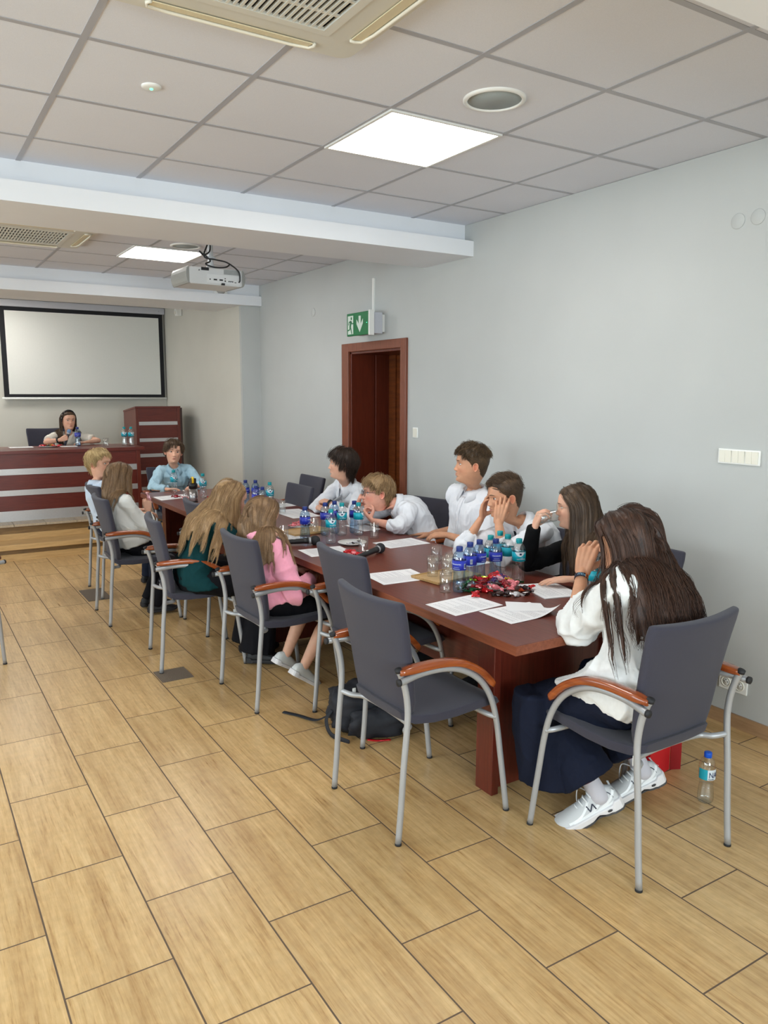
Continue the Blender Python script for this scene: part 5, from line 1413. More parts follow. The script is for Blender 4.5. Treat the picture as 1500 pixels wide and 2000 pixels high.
def make_hair(P, hs, H, RH, mat, parent, base, caps, seed):
    """cap that gives the volume plus combed locks; H head origin, RH head frame"""
    st = dict(P['hair']); rs = np.random.RandomState(seed)
    W = lambda p: H+(p*hs)@RH.T
    L = lambda w: ((w-H)@RH)/hs
    # --- cap
    nt_ = 80; t = np.linspace(-PI, PI, nt_, endpoint=False); rings = []
    for z in np.concatenate([np.linspace(-0.095, 0.095, 44), [0.1, 0.104, 0.1075, 0.11, 0.1115]]):
        x, y = base_xy(t, np.full(nt_, z)); rings.append(np.stack([x, y, np.full(nt_, z)], 1))
    CV, CF = loft(rings, cap=False); n0 = len(CV); top = len(CV)-nt_
    CF.append(tuple(top+i for i in range(nt_)))
    mk = scalp_mask(CV, st.get('edge', 0.02))
    jag = np.array([noise.noise(Vector(v*90)) for v in CV])*0.006
    CVj = CV.copy(); CVj[:, 2] += jag; mk = scalp_mask(CVj, st.get('edge', 0.02))
    th = np.interp(CV[:, 2], [-0.09, -0.02, 0.03, 0.07, 0.11], st['thick'])*mk
    if 'front' in st: th = th*np.where(CV[:, 1] > 0.03, st['front'], 1.0)
    th = np.where(mk <= 0.0, -0.004, th)
    d = CV-V3(0, -0.006, 0.0); d[:, 2] *= np.where(d[:, 2] > 0, 1.0, 0.2); d /= np.linalg.norm(d, axis=1)[:, None]
    nz = np.array([noise.fractal(Vector(v*st.get('lumpf', 30))+Vector((seed, 0, 0)), 1.0, 2.0, 3) for v in CV])
    CV2 = CV+d*(th*(1+st.get('lump', 0.15)*nz))[:, None]
    keep = [f for f in CF if any(mk[i] > 0.0 for i in f)]
    tn = np.clip(0.35+0.25*nz, 0, 1)
    obj_from('hair_cap', W(CV2), keep, mat, parent, base, True, np.stack([tn]*3, 1))
    # --- guides
    ng = st.get('guides', 90); m = st.get('steps', 14)
    roots = []
    while len(roots) < ng:
        v = rs.normal(size=3); v /= np.linalg.norm(v); p = EC+v*ER
        if scalp_mask(p[None], 0.01)[0] > 0.6 and p[2] > st.get('rootmin', -0.2): roots.append(p)
    R = np.array(roots); crown = V3(*st.get('crown', (0.0, -0.035, 0.113)))
    part = st.get('part')
    if part is not None: R = R[np.abs(R[:, 0]-part) > 0.003]
    ng = len(R)
    length = st['len'](R, rs) if callable(st['len']) else np.full(ng, st['len'])*(0.85+0.3*rs.rand(ng))
    off0 = np.interp(R[:, 2], [-0.09, -0.02, 0.03, 0.07, 0.11], st['thick'])*0.6+0.002
    if 'front' in st: off0 = off0*np.where(R[:, 1] > 0.03, st['front'], 1.0)
    layer = rs.rand(ng)*st.get('layer', 0.008)
    pos = R.copy(); G = np.empty((ng, m, 3)); gdir = (V3(0, 0, -1)@RH)
    ds = length/(m-1)
    vel = np.zeros_like(pos); hdir = V3(*st.get('slide', (0, 0, 0)))
    for k in range(m):
        off = off0+layer*min(1, k/4)
        pos = push_out(pos, off)
        w = W(pos)
        if caps and k > 1:
            w2 = caps_push(w.copy(), caps)
            if 'plane' in st:
                pp, pn = V3(*st['plane'][0]), V3(*st['plane'][1]); q_ = (w2-pp)@pn; kk = (q_ < 0) & (w2[:, 2] < 0.95); w2[kk] -= pn*q_[kk][:, None]
            dd = w2-w; ll = np.linalg.norm(dd, axis=1); touch = ll > 1e-4
            nrm = np.where(touch[:, None], dd/np.maximum(ll, 1e-6)[:, None], 0); w = w2; pos = L(w)
        else: touch = np.zeros(ng, bool); nrm = np.zeros((ng, 3))
        G[:, k] = w
        rad = (pos-EC)/ER**2; rad /= np.linalg.norm(rad, axis=1)[:, None]
        fl = pos-crown
        if part is not None: fl = fl*V3(0.25, 0.25, 0.25)+np.stack([np.sign(R[:, 0]-part)*0.06, np.full(ng, st.get('partback', -0.02)), np.full(ng, -0.02)], 1)
        if 'comb' in st: fl = fl*st.get('combmix', 0.0)+V3(*st['comb'])*0.1
        fl = fl-rad*np.sum(fl*rad, axis=1)[:, None]; fl /= np.linalg.norm(fl, axis=1)[:, None]+1e-6
        qd = (pos-EC)/ER; far = np.clip((np.linalg.norm(qd, axis=1)-1.25)/0.3, 0, 1); lowz = np.clip((0.02-pos[:, 2])/0.06, 0, 1)
        gw = st.get('grav', 0.3)*(0.25+0.75*np.maximum(far, lowz))
        gw = gw[:, None]
        if st.get('lock'):
            wf = np.clip((pos[:, 2]-0.005)/0.05, 0, 1)[:, None]; gw = np.maximum(gw, 1-wf)
            bk = np.clip((st.get('backfrom', 0.03)-R[:, 1])/0.04, 0, 1)[:, None]*(1-wf)
            d = fl*wf*(1-gw*0.5)+gdir*gw+(hdir@RH)*bk*st.get('air', 0.35)+rs.normal(size=(ng, 3))*st.get('messy', 0.05)
        else: d = fl*(1-gw*0.9)*(1-far[:, None]*0.9)+gdir*gw+rad*st.get('lift', 0.0)*(1-k/m)+rs.normal(size=(ng, 3))*st.get('messy', 0.05)
        if 'curl' in st:
            ph = rs.rand(ng)*0+np.arange(ng)*1.7+k*st.get('curlf', 1.5)
            side = np.cross(fl, rad); d = d+side*(st['curl']*np.sin(ph))[:, None]+rad*(st['curl']*0.8*np.cos(ph))[:, None]
        if touch.any():
            dr = np.array([0, 0, -1.0])+hdir; sl = dr-nrm*(nrm@dr)[:, None]; sl /= np.linalg.norm(sl, axis=1)[:, None]+1e-6
            d = np.where(touch[:, None], sl@RH, d)
        vel = 0.45*vel+0.55*d/(np.linalg.norm(d, axis=1)[:, None]+1e-6)
        pos = pos+vel/(np.linalg.norm(vel, axis=1)[:, None]+1e-6)*ds[:, None]/1.0
    # --- children
    nc = st.get('children', 10); cl = st.get('clump', 0.5); sp = st.get('spread', 0.010)*hs
    tt = np.linspace(0, 1, m)
    GG = np.repeat(G, nc, axis=0); N = ng*nc
    o3 = rs.normal(size=(N, 1, 3))*sp
    lock = st.get('lock', 0)
    if lock:
        o3 /= np.linalg.norm(o3, axis=2, keepdims=True); o3 *= lock*hs*(0.8+0.45*rs.rand(N, 1, 1))
        Gm = Geo(); rl = lock*hs*np.interp(tt, [0, 0.06, 0.5, 0.85, 1], [0.5, 1, 1.0, 0.75, 0.2])
        for q in range(ng): Gm.add(tube_np(G[q], rl))
        mc, mn, mf = remesh(Gm, 0.0065, 3)
        mc = mc-mn*0.002
        ml = L(mc); inside = np.linalg.norm((ml-EC)/(ER-0.004), axis=1) < 1
        tn = np.array([0.35+0.4*noise.noise(Vector((v[0]*60, v[1]*60, v[2]*9))) for v in mc])
        obj_from('hair_mass', mc, mf, mat, parent, base, True, np.clip(np.stack([tn]*3, 1), 0, 1))
    prof = (np.interp(tt, [0, 0.06, 0.5, 0.85, 1], [0.95, 1, 1.0, 0.8, 0.45]) if lock else (1-cl*tt))[None, :, None]
    wav = st.get('wave', 0.0)
    ph = np.repeat(rs.rand(ng)*6.28, nc)[:, None]+rs.normal(size=(N, 1))*0.35
    fq = st.get('wavef', 12.0)
    amp = wav*(np.clip(tt-0.25, 0, 1))[None, :]*(0.6+0.8*np.repeat(rs.rand(ng), nc)[:, None])
    dirv = rs.normal(size=(ng, 3)); dirv[:, 2] *= 0.2; dirv = np.repeat(dirv/np.linalg.norm(dirv, axis=1)[:, None], nc, axis=0)
    Ppath = GG+o3*prof+(dirv[:, None, :]*(amp*np.sin(fq*tt[None, :]+ph))[:, :, None])
    # keep children out of the skull and off the body
    flat_ = Ppath.reshape(-1, 3); loc = L(flat_); loc = push_out(loc, np.full(len(loc), 0.0015)); flat_ = W(loc)
    if caps: flat_ = caps_push(flat_, [(a, b, r-0.002) for a, b, r in caps])
    if 'plane' in st:
        pp, pn = V3(*st['plane'][0]), V3(*st['plane'][1]); q_ = (flat_-pp)@pn; kk = (q_ < 0) & (flat_[:, 2] < 0.95); flat_[kk] -= pn*q_[kk][:, None]
    Ppath = flat_.reshape(N, m, 3)
    # finer smoothing along the strand
    r0 = st.get('rad', 0.0016); rad = r0*np.interp(tt, [0, 0.1, 0.7, 1], [0.7, 1, 0.85, 0.15])
    tg = np.repeat(rs.rand(ng), nc)*0.6+rs.rand(N)*0.4
    if st.get('tips', 0): tg = tg
    V, F, T = strands_mesh(Ppath, rad, np.stack([tg]*3, 1))
    if st.get('tips', 0):
        k = np.tile(np.repeat(tt, 3), N); T = np.clip(T*(0.6)+(k*st['tips'])[:, None], 0, 1)
    fast_mesh('hair_strands', V, F, mat, parent, base, T)

def tube_np(P, R, n=8):
    m = len(P); T = np.empty_like(P); T[1:-1] = P[2:]-P[:-2]; T[0] = P[1]-P[0]; T[-1] = P[-1]-P[-2]; T /= np.linalg.norm(T, axis=1)[:, None]+1e-9
    rings = []; prev = V3(0.3, 0.9, 0.2)
    for k in range(m):
        a = prev-T[k]*np.dot(prev, T[k]); a = unit(a); prev = a; b = np.cross(T[k], a); an = np.linspace(0, 2*PI, n, endpoint=False)
        rings.append(P[k]+np.outer(R[k]*np.cos(an), a)+np.outer(R[k]*np.sin(an), b))
    return loft(rings)

# ---- hands
FING = [(0.030, 0.088, 0.072, 0.0088), (0.0105, 0.093, 0.079, 0.0090), (-0.0095, 0.089, 0.073, 0.0086), (-0.0285, 0.080, 0.058, 0.0078)]
POSES = {
 'flat':    dict(c=[(0.12,0.15,0.1)]*4, sp=0.07, th=(0.75,0.70,0.10), tb=0.2),
 'relaxed': dict(c=[(0.35,0.45,0.3),(0.42,0.5,0.3),(0.5,0.55,0.3),(0.55,0.6,0.3)], sp=0.05, th=(0.62,0.72,0.35), tb=0.3),
 'grip':    dict(c=[(0.75,0.75,0.4),(0.8,0.8,0.4),(0.85,0.85,0.4),(0.9,0.85,0.4)], sp=0.04, th=(0.50,0.55,0.80), tb=0.35),
 'tight':   dict(c=[(1.15,1.25,0.7),(1.2,1.3,0.7),(1.25,1.3,0.7),(1.3,1.3,0.7)], sp=0.02, th=(0.20,0.45,0.90), tb=1.0),
 'cup':     dict(c=[(0.25,0.35,0.3),(0.2,0.35,0.3),(0.25,0.4,0.3),(0.4,0.45,0.3)], sp=0.10, th=(0.42,0.45,0.80), tb=0.3),
 'pinch':   dict(c=[(0.85,0.75,0.35),(1.05,1.0,0.5),(1.2,1.2,0.6),(1.3,1.25,0.6)], sp=0.03, th=(0.30,0.75,0.62), tb=0.45),
}
def hand_geo(G, W, f, n, right, pose, hs):
    f = unit(f); n = unit(n-f*np.dot(n, f)); s = np.cross(f, n) if right else np.cross(n, f)
    Pz = POSES[pose]
    pt = lambda a, b, c: W+(s*a+f*b+n*c)*hs
    for (a, b, L, r) in FING:
        G.add(capsule([pt(a*0.55, 0.0, 0.002), pt(a*0.8, b*0.5, -0.002), pt(a, b, 0)], [0.0135*hs, 0.0128*hs, (r+0.0022)*hs], 14, 1.0))
    G.add(capsule([pt(0.012, 0.012, 0.006), pt(-0.010, 0.045, 0.005), pt(0.0, 0.075, 0.002)], [0.015*hs, 0.014*hs, 0.012*hs], 12))
    for i, (a, b, L, r) in enumerate(FING):
        c = Pz['c'][i]; sa = (1.5-i)*Pz['sp']
        d0 = unit(f*math.cos(sa)+s*math.sin(sa)); p = pt(a, b, 0); ang = 0; pts = [pt(a, b-0.006, 0), p]; rr = [r*hs*1.05, r*hs*1.05]
        for k, (fr, cc) in enumerate(zip((0.45, 0.30, 0.25), c)):
            ang += cc; d = d0*math.cos(ang)+n*math.sin(ang)
            mid = p+d*L*fr*0.5*hs; p = p+d*L*fr*hs
            pts += [mid, p]; rk = r*hs*(0.97, 0.89, 0.78)[k]; rr += [rk*0.95, rk]
        G.add(capsule(pts, rr, 12))
    th = Pz['th']; d = unit(s*th[0]+f*th[1]+n*th[2]); p = pt(0.018, 0.020, 0.008)
    p1 = p+d*0.046*hs; ax = unit(np.cross(d, f+n*0.3)); tb = Pz['tb']
    def rotv(v, k, a): return v*math.cos(a)+np.cross(k, v)*math.sin(a)+k*np.dot(k, v)*(1-math.cos(a))
    d2 = rotv(d, ax, tb*0.6); p2 = p1+d2*0.033*hs; d3 = rotv(d2, ax, tb*0.6); p3 = p2+d3*0.024*hs
    G.add(capsule([pt(0.008, 0.004, 0.004), p, p1, p2, p3], [0.014*hs, 0.0155*hs, 0.0118*hs, 0.0102*hs, 0.0082*hs], 12))

def ik(S, W, L1, L2, hint):
    d = W-S; D = np.linalg.norm(d)
    if D > (L1+L2)*0.995: W = S+d/D*(L1+L2)*0.995; d = W-S; D = np.linalg.norm(d)
    if D < abs(L1-L2)+0.02: D = abs(L1-L2)+0.02
    u = unit(d); a = (L1*L1-L2*L2+D*D)/(2*D); h = math.sqrt(max(0, L1*L1-a*a))
    v = (hint-S); v = v-u*np.dot(v, u); v = unit(v)
    return S+u*a+v*h, W

# ---- shoes
def make_shoe(ankle, fwd, up, parent, base, kind, hs):
    """kind: 'black', 'white', 'sneaker'; ankle point about 8 cm above the sole, sole plane given by up"""
    Rf = frame(fwd, up)
    def W(x, y, z): return ankle+(Rf@V3(x, y, z))*hs
    st = [(-0.062,0.026,0.030,0.020),(-0.055,0.032,0.062,0.0),(-0.03,0.035,0.078,0.0),(0.0,0.036,0.080,0.0),(0.035,0.037,0.068,0.0),(0.075,0.042,0.054,0.0),(0.115,0.046,0.044,0.0),(0.150,0.043,0.034,0.002),(0.175,0.033,0.024,0.005),(0.187,0.018,0.012,0.010)]
    rings = []
    for y, w, h, z0 in st:
        a = np.linspace(0, 2*PI, 24, endpoint=False); c = np.cos(a); s = np.sin(a)
        x = w*np.sign(c)*np.abs(c)**0.75; z = np.where(s > 0, s**0.9*1.0 if False else np.abs(s)**0.9*h*0.72+h*0.28, (1-np.abs(s)**0.6)*h*0.28+z0*0)
        z = z*1.0+z0*0.5
        rings.append(np.array([W(xx*(1-0.25*max(0, zz/0.08)), y, zz-0.080+0.012) for xx, zz in zip(x, z)]))
    mats = {'black': M['shoe_black'], 'white': M['shoe_white'], 'sneaker': M['shoe_mesh']}
    V, F = loft(rings); up_o = obj_from('shoe', V, F, mats[kind], parent, base)
    def slab(name, z0, z1, grow, mat, notch=False, arch=0.0):
        outline = []
        for y, w, h, zz in st:
            outline.append((y*1.02, w+grow))
        ys = [o[0] for o in outline]; yy = np.linspace(ys[0]-0.006, ys[-1]+0.006, 26)
        ww = np.interp(yy, ys, [o[1] for o in outline]); ww[0] *= 0.75; ww[-1] *= 0.7
        V = []; F = []
        for y, w in zip(yy, ww):
            flare = 0.004 if y < -0.02 else 0.0
            toe = max(0, (y-0.13)/0.06)**2*0.012
            ar = arch*math.exp(-((y-0.028)/0.018)**2)
            for x, z in ((-w-flare, z0+toe+ar), (w+flare, z0+toe+ar), (w, z1+toe*0.7+(0.012 if y < -0.03 else 0)), (-w, z1+toe*0.7+(0.012 if y < -0.03 else 0))): V.append(W(x, y, z-0.080+0.0))
        m = len(yy)
        for k in range(m-1):
            for i in range(4): j = (i+1) % 4; F.append((k*4+i, k*4+j, (k+1)*4+j, (k+1)*4+i))
        F.append((3,2,1,0)); F.append(tuple((m-1)*4+i for i in range(4)))
        o = obj_from(name, np.array(V), F, mat, up_o, base, False)
        b = o.modifiers.new('bevel', 'BEVEL'); b.width = 0.004; b.segments = 2; b.limit_method = 'ANGLE'; b.angle_limit = 0.7
        return o
    if kind == 'sneaker':
        slab('midsole', 0.007, 0.030, 0.007, M['shoe_sole'], arch=0.012)
        slab('outsole', 0.0, 0.008, 0.006, M['shoe_grey'], arch=0.014)
        for s in (-1, 1):
            b = MB()
            # swooping overlays, ribbons hugging the side
            bv = BVHTree.FromPolygons([tuple(v) for v in V], F)
            def on(y, z, off=0.0016):
                o_ = W(s*0.12, y, z-0.068); d_ = -s*Rf[:, 0]
                h = bv.ray_cast(Vector(o_), Vector(d_))
                return (np.array(h[0])-d_*off) if h[0] is not None else W(s*0.03, y, z-0.068)
            def ribbon(name, pts, w, mat):
                g = MB(); Vv = []; Ff = []
                pp = smooth_path([V3(p[0], p[1], 0) for p in pts], 6)
                for k, p in enumerate(pp):
                    tv = pp[min(k+1, len(pp)-1)]-pp[max(k-1, 0)]; nv = unit(V3(-tv[1], tv[0], 0))
                    for e in (-1, 1): q = p+nv*w*e*0.5; Vv.append(on(q[0], q[1])); Vv.append(on(q[0], q[1], -0.001))
                for k in range(len(pp)-1):
                    a = 4*k; Ff += [(a, a+2, a+6, a+4), (a, a+4, a+5, a+1), (a+2, a+3, a+7, a+6)]
                obj_from(name, np.array(Vv), Ff, mat, up_o, base, False)
            ribbon('side_overlay', [(0.135,0.022),(0.09,0.028),(0.06,0.045),(0.045,0.060)], 0.007, M['shoe_panel'])
            ribbon('side_overlay', [(0.10,0.020),(0.045,0.026),(0.01,0.045),(-0.005,0.072)], 0.009, M['shoe_panel'])
            ribbon('side_overlay', [(0.02,0.022),(-0.02,0.034),(-0.045,0.052),(-0.053,0.066)], 0.009, M['shoe_panel'])
            ribbon('side_overlay', [(0.12,0.020),(0.06,0.020),(0.0,0.022),(-0.05,0.026)], 0.008, M['shoe_panel'])
            ribbon('heel_line', [(-0.020,0.070),(-0.034,0.058),(-0.042,0.040)], 0.003, M['shoe_navy'])
            for k, (p, q) in enumerate((((0.028,0.030),(0.034,0.050)), ((0.034,0.050),(0.050,0.030)), ((0.050,0.030),(0.056,0.050)))):
                ribbon('letter_n_stroke', [p, ((p[0]+q[0])/2, (p[1]+q[1])/2), q], 0.0045, M['shoe_navy'])
            # dark oval in the heel wedge
            g = MB(); g.lathe([(0.010,0.0),(0.010,0.001)], 20)
            oo = g.build('sole_window', M['shoe_grey'], up_o); mt = np.eye(4)
            mt[:3, 0] = Rf[:, 1]*1.0; mt[:3, 1] = Rf[:, 2]*0.5; mt[:3, 2] = Rf[:, 0]*s; mt[:3, 3] = W(s*0.0438, -0.012, 0.020-0.080)-base
            oo.matrix_local = Matrix(mt.tolist())
        for k in range(4):
            y = 0.03+0.018*k; zz = 0.068-0.0085*k
            p = [W(-0.02, y, zz-0.066), W(0, y+0.004, zz-0.058), W(0.02, y, zz-0.066)]
            Vt, Ft = capsule(smooth_path(p, 4), [0.0028*hs]*9, 8); obj_from('lace', Vt, Ft, M['shoe_panel'], up_o, base)
        Vt, Ft = capsule(smooth_path([W(0.01, 0.03, 0.012), W(0.045, 0.05, 0.01), W(0.05, 0.07, -0.03), W(0.043, 0.075, -0.055)], 6), [0.0022*hs]*19, 8); obj_from('lace', Vt, Ft, M['shoe_panel'], up_o, base)
    else:
        slab('sole', 0.0, 0.022, 0.005, M['shoe_sole'] if kind == 'white' or hs > 0.98 else M['shoe_black'])
    return up_o

# ---- the figure
M['shoe_black'] = simple('black_trainer', srgb(26, 26, 30), 0.55)
M['shoe_white'] = simple('white_trainer', srgb(214, 216, 214), 0.6)
M['shoe_mesh'] = simple('white_mesh_trainer', srgb(204, 206, 208), 0.7, bump=0.5, bump_scale=500)
M['shoe_panel'] = simple('glossy_white_overlay', srgb(236, 238, 240), 0.3)
M['shoe_sole'] = simple('white_sole', srgb(228, 226, 228), 0.5)
M['shoe_grey'] = simple('dark_grey_outsole', srgb(70, 70, 72), 0.7)
M['shoe_navy'] = simple('navy_trim', srgb(24, 28, 52), 0.4)
M['eye_white'] = simple('eye_white', srgb(222, 216, 210), 0.25)
M['pupil'] = simple('pupil', srgb(12, 10, 10), 0.15)
M['lash'] = simple('dark_lashes', srgb(40, 28, 24), 0.6)
M['button'] = simple('pearl_button', srgb(225, 226, 230), 0.3)

def person(P):
    s = P.get('s', 1.0); hs = P.get('hs', 1.0)
    pel = V3(*P['pelvis']); N = V3(*P['neck']); H = V3(*P['head'])
    hd = P['heading']; lat0 = V3(math.sin(hd), -math.cos(hd), 0); fwd0 = V3(math.cos(hd), math.sin(hd), 0)
    cy = P.get('chest_yaw', hd); latc = V3(math.sin(cy), -math.cos(cy), P.get('chest_roll', 0.0)); latc = unit(latc)
    base = V3(pel[0], pel[1], P.get('floor', 0.0))
    root = thing('person', P['label'], 'person', tuple(base))
    up = unit(N-pel); Ln = np.linalg.norm(N-pel)
    sd = P.get('seed', 1)
    # spine
    bend = P.get('bend', 0.05)
    ctrl = (pel+N)/2-fwd0*bend+V3(0, 0, bend*0.4)
    def spine(t): return (1-t)**2*pel+2*t*(1-t)*ctrl+t*t*N
    def sframe(t):
        tg = unit(2*(1-t)*(ctrl-pel)+2*t*(N-ctrl)); lt = unit(lat0*(1-t)+latc*t); f = unit(np.cross(tg, lt)); lt = np.cross(f, tg); return np.stack([lt, f, tg], 1)
    wid = P.get('width', 1.0)*s; dep = P.get('depth', 1.0)*s
    ts = [-0.10, 0.0, 0.12, 0.28, 0.42, 0.56, 0.70, 0.82, 0.90, 0.96, 1.02]
    ww = [0.150, 0.165, 0.162, 0.148, 0.138, 0.142, 0.154, 0.156, 0.140, 0.098, 0.056]
    df = [0.095, 0.108, 0.108, 0.100, 0.098, 0.104, 0.108, 0.098, 0.080, 0.062, 0.050]
    db = [0.100, 0.112, 0.108, 0.095, 0.090, 0.095, 0.102, 0.100, 0.088, 0.070, 0.052]
    def torso(gw, gd, hem=None):
        rings = []
        for i, t in enumerate(ts):
            R = sframe(max(0, min(1, t))); rings.append(ering(spine(t), R, ww[i]*wid*gw, df[i]*dep*gd, db[i]*dep*gd, 32))
        return loft(rings)
    Rc = sframe(1.0)
    sw = P.get('shoulder', 0.158)*s
    SR = N+Rc[:, 0]*sw-Rc[:, 2]*0.045*s-Rc[:, 1]*0.004; SL = N-Rc[:, 0]*sw-Rc[:, 2]*0.045*s-Rc[:, 1]*0.004
    if 'shrugR' in P: SR = SR+V3(*P['shrugR'])
    if 'shrugL' in P: SL = SL+V3(*P['shrugL'])
    L1, L2 = 0.275*s, 0.245*s
    arms = {}
    for side, S0 in (('R', SR), ('L', SL)):
        a = P['arm'+side]
        E, Wr = ik(S0, V3(*a['wrist']), L1, L2, V3(*a['elbow']))
        if a.get('exact'): E, Wr = V3(*a['elbow']), V3(*a['wrist'])
        arms[side] = (S0, E, Wr, a)
    hipR = pel+lat0*0.088*s; hipL = pel-lat0*0.088*s
    legs = {}
    for side, h in (('R', hipR), ('L', hipL)):
        l = P['leg'+side]; K, An = ik(h, V3(*l['ankle']), 0.41*s, 0.40*s, V3(*l['knee'])); legs[side] = (h, K, An, l)
    skin = P['skin']
    # --- body: one figure under the clothes
    G = Geo(); G.add(torso(0.86, 0.86))
    G.add(capsule([spine(0.95), N+Rc[:, 2]*0.02*s], [0.050*s, 0.046*s]))
    for side in 'RL':
        h, K, An, l = legs[side]
        G.add(capsule([h, (h+K)/2, K, (K*0.6+An*0.4), An], [0.074*s, 0.064*s, 0.050*s, 0.047*s, 0.032*s]))
    bc, bn, bf = remesh(G, 0.012, 2)
    BG = Geo(); BG.add((bc, bf)); tints = [np.zeros((len(bc), 3))]
    for side in 'RL':
        S0, E, Wr, a = arms[side]; G = Geo()
        fd = unit(Wr-E); pn = unit(V3(*a['palm'])); fing = V3(*a['fingers']) if 'fingers' in a else fd
        fing = unit(fing); pn = unit(pn-fing*np.dot(pn, fing))
        wide = np.cross(fing, pn)
        G.add(capsule([S0, (S0*0.5+E*0.5), E], [0.046*s, 0.041*s, 0.035*s], 18))
        G.add(capsule([E, E*0.72+Wr*0.28, E*0.35+Wr*0.65, Wr-fd*0.012], [0.0345*s, 0.0365*s, 0.0285*s, 0.0225*s], 18, 0.86, wide))
        G.add(capsule([Wr-fd*0.02, Wr+fing*0.012], [0.0215*s, 0.020*s], 14, 0.8, wide))
        hand_geo(G, Wr, fing, pn, side == 'R', a.get('pose', 'relaxed'), P.get('hand', 0.95*s))
        c, n_, f = remesh(G, 0.0032 if P.get('near') else 0.0036, 2)
        BG.add((c, f)); tints.append(np.zeros((len(c), 3)))
    # head
    RH = rot_frame(P['head_yaw'], P.get('head_pitch', 0.0), P.get('head_roll', 0.0))
    V, F, T = make_head(P, hs)
    Vw = H+V@RH.T
    zl = V[:, 2]/hs; w = np.clip((-0.112-zl)/0.085, 0, 1); w = (w*w*(3-2*w))[:, None]
    Nb = N+Rc[:, 2]*0.0+Rc[:, 1]*0.006
    Vn = Nb+(np.stack([V[:, 0], V[:, 1], V[:, 2]+0.205*hs], 1))@Rc.T
    Vw = Vw*(1-w)+Vn*w
    BG.add((Vw, F)); tints.append(T)
    V, F = BG.data(); body = obj_from('body', V, F, skin, root, base, True, np.concatenate(tints))
    # eyes, brows
    for e in (-1, 1):
        ec = eye_center(e)
        rings = []; na = 20; prof = [0.02, 0.19, 0.20, 0.46, 0.47, 0.8, 1.2, 1.6, 2.2, 2.9]
        gz = P.get('gaze', (0.0, 0.0)); gd = unit(V3(math.sin(gz[0]), 1, math.sin(gz[1]))); gf = frame(gd, V3(0, 0, 1))
        for a in prof: 
            an = np.linspace(0, 2*PI, na, endpoint=False); r = 0.0133
            rings.append(ec+(np.stack([np.cos(an)*r*math.sin(a), np.full(na, r*math.cos(a)), np.sin(an)*r*math.sin(a)], 1))@gf.T)
        EV, EF = loft(rings); mi = []
        for k in range(len(prof)-1): mi += [(2 if k < 1 else 1 if k < 3 else 0)]*na
        mi += [2, 0]
        obj_from('eye', H+(EV*hs)@RH.T, EF, [M['eye_white'], P['iris'], M['pupil']], root, base, True, None, mi)
        bp = []
        for u in np.linspace(0, 1, 9):
            x = 0.012+0.036*u; z = 0.0215+0.0055*math.sin(u*2.3)-0.004*u; tt = np.linspace(0, 1.2, 100); bx, by = base_xy(tt, np.full(100, z)); y = float(np.interp(x, bx, by))+float(face_y(np.array([x]), np.array([z]), P)[0])+0.0002
            bp.append(V3(e*x, y, z))
        BV, BF = capsule(bp, [0.0012,0.0018,0.0022,0.0022,0.0021,0.0019,0.0016,0.0012,0.0008], 10, 0.6, RH[:, 2])
        obj_from('eyebrow', H+(BV*hs)@RH.T, BF, P.get('browmat', P['hairmat']), root, base)
        lp = []
        for u in np.linspace(-1, 1, 11):
            ph = math.radians(66)*u; e0 = math.radians(P.get('lid', 25))*max(0.05, math.cos(ph*1.05))**0.7; r = 0.0146
            lp.append(ec+V3(r*math.sin(ph)*math.cos(e0), r*math.cos(ph)*math.cos(e0), r*math.sin(e0)))
        LV, LF = capsule(lp, [0.0005]+[0.0009]*9+[0.0005], 6); obj_from('eyelashes', H+(LV*hs)@RH.T, LF, M['lash'], root, base)
    # --- trousers or skirt
    if P.get('bottom'):
        kind, mat = P['bottom'][0], P['bottom'][1]
        G = Geo()
        rings = []
        for t, k in ((-0.14, 0.9), (-0.05, 1.0), (0.06, 1.02), (0.18, 0.97)):
            R = sframe(max(0, t)); rings.append(ering(spine(t), R, 0.168*wid*k*1.03, 0.110*dep*k*1.04, 0.116*dep*k*1.04, 28))
        G.add(loft(rings))
        bo = []
        for side in 'RL':
            h, K, An, l = legs[side]
            if kind == 'slim': r = [0.086, 0.076, 0.060, 0.056, 0.044]
            elif kind == 'regular': r = [0.090, 0.082, 0.068, 0.064, 0.056]
            elif kind == 'wide': r = [0.098, 0.095, 0.090, 0.098, 0.110]
            elif kind == 'skirt': r = [0.105, 0.105, 0.095]
            elif kind == 'shorts': r = [0.092, 0.090, 0.082]
            if kind in ('skirt', 'shorts'):
                G.add(capsule([h, (h+K)/2, h*0.2+K*0.8], [q*s for q in r], 20)); bo.append((tuple(h), 0.15, 0.4))
            else:
                end = An+unit(An-K)*(0.02*s if not P.get('near') or kind != 'wide' else -0.055)
                G.add(capsule([h, (h+K)/2, K, K*0.5+An*0.5], [q*s for q in r[:4]], 20))
                rr = []
                R2 = frame(unit(np.cross(unit(An-K), lat0)), -unit(An-K))
                for u, q in ((0.0, r[2]), (0.5, r[3]), (1.0, r[4])):
                    c_ = K*(1-u)+end*u; rr.append(ering(c_, np.stack([R2[:, 0], R2[:, 1], R2[:, 2]], 1), q*s, q*s, q*s, 20, 1.0))
                G.add(loft(rr)); bo.append((tuple(K), 0.16, 1.0)); bo.append((tuple(An), 0.12, 0.8))
        for dr in P.get('drape', []):
            rings = [np.array([V3(c_[0]+rx*math.cos(t_)+0.0*i_, c_[1]+ry*math.sin(t_), c_[2]) for t_ in np.linspace(0, 2*PI, 28, endpoint=False)]) for i_, (c_, rx, ry) in enumerate(dr)]
            G.add(loft(rings))
        if kind == 'skirt':   # cloth spanning between the thighs
            G.add(capsule([(hipR+hipL)/2, (legs['R'][1]+legs['L'][1])/2*0.75+(hipR+hipL)/2*0.25], [0.10*s, 0.085*s], 20, 1.0))
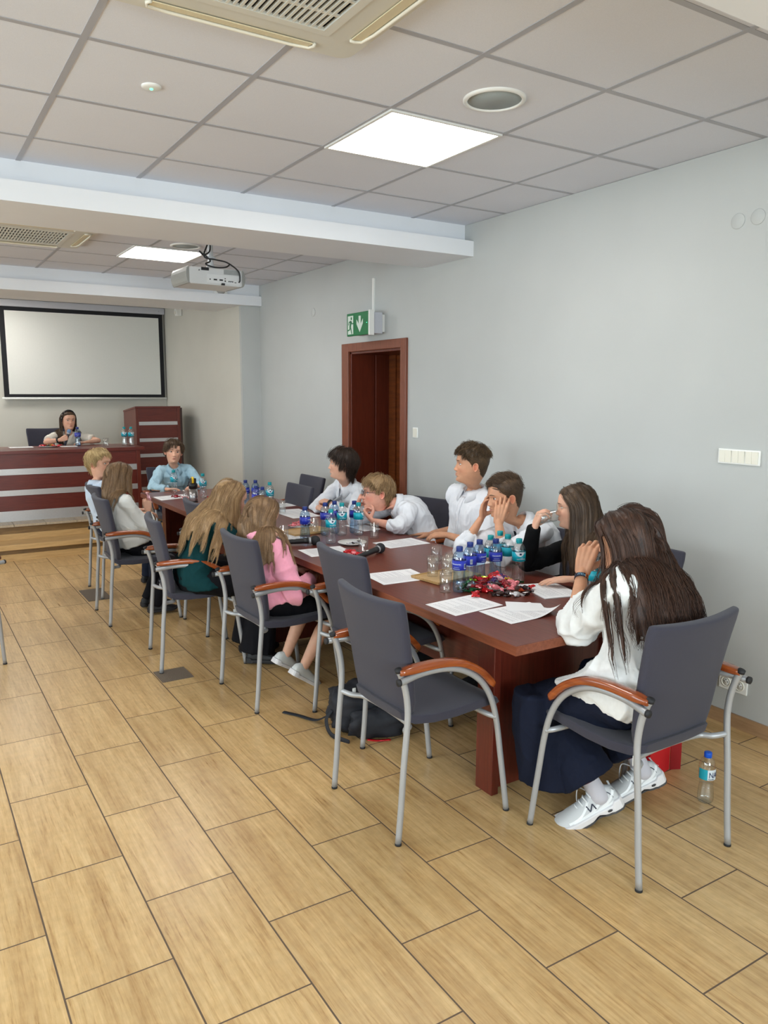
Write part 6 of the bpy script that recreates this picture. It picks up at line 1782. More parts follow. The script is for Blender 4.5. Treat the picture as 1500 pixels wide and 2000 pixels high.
        c, n_, f = remesh(G, 0.008 if not P.get('near') else 0.006, 4)
        c = cloth_folds(c, n_, 0.006*P.get('legfold', 1.0), sd+11, 8.0, bo)
        c[:, 2] = np.maximum(c[:, 2], P.get('floor', 0)+0.004)
        obj_from({'skirt': 'skirt', 'shorts': 'shorts'}.get(kind, 'trousers'), c, f, mat, root, base)
    # shoes, socks
    for side in 'RL':
        h, K, An, l = legs[side]
        if P.get('shoe'):
            make_shoe(An, V3(*l.get('toe', fwd0)), V3(*l.get('up', (0, 0, 1))), root, base, P['shoe'], P.get('shoesize', 1.0)*s)
        if P.get('sock') is not None:
            Vs, Fs = capsule([An-unit(An-K)*0.10*s, An-unit(An-K)*0.05*s, An+unit(An-K)*0.02*s], [0.038*s, 0.035*s, 0.037*s], 20); so = obj_from('sock', Vs, Fs, P['sock'], root, base)
            if P.get('near'):
                Vs, Fs = capsule([An-unit(An-K)*0.062*s, An-unit(An-K)*0.055*s], [0.0385*s, 0.0385*s], 20); obj_from('sock_stripe', Vs, Fs, M['burgundy'], so, base)
    # --- top
    G = Geo(); loose = P.get('loose', 1.06)
    G.add(torso(loose, loose*1.02))
    hem = P.get('hem')
    if hem:
        rings = []
        for t, k in ((0.22, 1.0), (0.08, 1.06), (-0.02, 1.12), (-0.02-hem, 1.18)):
            R = sframe(max(0, t)); c_ = spine(t) if t >= 0 else pel+R[:, 2]*t*Ln+fwd0*(-t*0.35)
            c_ = c_+V3(*P.get('hem_shift', (0, 0, 0)))*(k-1.0)/0.18
            rings.append(ering(c_, R, 0.160*wid*k*loose, 0.105*dep*k*loose, 0.110*dep*k*loose, 32))
        G.add(loft(rings))
    G.add(capsule([spine(0.93)+Rc[:, 0]*0.03*s, SR+Rc[:, 2]*0.012*s], [0.052*s*loose, 0.050*s*loose], 18)); G.add(capsule([spine(0.93)-Rc[:, 0]*0.03*s, SL+Rc[:, 2]*0.012*s], [0.052*s*loose, 0.050*s*loose], 18))
    bo = []
    for side in 'RL':
        S0, E, Wr, a = arms[side]; sl = a.get('sleeve', 1.0)   # 1 = to the wrist, 0 = to the elbow, negative = above it
        k = P.get('sleeve_loose', 1.0)
        r = [0.058*s*k, 0.054*s*k, 0.049*s*k]
        if sl >= 0:
            fd = unit(Wr-E); end = E+fd*L2*(0.03+0.90*sl) if sl > 0 else E+fd*0.02
            G.add(capsule([S0, (S0+E)/2, E], r, 22))
            R2 = frame(unit(np.cross(fd, V3(0.3, 0.2, 1))), fd)
            rr = []
            for u, q in ((-0.12, 0.90), (0.0, 1.0), (0.4, 0.97), (0.8, 0.86), (1.0, 0.80)):
                c_ = E+(end-E)*u; rr.append(ering(c_, np.stack([R2[:, 0], np.cross(fd, R2[:, 0]), fd], 1), 0.046*s*k*q, 0.046*s*k*q, 0.046*s*k*q, 20, 1.0))
            G.add(loft(rr)); bo.append((tuple(E), 0.15, 1.4)); bo.append((tuple(end), 0.10, 0.6))
        else:
            u = 1.0+sl; end = S0+(E-S0)*u; ax = unit(E-S0); R2 = frame(unit(np.cross(ax, V3(0.3, 0.2, 1))), ax)
            rr = []
            for uu, q in ((-0.1, 0.8), (0.0, 1.0), (0.5, 1.05), (1.0, 1.15)):
                c_ = S0+(end-S0)*uu; rr.append(ering(c_, np.stack([R2[:, 0], np.cross(ax, R2[:, 0]), ax], 1), 0.056*s*k*q, 0.056*s*k*q, 0.056*s*k*q, 20, 1.0))
            G.add(loft(rr)); G.add(capsule([S0, S0+ax*0.02], [0.056*s*k, 0.056*s*k], 20))
        bo.append((tuple(S0), 0.13, 0.7))
    bo.append((tuple(spine(0.3)), 0.22, 0.7)); bo += [(tuple(b[0]), b[1], b[2]) for b in P.get('creases', [])]
    if P.get('hood'):
        for q in (-1, 1): G.add(capsule([N-Rc[:, 1]*0.02+Rc[:, 0]*q*0.075*s+Rc[:, 2]*0.03, N-Rc[:, 1]*0.085*s+Rc[:, 0]*q*0.05*s-Rc[:, 2]*0.01, N-Rc[:, 1]*0.115*s-Rc[:, 2]*0.07], [0.026*s, 0.036*s, 0.034*s], 18))
        G.add(capsule([N-Rc[:, 1]*0.085*s+Rc[:, 0]*0.05*s, N-Rc[:, 1]*0.095*s-Rc[:, 2]*0.02, N-Rc[:, 1]*0.085*s-Rc[:, 0]*0.05*s], [0.040*s, 0.045*s, 0.040*s], 18))
    c, n_, f = remesh(G, 0.0055 if P.get('near') else 0.0068, P.get('smooth', 5))
    c = cloth_folds(c, n_, P.get('fold', 0.007), sd, P.get('foldf', 9.0), bo)
    if P.get('clear_table'):
        k = (c[:, 2] < TZ+0.004) & (c[:, 2] > TZ-0.045) & (c[:, 0] > TX0) & (c[:, 0] < TX1) & (c[:, 1] > TY0)
        c[k, 2] = TZ+0.004
    if 'plane' in P['hair'] or 'plane' in P:
        pl = P.get('plane', P['hair'].get('plane')); pp, pn = V3(*pl[0]), V3(*pl[1]); q_ = (c-pp)@pn; kk = (q_ < 0) & (c[:, 2] < 0.94) & (c[:, 2] > P.get('floor', 0)+0.47); c[kk] -= pn*(q_[kk]*0.97)[:, None]
    if 'clampx' in P:
        kk = (c[:, 2] < 0.73) & (c[:, 0] < P['clampx']); c[kk, 0] = P['clampx']-(P['clampx']-c[kk, 0])*0.08
    top = obj_from(P.get('topname', 'shirt'), c, f, P['top'], root, base)
    tree = BVHTree.FromPolygons([tuple(v) for v in c], f)
    def hug(p, d, off):
        h = tree.ray_cast(Vector(p-d*0.25), Vector(d))
        return (np.array(h[0])-d*off) if h[0] is not None else p
    # cuffs
    if P.get('cuffs'):
        for side in 'RL':
            S0, E, Wr, a = arms[side]; sl = a.get('sleeve', 1.0)
            if sl > 0.3:
                fd = unit(Wr-E); end = E+fd*L2*(0.03+0.90*sl); R2 = frame(unit(np.cross(fd, V3(0.3, 0.2, 1))), fd); rr = []
                for u, q in ((-0.055, 0.98), (-0.052, 1.05), (-0.004, 1.04), (0.0, 1.0), (-0.002, 0.9)):
                    rr.append(ering(end+fd*u*s, np.stack([R2[:, 0], np.cross(fd, R2[:, 0]), fd], 1), 0.0385*s*P.get('sleeve_loose', 1.0)*q, 0.0385*s*P.get('sleeve_loose', 1.0)*q, 0.0385*s*P.get('sleeve_loose', 1.0)*q, 24, 1.0))
                Vc, Fc = loft(rr); obj_from('cuff', Vc, Fc, P['top'], top, base)
    # collar
    if P.get('collar'):
        Vc = []; Fc = []; nA = 40; rows = 5
        Rk = Rc; opn = P.get('collar_open', 0.28)
        for i in range(nA+1):
            a = opn+(2*PI-2*opn)*i/nA          # 0 = front, runs round the neck
            fr = max(0, math.cos(a)); spread = (1+0.15*fr)
            rr0 = 0.058*s*P.get('collar_r', 1.0)
            flap = 0.030+0.034*max(0, math.cos(a*1.0))**2.2
            for (k, dr, dz) in ((0, 0.0, -0.012), (1, 0.001, 0.022), (2, 0.006, 0.030), (3, 0.014, 0.018), (4, 0.014+flap*0.55, 0.020-flap)):
                drop = -0.030*(0.5+0.5*math.cos(a))*1.0
                r = rr0+dr; Vc.append(N+Rk[:, 0]*math.sin(a)*r*1.02+Rk[:, 1]*(math.cos(a)*r*1.0+0.008)+Rk[:, 2]*(dz+drop+0.018)*s)
        for i in range(nA):
            for k in range(rows-1): q = i*rows+k; Fc.append((q, q+1, q+rows+1, q+rows))
        o = obj_from('collar', np.array(Vc), Fc, P['top'], top, base)
        so = o.modifiers.new('s', 'SOLIDIFY'); so.thickness = 0.0022; so.offset = 0
    if P.get('placket'):
        Vp = []; Fp = []; n = 26
        for i in range(n+1):
            t = 0.95-0.85*i/n; R = sframe(t); cpt = spine(t)
            for e in (-1, 1): Vp.append(hug(cpt+R[:, 0]*e*0.014*s, -R[:, 1]*1.0, 0.0) if False else hug(cpt+R[:, 1]*0.0+R[:, 0]*e*0.014*s+R[:, 1]*0.5, -R[:, 1], 0.0018))
        for i in range(n): Fp.append((2*i, 2*i+1, 2*i+3, 2*i+2))
        o = obj_from('button_placket', np.array(Vp), Fp, P['top'], top, base); so = o.modifiers.new('s', 'SOLIDIFY'); so.thickness = 0.0016; so.offset = 1
        for i in range(6):
            t = 0.88-0.14*i; R = sframe(t); p = hug(spine(t)+R[:, 1]*0.5, -R[:, 1], 0.0036)
            Vb, Fb = loft([p+(np.stack([np.cos(an)*r, np.full(14, y), np.sin(an)*r], 1))@R.T for an in [np.linspace(0, 2*PI, 14, endpoint=False)] for r, y in ((0.0048, -0.001), (0.0052, 0.0), (0.0045, 0.001))])
            obj_from('button', Vb, Fb, M['button'], top, base)
    if P.get('pocket'):
        t = 0.70; R = sframe(t); sgn = P['pocket']
        def pp(u, v): return hug(spine(t-0.16*v)+R[:, 0]*sgn*(0.075+0.040*u)*s+R[:, 1]*0.5, -R[:, 1], 0.0022)
        Vp = []; Fp = []
        for i in range(7):
            for j in range(7): Vp.append(pp(-1+2*i/6, j/6*(1.0-0.12*abs(-1+2*i/6))))
        for i in range(6):
            for j in range(6): q = i*7+j; Fp.append((q, q+1, q+8, q+7))
        o = obj_from('chest_pocket', np.array(Vp), Fp, P['top'], top, base); so = o.modifiers.new('s', 'SOLIDIFY'); so.thickness = 0.0014; so.offset = 1
        p = pp(0, 0.08); Vb, Fb = capsule([p, p+R[:, 1]*0.001], [0.005, 0.005], 12); obj_from('button', Vb, Fb, M['button'], top, base)
    # --- hair
    caps = []; RHx = rot_frame(P['head_yaw'], P.get('head_pitch', 0.0), P.get('head_roll', 0.0))
    if P.get('longhair'):
        for t in (0.15, 0.3, 0.45, 0.6, 0.75, 0.88):
            R = sframe(t); wv = np.interp(t, ts, ww)*wid*loose; dv = np.interp(t, ts, db)*dep*loose
            rr = dv+0.006; dx = max(0.001, wv-dv*0.9); c_ = spine(t); caps.append((c_-R[:, 0]*dx, c_+R[:, 0]*dx, rr+0.006))
        caps.append((SR+Rc[:, 2]*0.01, SL+Rc[:, 2]*0.01, 0.060*s*loose)); caps.append((H+RHx@V3(0, -0.030, -0.055), N-Rc[:, 1]*0.02*s-Rc[:, 2]*0.02, P.get('neckfill', 0.094)*s))
        for side in 'RL':
            S0, E, Wr, a = arms[side]; caps.append((S0, E, 0.060*s*P.get('sleeve_loose', 1.0))); caps.append((E, Wr, 0.05*s))
    make_hair(P, hs, H, RH, P['hairmat'], root, base, caps, sd)
    # glasses
    if P.get('glasses'):
        gm, rl, thk = P['glasses']
        b = bpy.data.objects
        gl = thing('eyeglasses', None, None); gl.parent = root
        for e in (-1, 1):
            pts = []
            for k in range(25):
                a = 2*PI*k/24; c_ = math.cos(a); s_ = math.sin(a)
                pts.append(V3(e*0.0325+rl*math.copysign(abs(c_)**0.75, c_), 0.0985, -0.001+rl*0.86*math.copysign(abs(s_)**0.75, s_)))
            GV, GF = tube_geo([Vector(q) for q in (np.array(pts)*hs)@RH.T+H], thk, 8); obj_from('lens_rim', np.array(GV), GF, gm, gl, base)
            RG = pts[:-1]; LVv = (np.array([V3(p[0], 0.0985, p[2]) for p in RG])*hs)@RH.T+H
            obj_from('lens', np.concatenate([LVv, LVv+RH[:, 1]*0.001]), [tuple(range(24)), tuple(range(47, 23, -1))]+[(i, 24+i, 24+(i+1) % 24, (i+1) % 24) for i in range(24)], M['glass_pane'], gl, base, False)
            tp = [V3(e*(0.0325+rl), 0.0975, 0.004), V3(e*0.0735, 0.085, 0.006), V3(e*0.0785, 0.04, 0.005), V3(e*0.0775, -0.005, 0.004), V3(e*0.0765, -0.025, -0.012)]
            GV, GF = tube_geo([Vector(q) for q in (np.array(smooth_path(tp, 5))*hs)@RH.T+H], thk, 8); obj_from('temple_arm', np.array(GV), GF, gm, gl, base)
        GV, GF = tube_geo([Vector(q) for q in (np.array(smooth_path([V3(-0.0325+rl, 0.0985, 0.003), V3(0, 0.1015, 0.007), V3(0.0325-rl, 0.0985, 0.003)], 4))*hs)@RH.T+H], thk, 8); obj_from('bridge', np.array(GV), GF, gm, gl, base)
    return dict(root=root, base=base, arms=arms, H=H, RH=RH, N=N, Rc=Rc, top=top, hug=hug, spine=spine, sframe=sframe, legs=legs)
# ------------------------------------------------------------------ people: who sits where
D = math.radians
def mkskin(name, rgb, hair=(60, 45, 35)): return skin_material(name, srgb(*rgb), srgb(176, 92, 86), srgb(*hair))
SK1 = mkskin('fair_skin', (222, 172, 146)); SK2 = mkskin('tanned_skin', (206, 152, 120), (72, 54, 40)); SK3 = mkskin('rosy_skin', (224, 164, 142), (72, 54, 40))
HB = hair_material('dark_brown_hair', srgb(30, 20, 17), srgb(98, 66, 50)); HM = hair_material('brown_hair', srgb(50, 36, 26), srgb(104, 80, 58))
HL = hair_material('light_brown_hair', srgb(88, 65, 45), srgb(166, 132, 96)); HBL = hair_material('blond_hair', srgb(146, 118, 76), srgb(226, 200, 148)); HDB = hair_material('dark_blond_hair', srgb(108, 80, 52), srgb(196, 162, 118))
HK = hair_material('brown_black_hair', srgb(30, 22, 18), srgb(76, 56, 44)); HC = hair_material('curly_brown_hair', srgb(38, 28, 20), srgb(112, 86, 58))
IB = simple('brown_iris', srgb(70, 44, 26), 0.2); IG = simple('grey_iris', srgb(86, 96, 96), 0.2)
WS = simple('white_shirt_cotton', srgb(232, 234, 240), 0.75, noise_amt=0.02, noise_scale=40, bump=0.2, bump_scale=900, spec=0.2)
WL = simple('white_linen', srgb(236, 237, 236), 0.8, noise_amt=0.03, noise_scale=60, bump=0.45, bump_scale=1100, spec=0.2)
CR = simple('cream_tee', srgb(232, 226, 214), 0.8, spec=0.2); WB = simple('white_blouse', srgb(226, 226, 222), 0.7, spec=0.25)
BLs = simple('light_blue_shirt', srgb(164, 196, 212), 0.7, noise_amt=0.04, noise_scale=60, spec=0.2); PB = simple('pale_blue_shirt', srgb(196, 210, 228), 0.7, spec=0.2)
PK = simple('pink_fleece', srgb(238, 160, 182), 0.95, noise_amt=0.03, noise_scale=80, bump=0.4, bump_scale=700, spec=0.15, sheen=0.25)
GR = simple('dark_green_cotton', srgb(16, 56, 60), 0.9, noise_amt=0.06, noise_scale=60, spec=0.15); BK = simple('black_jersey', srgb(16, 16, 18), 0.9, spec=0.15)
NV = simple('navy_trousers_cloth', srgb(24, 29, 46), 0.85, noise_amt=0.05, noise_scale=80, bump=0.3, bump_scale=900, spec=0.15); BT = simple('black_trousers_cloth', srgb(20, 20, 25), 0.85, spec=0.15); BJ = simple('dark_denim', srgb(34, 40, 58), 0.85, spec=0.15)
M['burgundy'] = simple('burgundy_knit', srgb(92, 18, 38), 0.9); SOCK = simple('grey_white_sock', srgb(196, 194, 202), 0.9)

def short_len(front=0.07, top=0.055, side=0.02, back=0.03):
    def f(R, rs):
        az = np.abs(np.arctan2(R[:, 0], R[:, 1])); z = R[:, 2]
        l = np.where(z > 0.065, top, np.where(az < 0.9, front, np.where(az < 1.9, side, back)))
        l = np.where((R[:, 1] > 0.02) & (z > 0.05), front, l)
        return l*(0.85+0.3*rs.rand(len(R)))
    return f
FRINGE = dict(thick=[0.008, 0.014, 0.019, 0.021, 0.018], len=short_len(0.052, 0.07, 0.045, 0.05), guides=260, steps=9, children=16, clump=0.25, spread=0.009, rad=0.0011, grav=0.35, messy=0.035, layer=0.003)
CROP = dict(rootmin=0.035, thick=[0.002, 0.003, 0.007, 0.016, 0.016], len=short_len(0.05, 0.055, 0.014, 0.014), guides=260, steps=8, children=14, clump=0.3, spread=0.008, rad=0.0010, grav=0.05, lift=0.22, messy=0.08, comb=(0.8, 0.35, 0.3), combmix=0.2, layer=0.003, edge=0.03)
CURLY = dict(rootmin=0.05, thick=[0.002, 0.003, 0.007, 0.018, 0.020], len=short_len(0.045, 0.042, 0.012, 0.012), guides=300, steps=12, children=10, clump=0.5, spread=0.008, rad=0.0011, grav=0.0, lift=0.6, messy=0.25, curl=1.1, curlf=1.1, lump=0.35, lumpf=42, layer=0.006, edge=0.03)
def longhair(L, wave=0.006, **k):
    d = dict(thick=[0.006, 0.008, 0.008, 0.008, 0.007], len=L, guides=120, steps=26, children=16, clump=0.35, spread=0.011, rad=0.0009, grav=0.75, messy=0.02, layer=0.010, wave=wave, wavef=14, part=0.0, lock=0.010)
    d.update(k); return d

PEOPLE = {}
def add(key, **P): PEOPLE[key] = P

def _legs(pel, hd, s, fl, spread, tuck):
    f = V3(math.cos(hd), math.sin(hd), 0); r = V3(math.sin(hd), -math.cos(hd), 0); p = V3(*pel); out = {}
    for side, q in (('R', 1), ('L', -1)):
        kn = p+f*0.40*s+r*q*spread+V3(0, 0, 0.02); an = p+f*(0.36-tuck)*s+r*q*spread; an[2] = fl+0.085
        out['leg'+side] = dict(knee=tuple(kn+V3(0, 0, 0.3)), ankle=tuple(an), toe=tuple(f))
    return out

# the girl nearest the camera
add('p12', label='person in loose white shirt with very long dark hair, drinking at the near table end', seed=3, near=True,
    s=1.0, hs=0.98, pelvis=(2.215, 1.82, 0.565), neck=(2.325, 1.90, 0.945), head=(2.300, 1.975, 1.105), heading=D(103), chest_yaw=D(112), head_yaw=D(108), head_pitch=0.16, head_roll=-0.05,
    shoulder=0.165, bend=0.07, width=1.08, depth=1.22, loose=1.16, sleeve_loose=1.38, neckfill=0.112, hem=0.10, hem_shift=(-0.03, 0.045, 0), smooth_=0, clampx=2.035, fold=0.017, foldf=6.5, smooth=6, hand=1.08,
    drape=[[((2.05, 2.16, 0.50), 0.085, 0.085), ((2.06, 2.15, 0.33), 0.095, 0.10), ((2.085, 2.13, 0.13), 0.095, 0.11)]], topname='shirt', top=WL, skin=SK2, iris=IB, hairmat=HB, clear_table=True,
    armL=dict(elbow=(2.10, 2.10, 0.70), wrist=(2.262, 2.145, 0.955), sleeve=0.22, palm=(0.75, 0.30, -0.1), fingers=(0.25, -0.05, 0.95), pose='grip'),
    armR=dict(elbow=(2.60, 2.05, 0.70), wrist=(2.50, 2.24, 0.775), sleeve=0.22, palm=(0, 0, -1), fingers=(-0.7, 0.6, 0), pose='relaxed'),
    legL=dict(knee=(2.06, 2.15, 0.75), ankle=(2.200, 1.965, 0.125), toe=(-0.78, 0.42, -0.42), up=(-0.40, 0.15, 0.90)),
    legR=dict(knee=(2.38, 2.25, 0.75), ankle=(2.475, 1.985, 0.145), toe=(-0.86, 0.36, -0.36), up=(-0.33, 0.12, 0.93)),
    bottom=('wide', NV), legfold=1.3, shoe='sneaker', sock=SOCK, shoesize=1.12, longhair=True, clear=False,
    hair=longhair(0.55, 0.030, guides=230, steps=32, children=14, layer=0.035, wavef=16, thick=[0.016, 0.018, 0.016, 0.013, 0.011], rad=0.0010, tips=0.25, partback=-0.07, lock=0.012, slide=(-0.25, -0.82, 0), air=0.42, backfrom=0.085, plane=((2.2, 1.66, 0), (0, 1, 0))))
# girl in black with glasses
add('p11', label='person in black with long brown hair and clear glasses, drinking water', seed=5, near=True,
    s=0.95, hs=0.95, pelvis=(2.98, 2.62, 0.56), neck=(2.915, 2.755, 0.925), head=(2.865, 2.775, 1.095), heading=D(178), chest_yaw=D(165), head_yaw=D(138), head_pitch=0.08,
    bend=0.05, top=BK, fold=0.006, skin=SK1, iris=IB, hairmat=HM, clear_table=True, topname='jumper',
    armR=dict(exact=1, elbow=(2.69, 2.93, 0.80), wrist=(2.672, 2.868, 0.985), sleeve=0.95, palm=(0.85, -0.40, -0.1), fingers=(0.30, -0.15, 0.9), pose='grip'),
    armL=dict(elbow=(2.82, 2.45, 0.75), wrist=(2.665, 2.590, 0.785), sleeve=1.0, palm=(0, 0, -1), fingers=(-0.75, 0.55, -0.1), pose='flat'),
    bottom=('slim', BT), shoe='black', longhair=True, glasses=(simple('gold_wire', srgb(190, 176, 160), 0.3, metal=0.7), 0.0225, 0.0011),
    hair=longhair(0.46, 0.008, guides=150, layer=0.014, part=0.0, tips=0.25, partback=-0.05, slide=(-0.25, -0.4, 0)), **_legs((2.98, 2.62, 0.56), D(178), 0.95, 0, 0.1, 0.05))
# boy resting his face in both hands
add('p10', label='person in white shirt with short brown hair, resting face in both hands', seed=7, near=True,
    s=0.98, hs=0.98, pelvis=(3.10, 3.17, 0.56), neck=(2.975, 3.275, 0.925), head=(2.862, 3.317, 1.083), heading=D(175), chest_yaw=D(168), head_yaw=D(161), head_pitch=0.12, head_roll=0.03,
    bend=0.09, top=WS, collar=True, placket=True, cuffs=True, fold=0.012, skin=SK2, iris=IB, hairmat=HM, clear_table=True, gaze=(-0.25, 0.0),
    armL=dict(exact=1, elbow=(2.71, 3.13, 0.785), wrist=(2.755, 3.240, 0.957), sleeve=0.42, palm=(0.60, 0.75, 0.0), fingers=(0.22, 0.02, 0.95), pose='cup'),
    armR=dict(exact=1, elbow=(2.65, 3.42, 0.785), wrist=(2.790, 3.425, 0.957), sleeve=0.42, palm=(0.45, -0.85, 0.0), fingers=(0.10, -0.10, 0.95), pose='cup'),
    bottom=('regular', BT), shoe='black', hair=dict(CROP), fade=0.75, **_legs((3.10, 3.17, 0.56), D(175), 0.98, 0, 0.12, 0.0))
# tall curly boy
add('p9', label='person in white shirt with curly brown hair, sitting upright and tallest', seed=9, near=True,
    s=1.06, hs=1.02, pelvis=(3.07, 3.93, 0.57), neck=(3.105, 3.895, 1.030), head=(3.050, 3.857, 1.213), heading=D(180), chest_yaw=D(185), head_yaw=D(150), head_pitch=-0.04,
    bend=0.02, top=WS, collar=True, placket=True, fold=0.012, skin=SK2, iris=IG, hairmat=HC, shoulder=0.165,
    armL=dict(elbow=(2.98, 3.62, 0.70), wrist=(2.865, 3.86, 0.78), sleeve=0.35, palm=(0, 0.3, -1), fingers=(-0.5, 0.7, -0.1), pose='relaxed'),
    armR=dict(elbow=(3.15, 4.17, 0.72), wrist=(2.985, 4.20, 0.725), sleeve=0.30, palm=(-0.1, 0.0, -1), fingers=(-0.75, 0.55, -0.05), pose='flat'),
    bottom=('regular', BT), shoe='black', hair=dict(CURLY), fade=0.6, **_legs((3.07, 3.93, 0.57), D(180), 1.05, 0, 0.13, 0.0))
# leaning boy with glasses
add('p8', label='person in white shirt and dark-rimmed glasses, blond fringe, leaning over the table', seed=11,
    s=1.0, hs=0.99, pelvis=(2.99, 4.33, 0.56), neck=(2.850, 4.405, 0.905), head=(2.735, 4.480, 0.985), heading=D(168), chest_yaw=D(160), head_yaw=D(163), head_pitch=-0.03, head_roll=0.05,
    bend=0.12, width=1.06, depth=1.1, top=WS, collar=True, cuffs=True, fold=0.010, skin=SK3, iris=IG, hairmat=HDB, flush=1.4, clear_table=True,
    armL=dict(exact=1, elbow=(2.74, 4.20, 0.787), wrist=(2.645, 4.400, 0.812), sleeve=0.36, palm=(0.5, 0.2, 0.6), fingers=(-0.1, 0.75, 0.45), pose='tight'),
    armR=dict(exact=1, elbow=(2.66, 4.68, 0.785), wrist=(2.630, 4.575, 0.880), sleeve=0.36, palm=(0.6, -0.5, 0.2), fingers=(0.15, -0.2, 0.8), pose='tight'),
    bottom=('regular', BT), shoe='black', glasses=(simple('dark_frame', srgb(70, 44, 52), 0.35), 0.0235, 0.0014), hair=dict(FRINGE, len=short_len(0.050, 0.07, 0.030, 0.028)), **_legs((2.99, 4.33, 0.56), D(172), 1.0, 0, 0.12, 0.0))
# dark-haired boy with folded arms
add('p7', label='person in white shirt with dark bowl-cut hair, arms folded before the door', seed=13,
    s=0.97, hs=0.99, pelvis=(3.10, 5.33, 0.56), neck=(2.955, 5.285, 0.945), head=(2.880, 5.235, 1.120), heading=D(175), chest_yaw=D(180), head_yaw=D(150), head_pitch=0.0,
    bend=0.05, top=WS, collar=True, placket=True, cuffs=True, fold=0.012, skin=SK1, iris=IB, hairmat=HK, clear_table=True,
    armR=dict(elbow=(2.76, 5.52, 0.70), wrist=(2.690, 5.270, 0.790), sleeve=0.95, palm=(0.3, 0, -1), fingers=(0.1, -1, 0), pose='relaxed'),
    armL=dict(elbow=(2.80, 4.98, 0.70), wrist=(2.735, 5.190, 0.835), sleeve=0.85, palm=(0.2, 0.1, -1), fingers=(-0.2, 0.9, 0.05), pose='tight'),
    bottom=('regular', BT), shoe='black', hair=dict(FRINGE, thick=[0.016, 0.019, 0.022, 0.022, 0.018], len=short_len(0.050, 0.09, 0.065, 0.08)), **_legs((3.10, 5.33, 0.56), D(175), 0.97, 0, 0.12, 0.0))
# boy at the far end
add('p4', label='person in light blue shirt facing the camera at the far table end', seed=15,
    s=0.88, hs=0.96, nose=0.75, pelvis=(2.30, 7.68, 0.55), neck=(2.285, 7.58, 0.930), head=(2.275, 7.545, 1.085), heading=D(-92), chest_yaw=D(-95), head_yaw=D(-102), head_pitch=-0.02, head_roll=-0.10,
    bend=0.03, top=BLs, collar=True, placket=True, cuffs=True, pocket=1, pocket_=-1, fold=0.010, skin=SK1, iris=IB, hairmat=HM, clear_table=True, collar_open=0.4,
    armR=dict(elbow=(1.96, 7.44, 0.70), wrist=(2.12, 7.25, 0.755), sleeve=0.95, palm=(0, 0, -1), fingers=(0.95, -0.15, 0), pose='relaxed'),
    armL=dict(elbow=(2.60, 7.48, 0.68), wrist=(2.40, 7.24, 0.770), sleeve=0.95, palm=(0, 0, -1), fingers=(-0.95, -0.2, 0), pose='relaxed'),
    bottom=('slim', BJ), shoe='black', hair=dict(FRINGE, thick=[0.008, 0.012, 0.016, 0.019, 0.016], len=short_len(0.06, 0.07, 0.035, 0.035), front=1.0), **_legs((2.30, 7.68, 0.55), D(-92), 0.88, 0, 0.10, 0.0))
# girl with the raised sweet
add('p3', label='person in white blouse with long light brown hair, holding up a wrapped sweet', seed=17,
    s=0.86, hs=0.93, pelvis=(1.40, 5.86, 0.55), neck=(1.345, 5.92, 0.875), head=(1.375, 5.93, 1.035), heading=D(0), chest_yaw=D(12), head_yaw=D(18), head_pitch=0.08,
    bend=0.02, top=WB, topname='blouse', fold=0.010, skin=SK1, iris=IB, hairmat=HL, hem=0.06, cuffs=False, sleeve_loose=1.1,
    armR=dict(exact=1, elbow=(1.53, 5.78, 0.635), wrist=(1.575, 5.92, 0.765), sleeve=0.75, palm=(0.2, 0.9, 0.1), fingers=(-0.05, 0.1, 0.95), pose='pinch'),
    armL=dict(elbow=(1.48, 6.14, 0.60), wrist=(1.60, 6.06, 0.60), sleeve=0.8, palm=(0, 0, -1), fingers=(1, -0.2, 0), pose='relaxed'),
    bottom=('regular', BT), shoe='black', longhair=True, hair=longhair(0.34, 0.004, guides=110, tips=0.5, partback=-0.05, layer=0.010, slide=(-0.6, -0.1, 0), plane=((1.25, 5.84, 0), (1, 0, 0))),
    **_legs((1.40, 5.86, 0.55), D(0), 0.86, 0, 0.10, 0.18))
# blond boy behind her
add('p2', label='person in a pale blue shirt with short blond hair, seated farthest on the left side', seed=19,
    s=0.90, hs=0.95, pelvis=(1.45, 6.66, 0.55), neck=(1.365, 6.70, 0.905), head=(1.395, 6.70, 1.075), heading=D(0), chest_yaw=D(5), head_yaw=D(-42), head_pitch=0.0,
    bend=0.02, top=PB, collar=True, fold=0.010, skin=SK1, iris=IG, hairmat=HBL,
    armR=dict(elbow=(1.48, 6.48, 0.62), wrist=(1.70, 6.55, 0.65), sleeve=0.9, palm=(0, 0, -1), fingers=(1, 0.1, 0), pose='relaxed'),
    armL=dict(elbow=(1.48, 6.90, 0.62), wrist=(1.70, 6.80, 0.65), sleeve=0.9, palm=(0, 0, -1), fingers=(1, -0.1, 0), pose='relaxed'),
    bottom=('regular', BJ), shoe='black', hair=dict(FRINGE, thick=[0.004, 0.008, 0.014, 0.019, 0.017], len=short_len(0.035, 0.055, 0.022, 0.022)), **_legs((1.45, 6.66, 0.55), D(0), 0.9, 0, 0.10, 0.0))
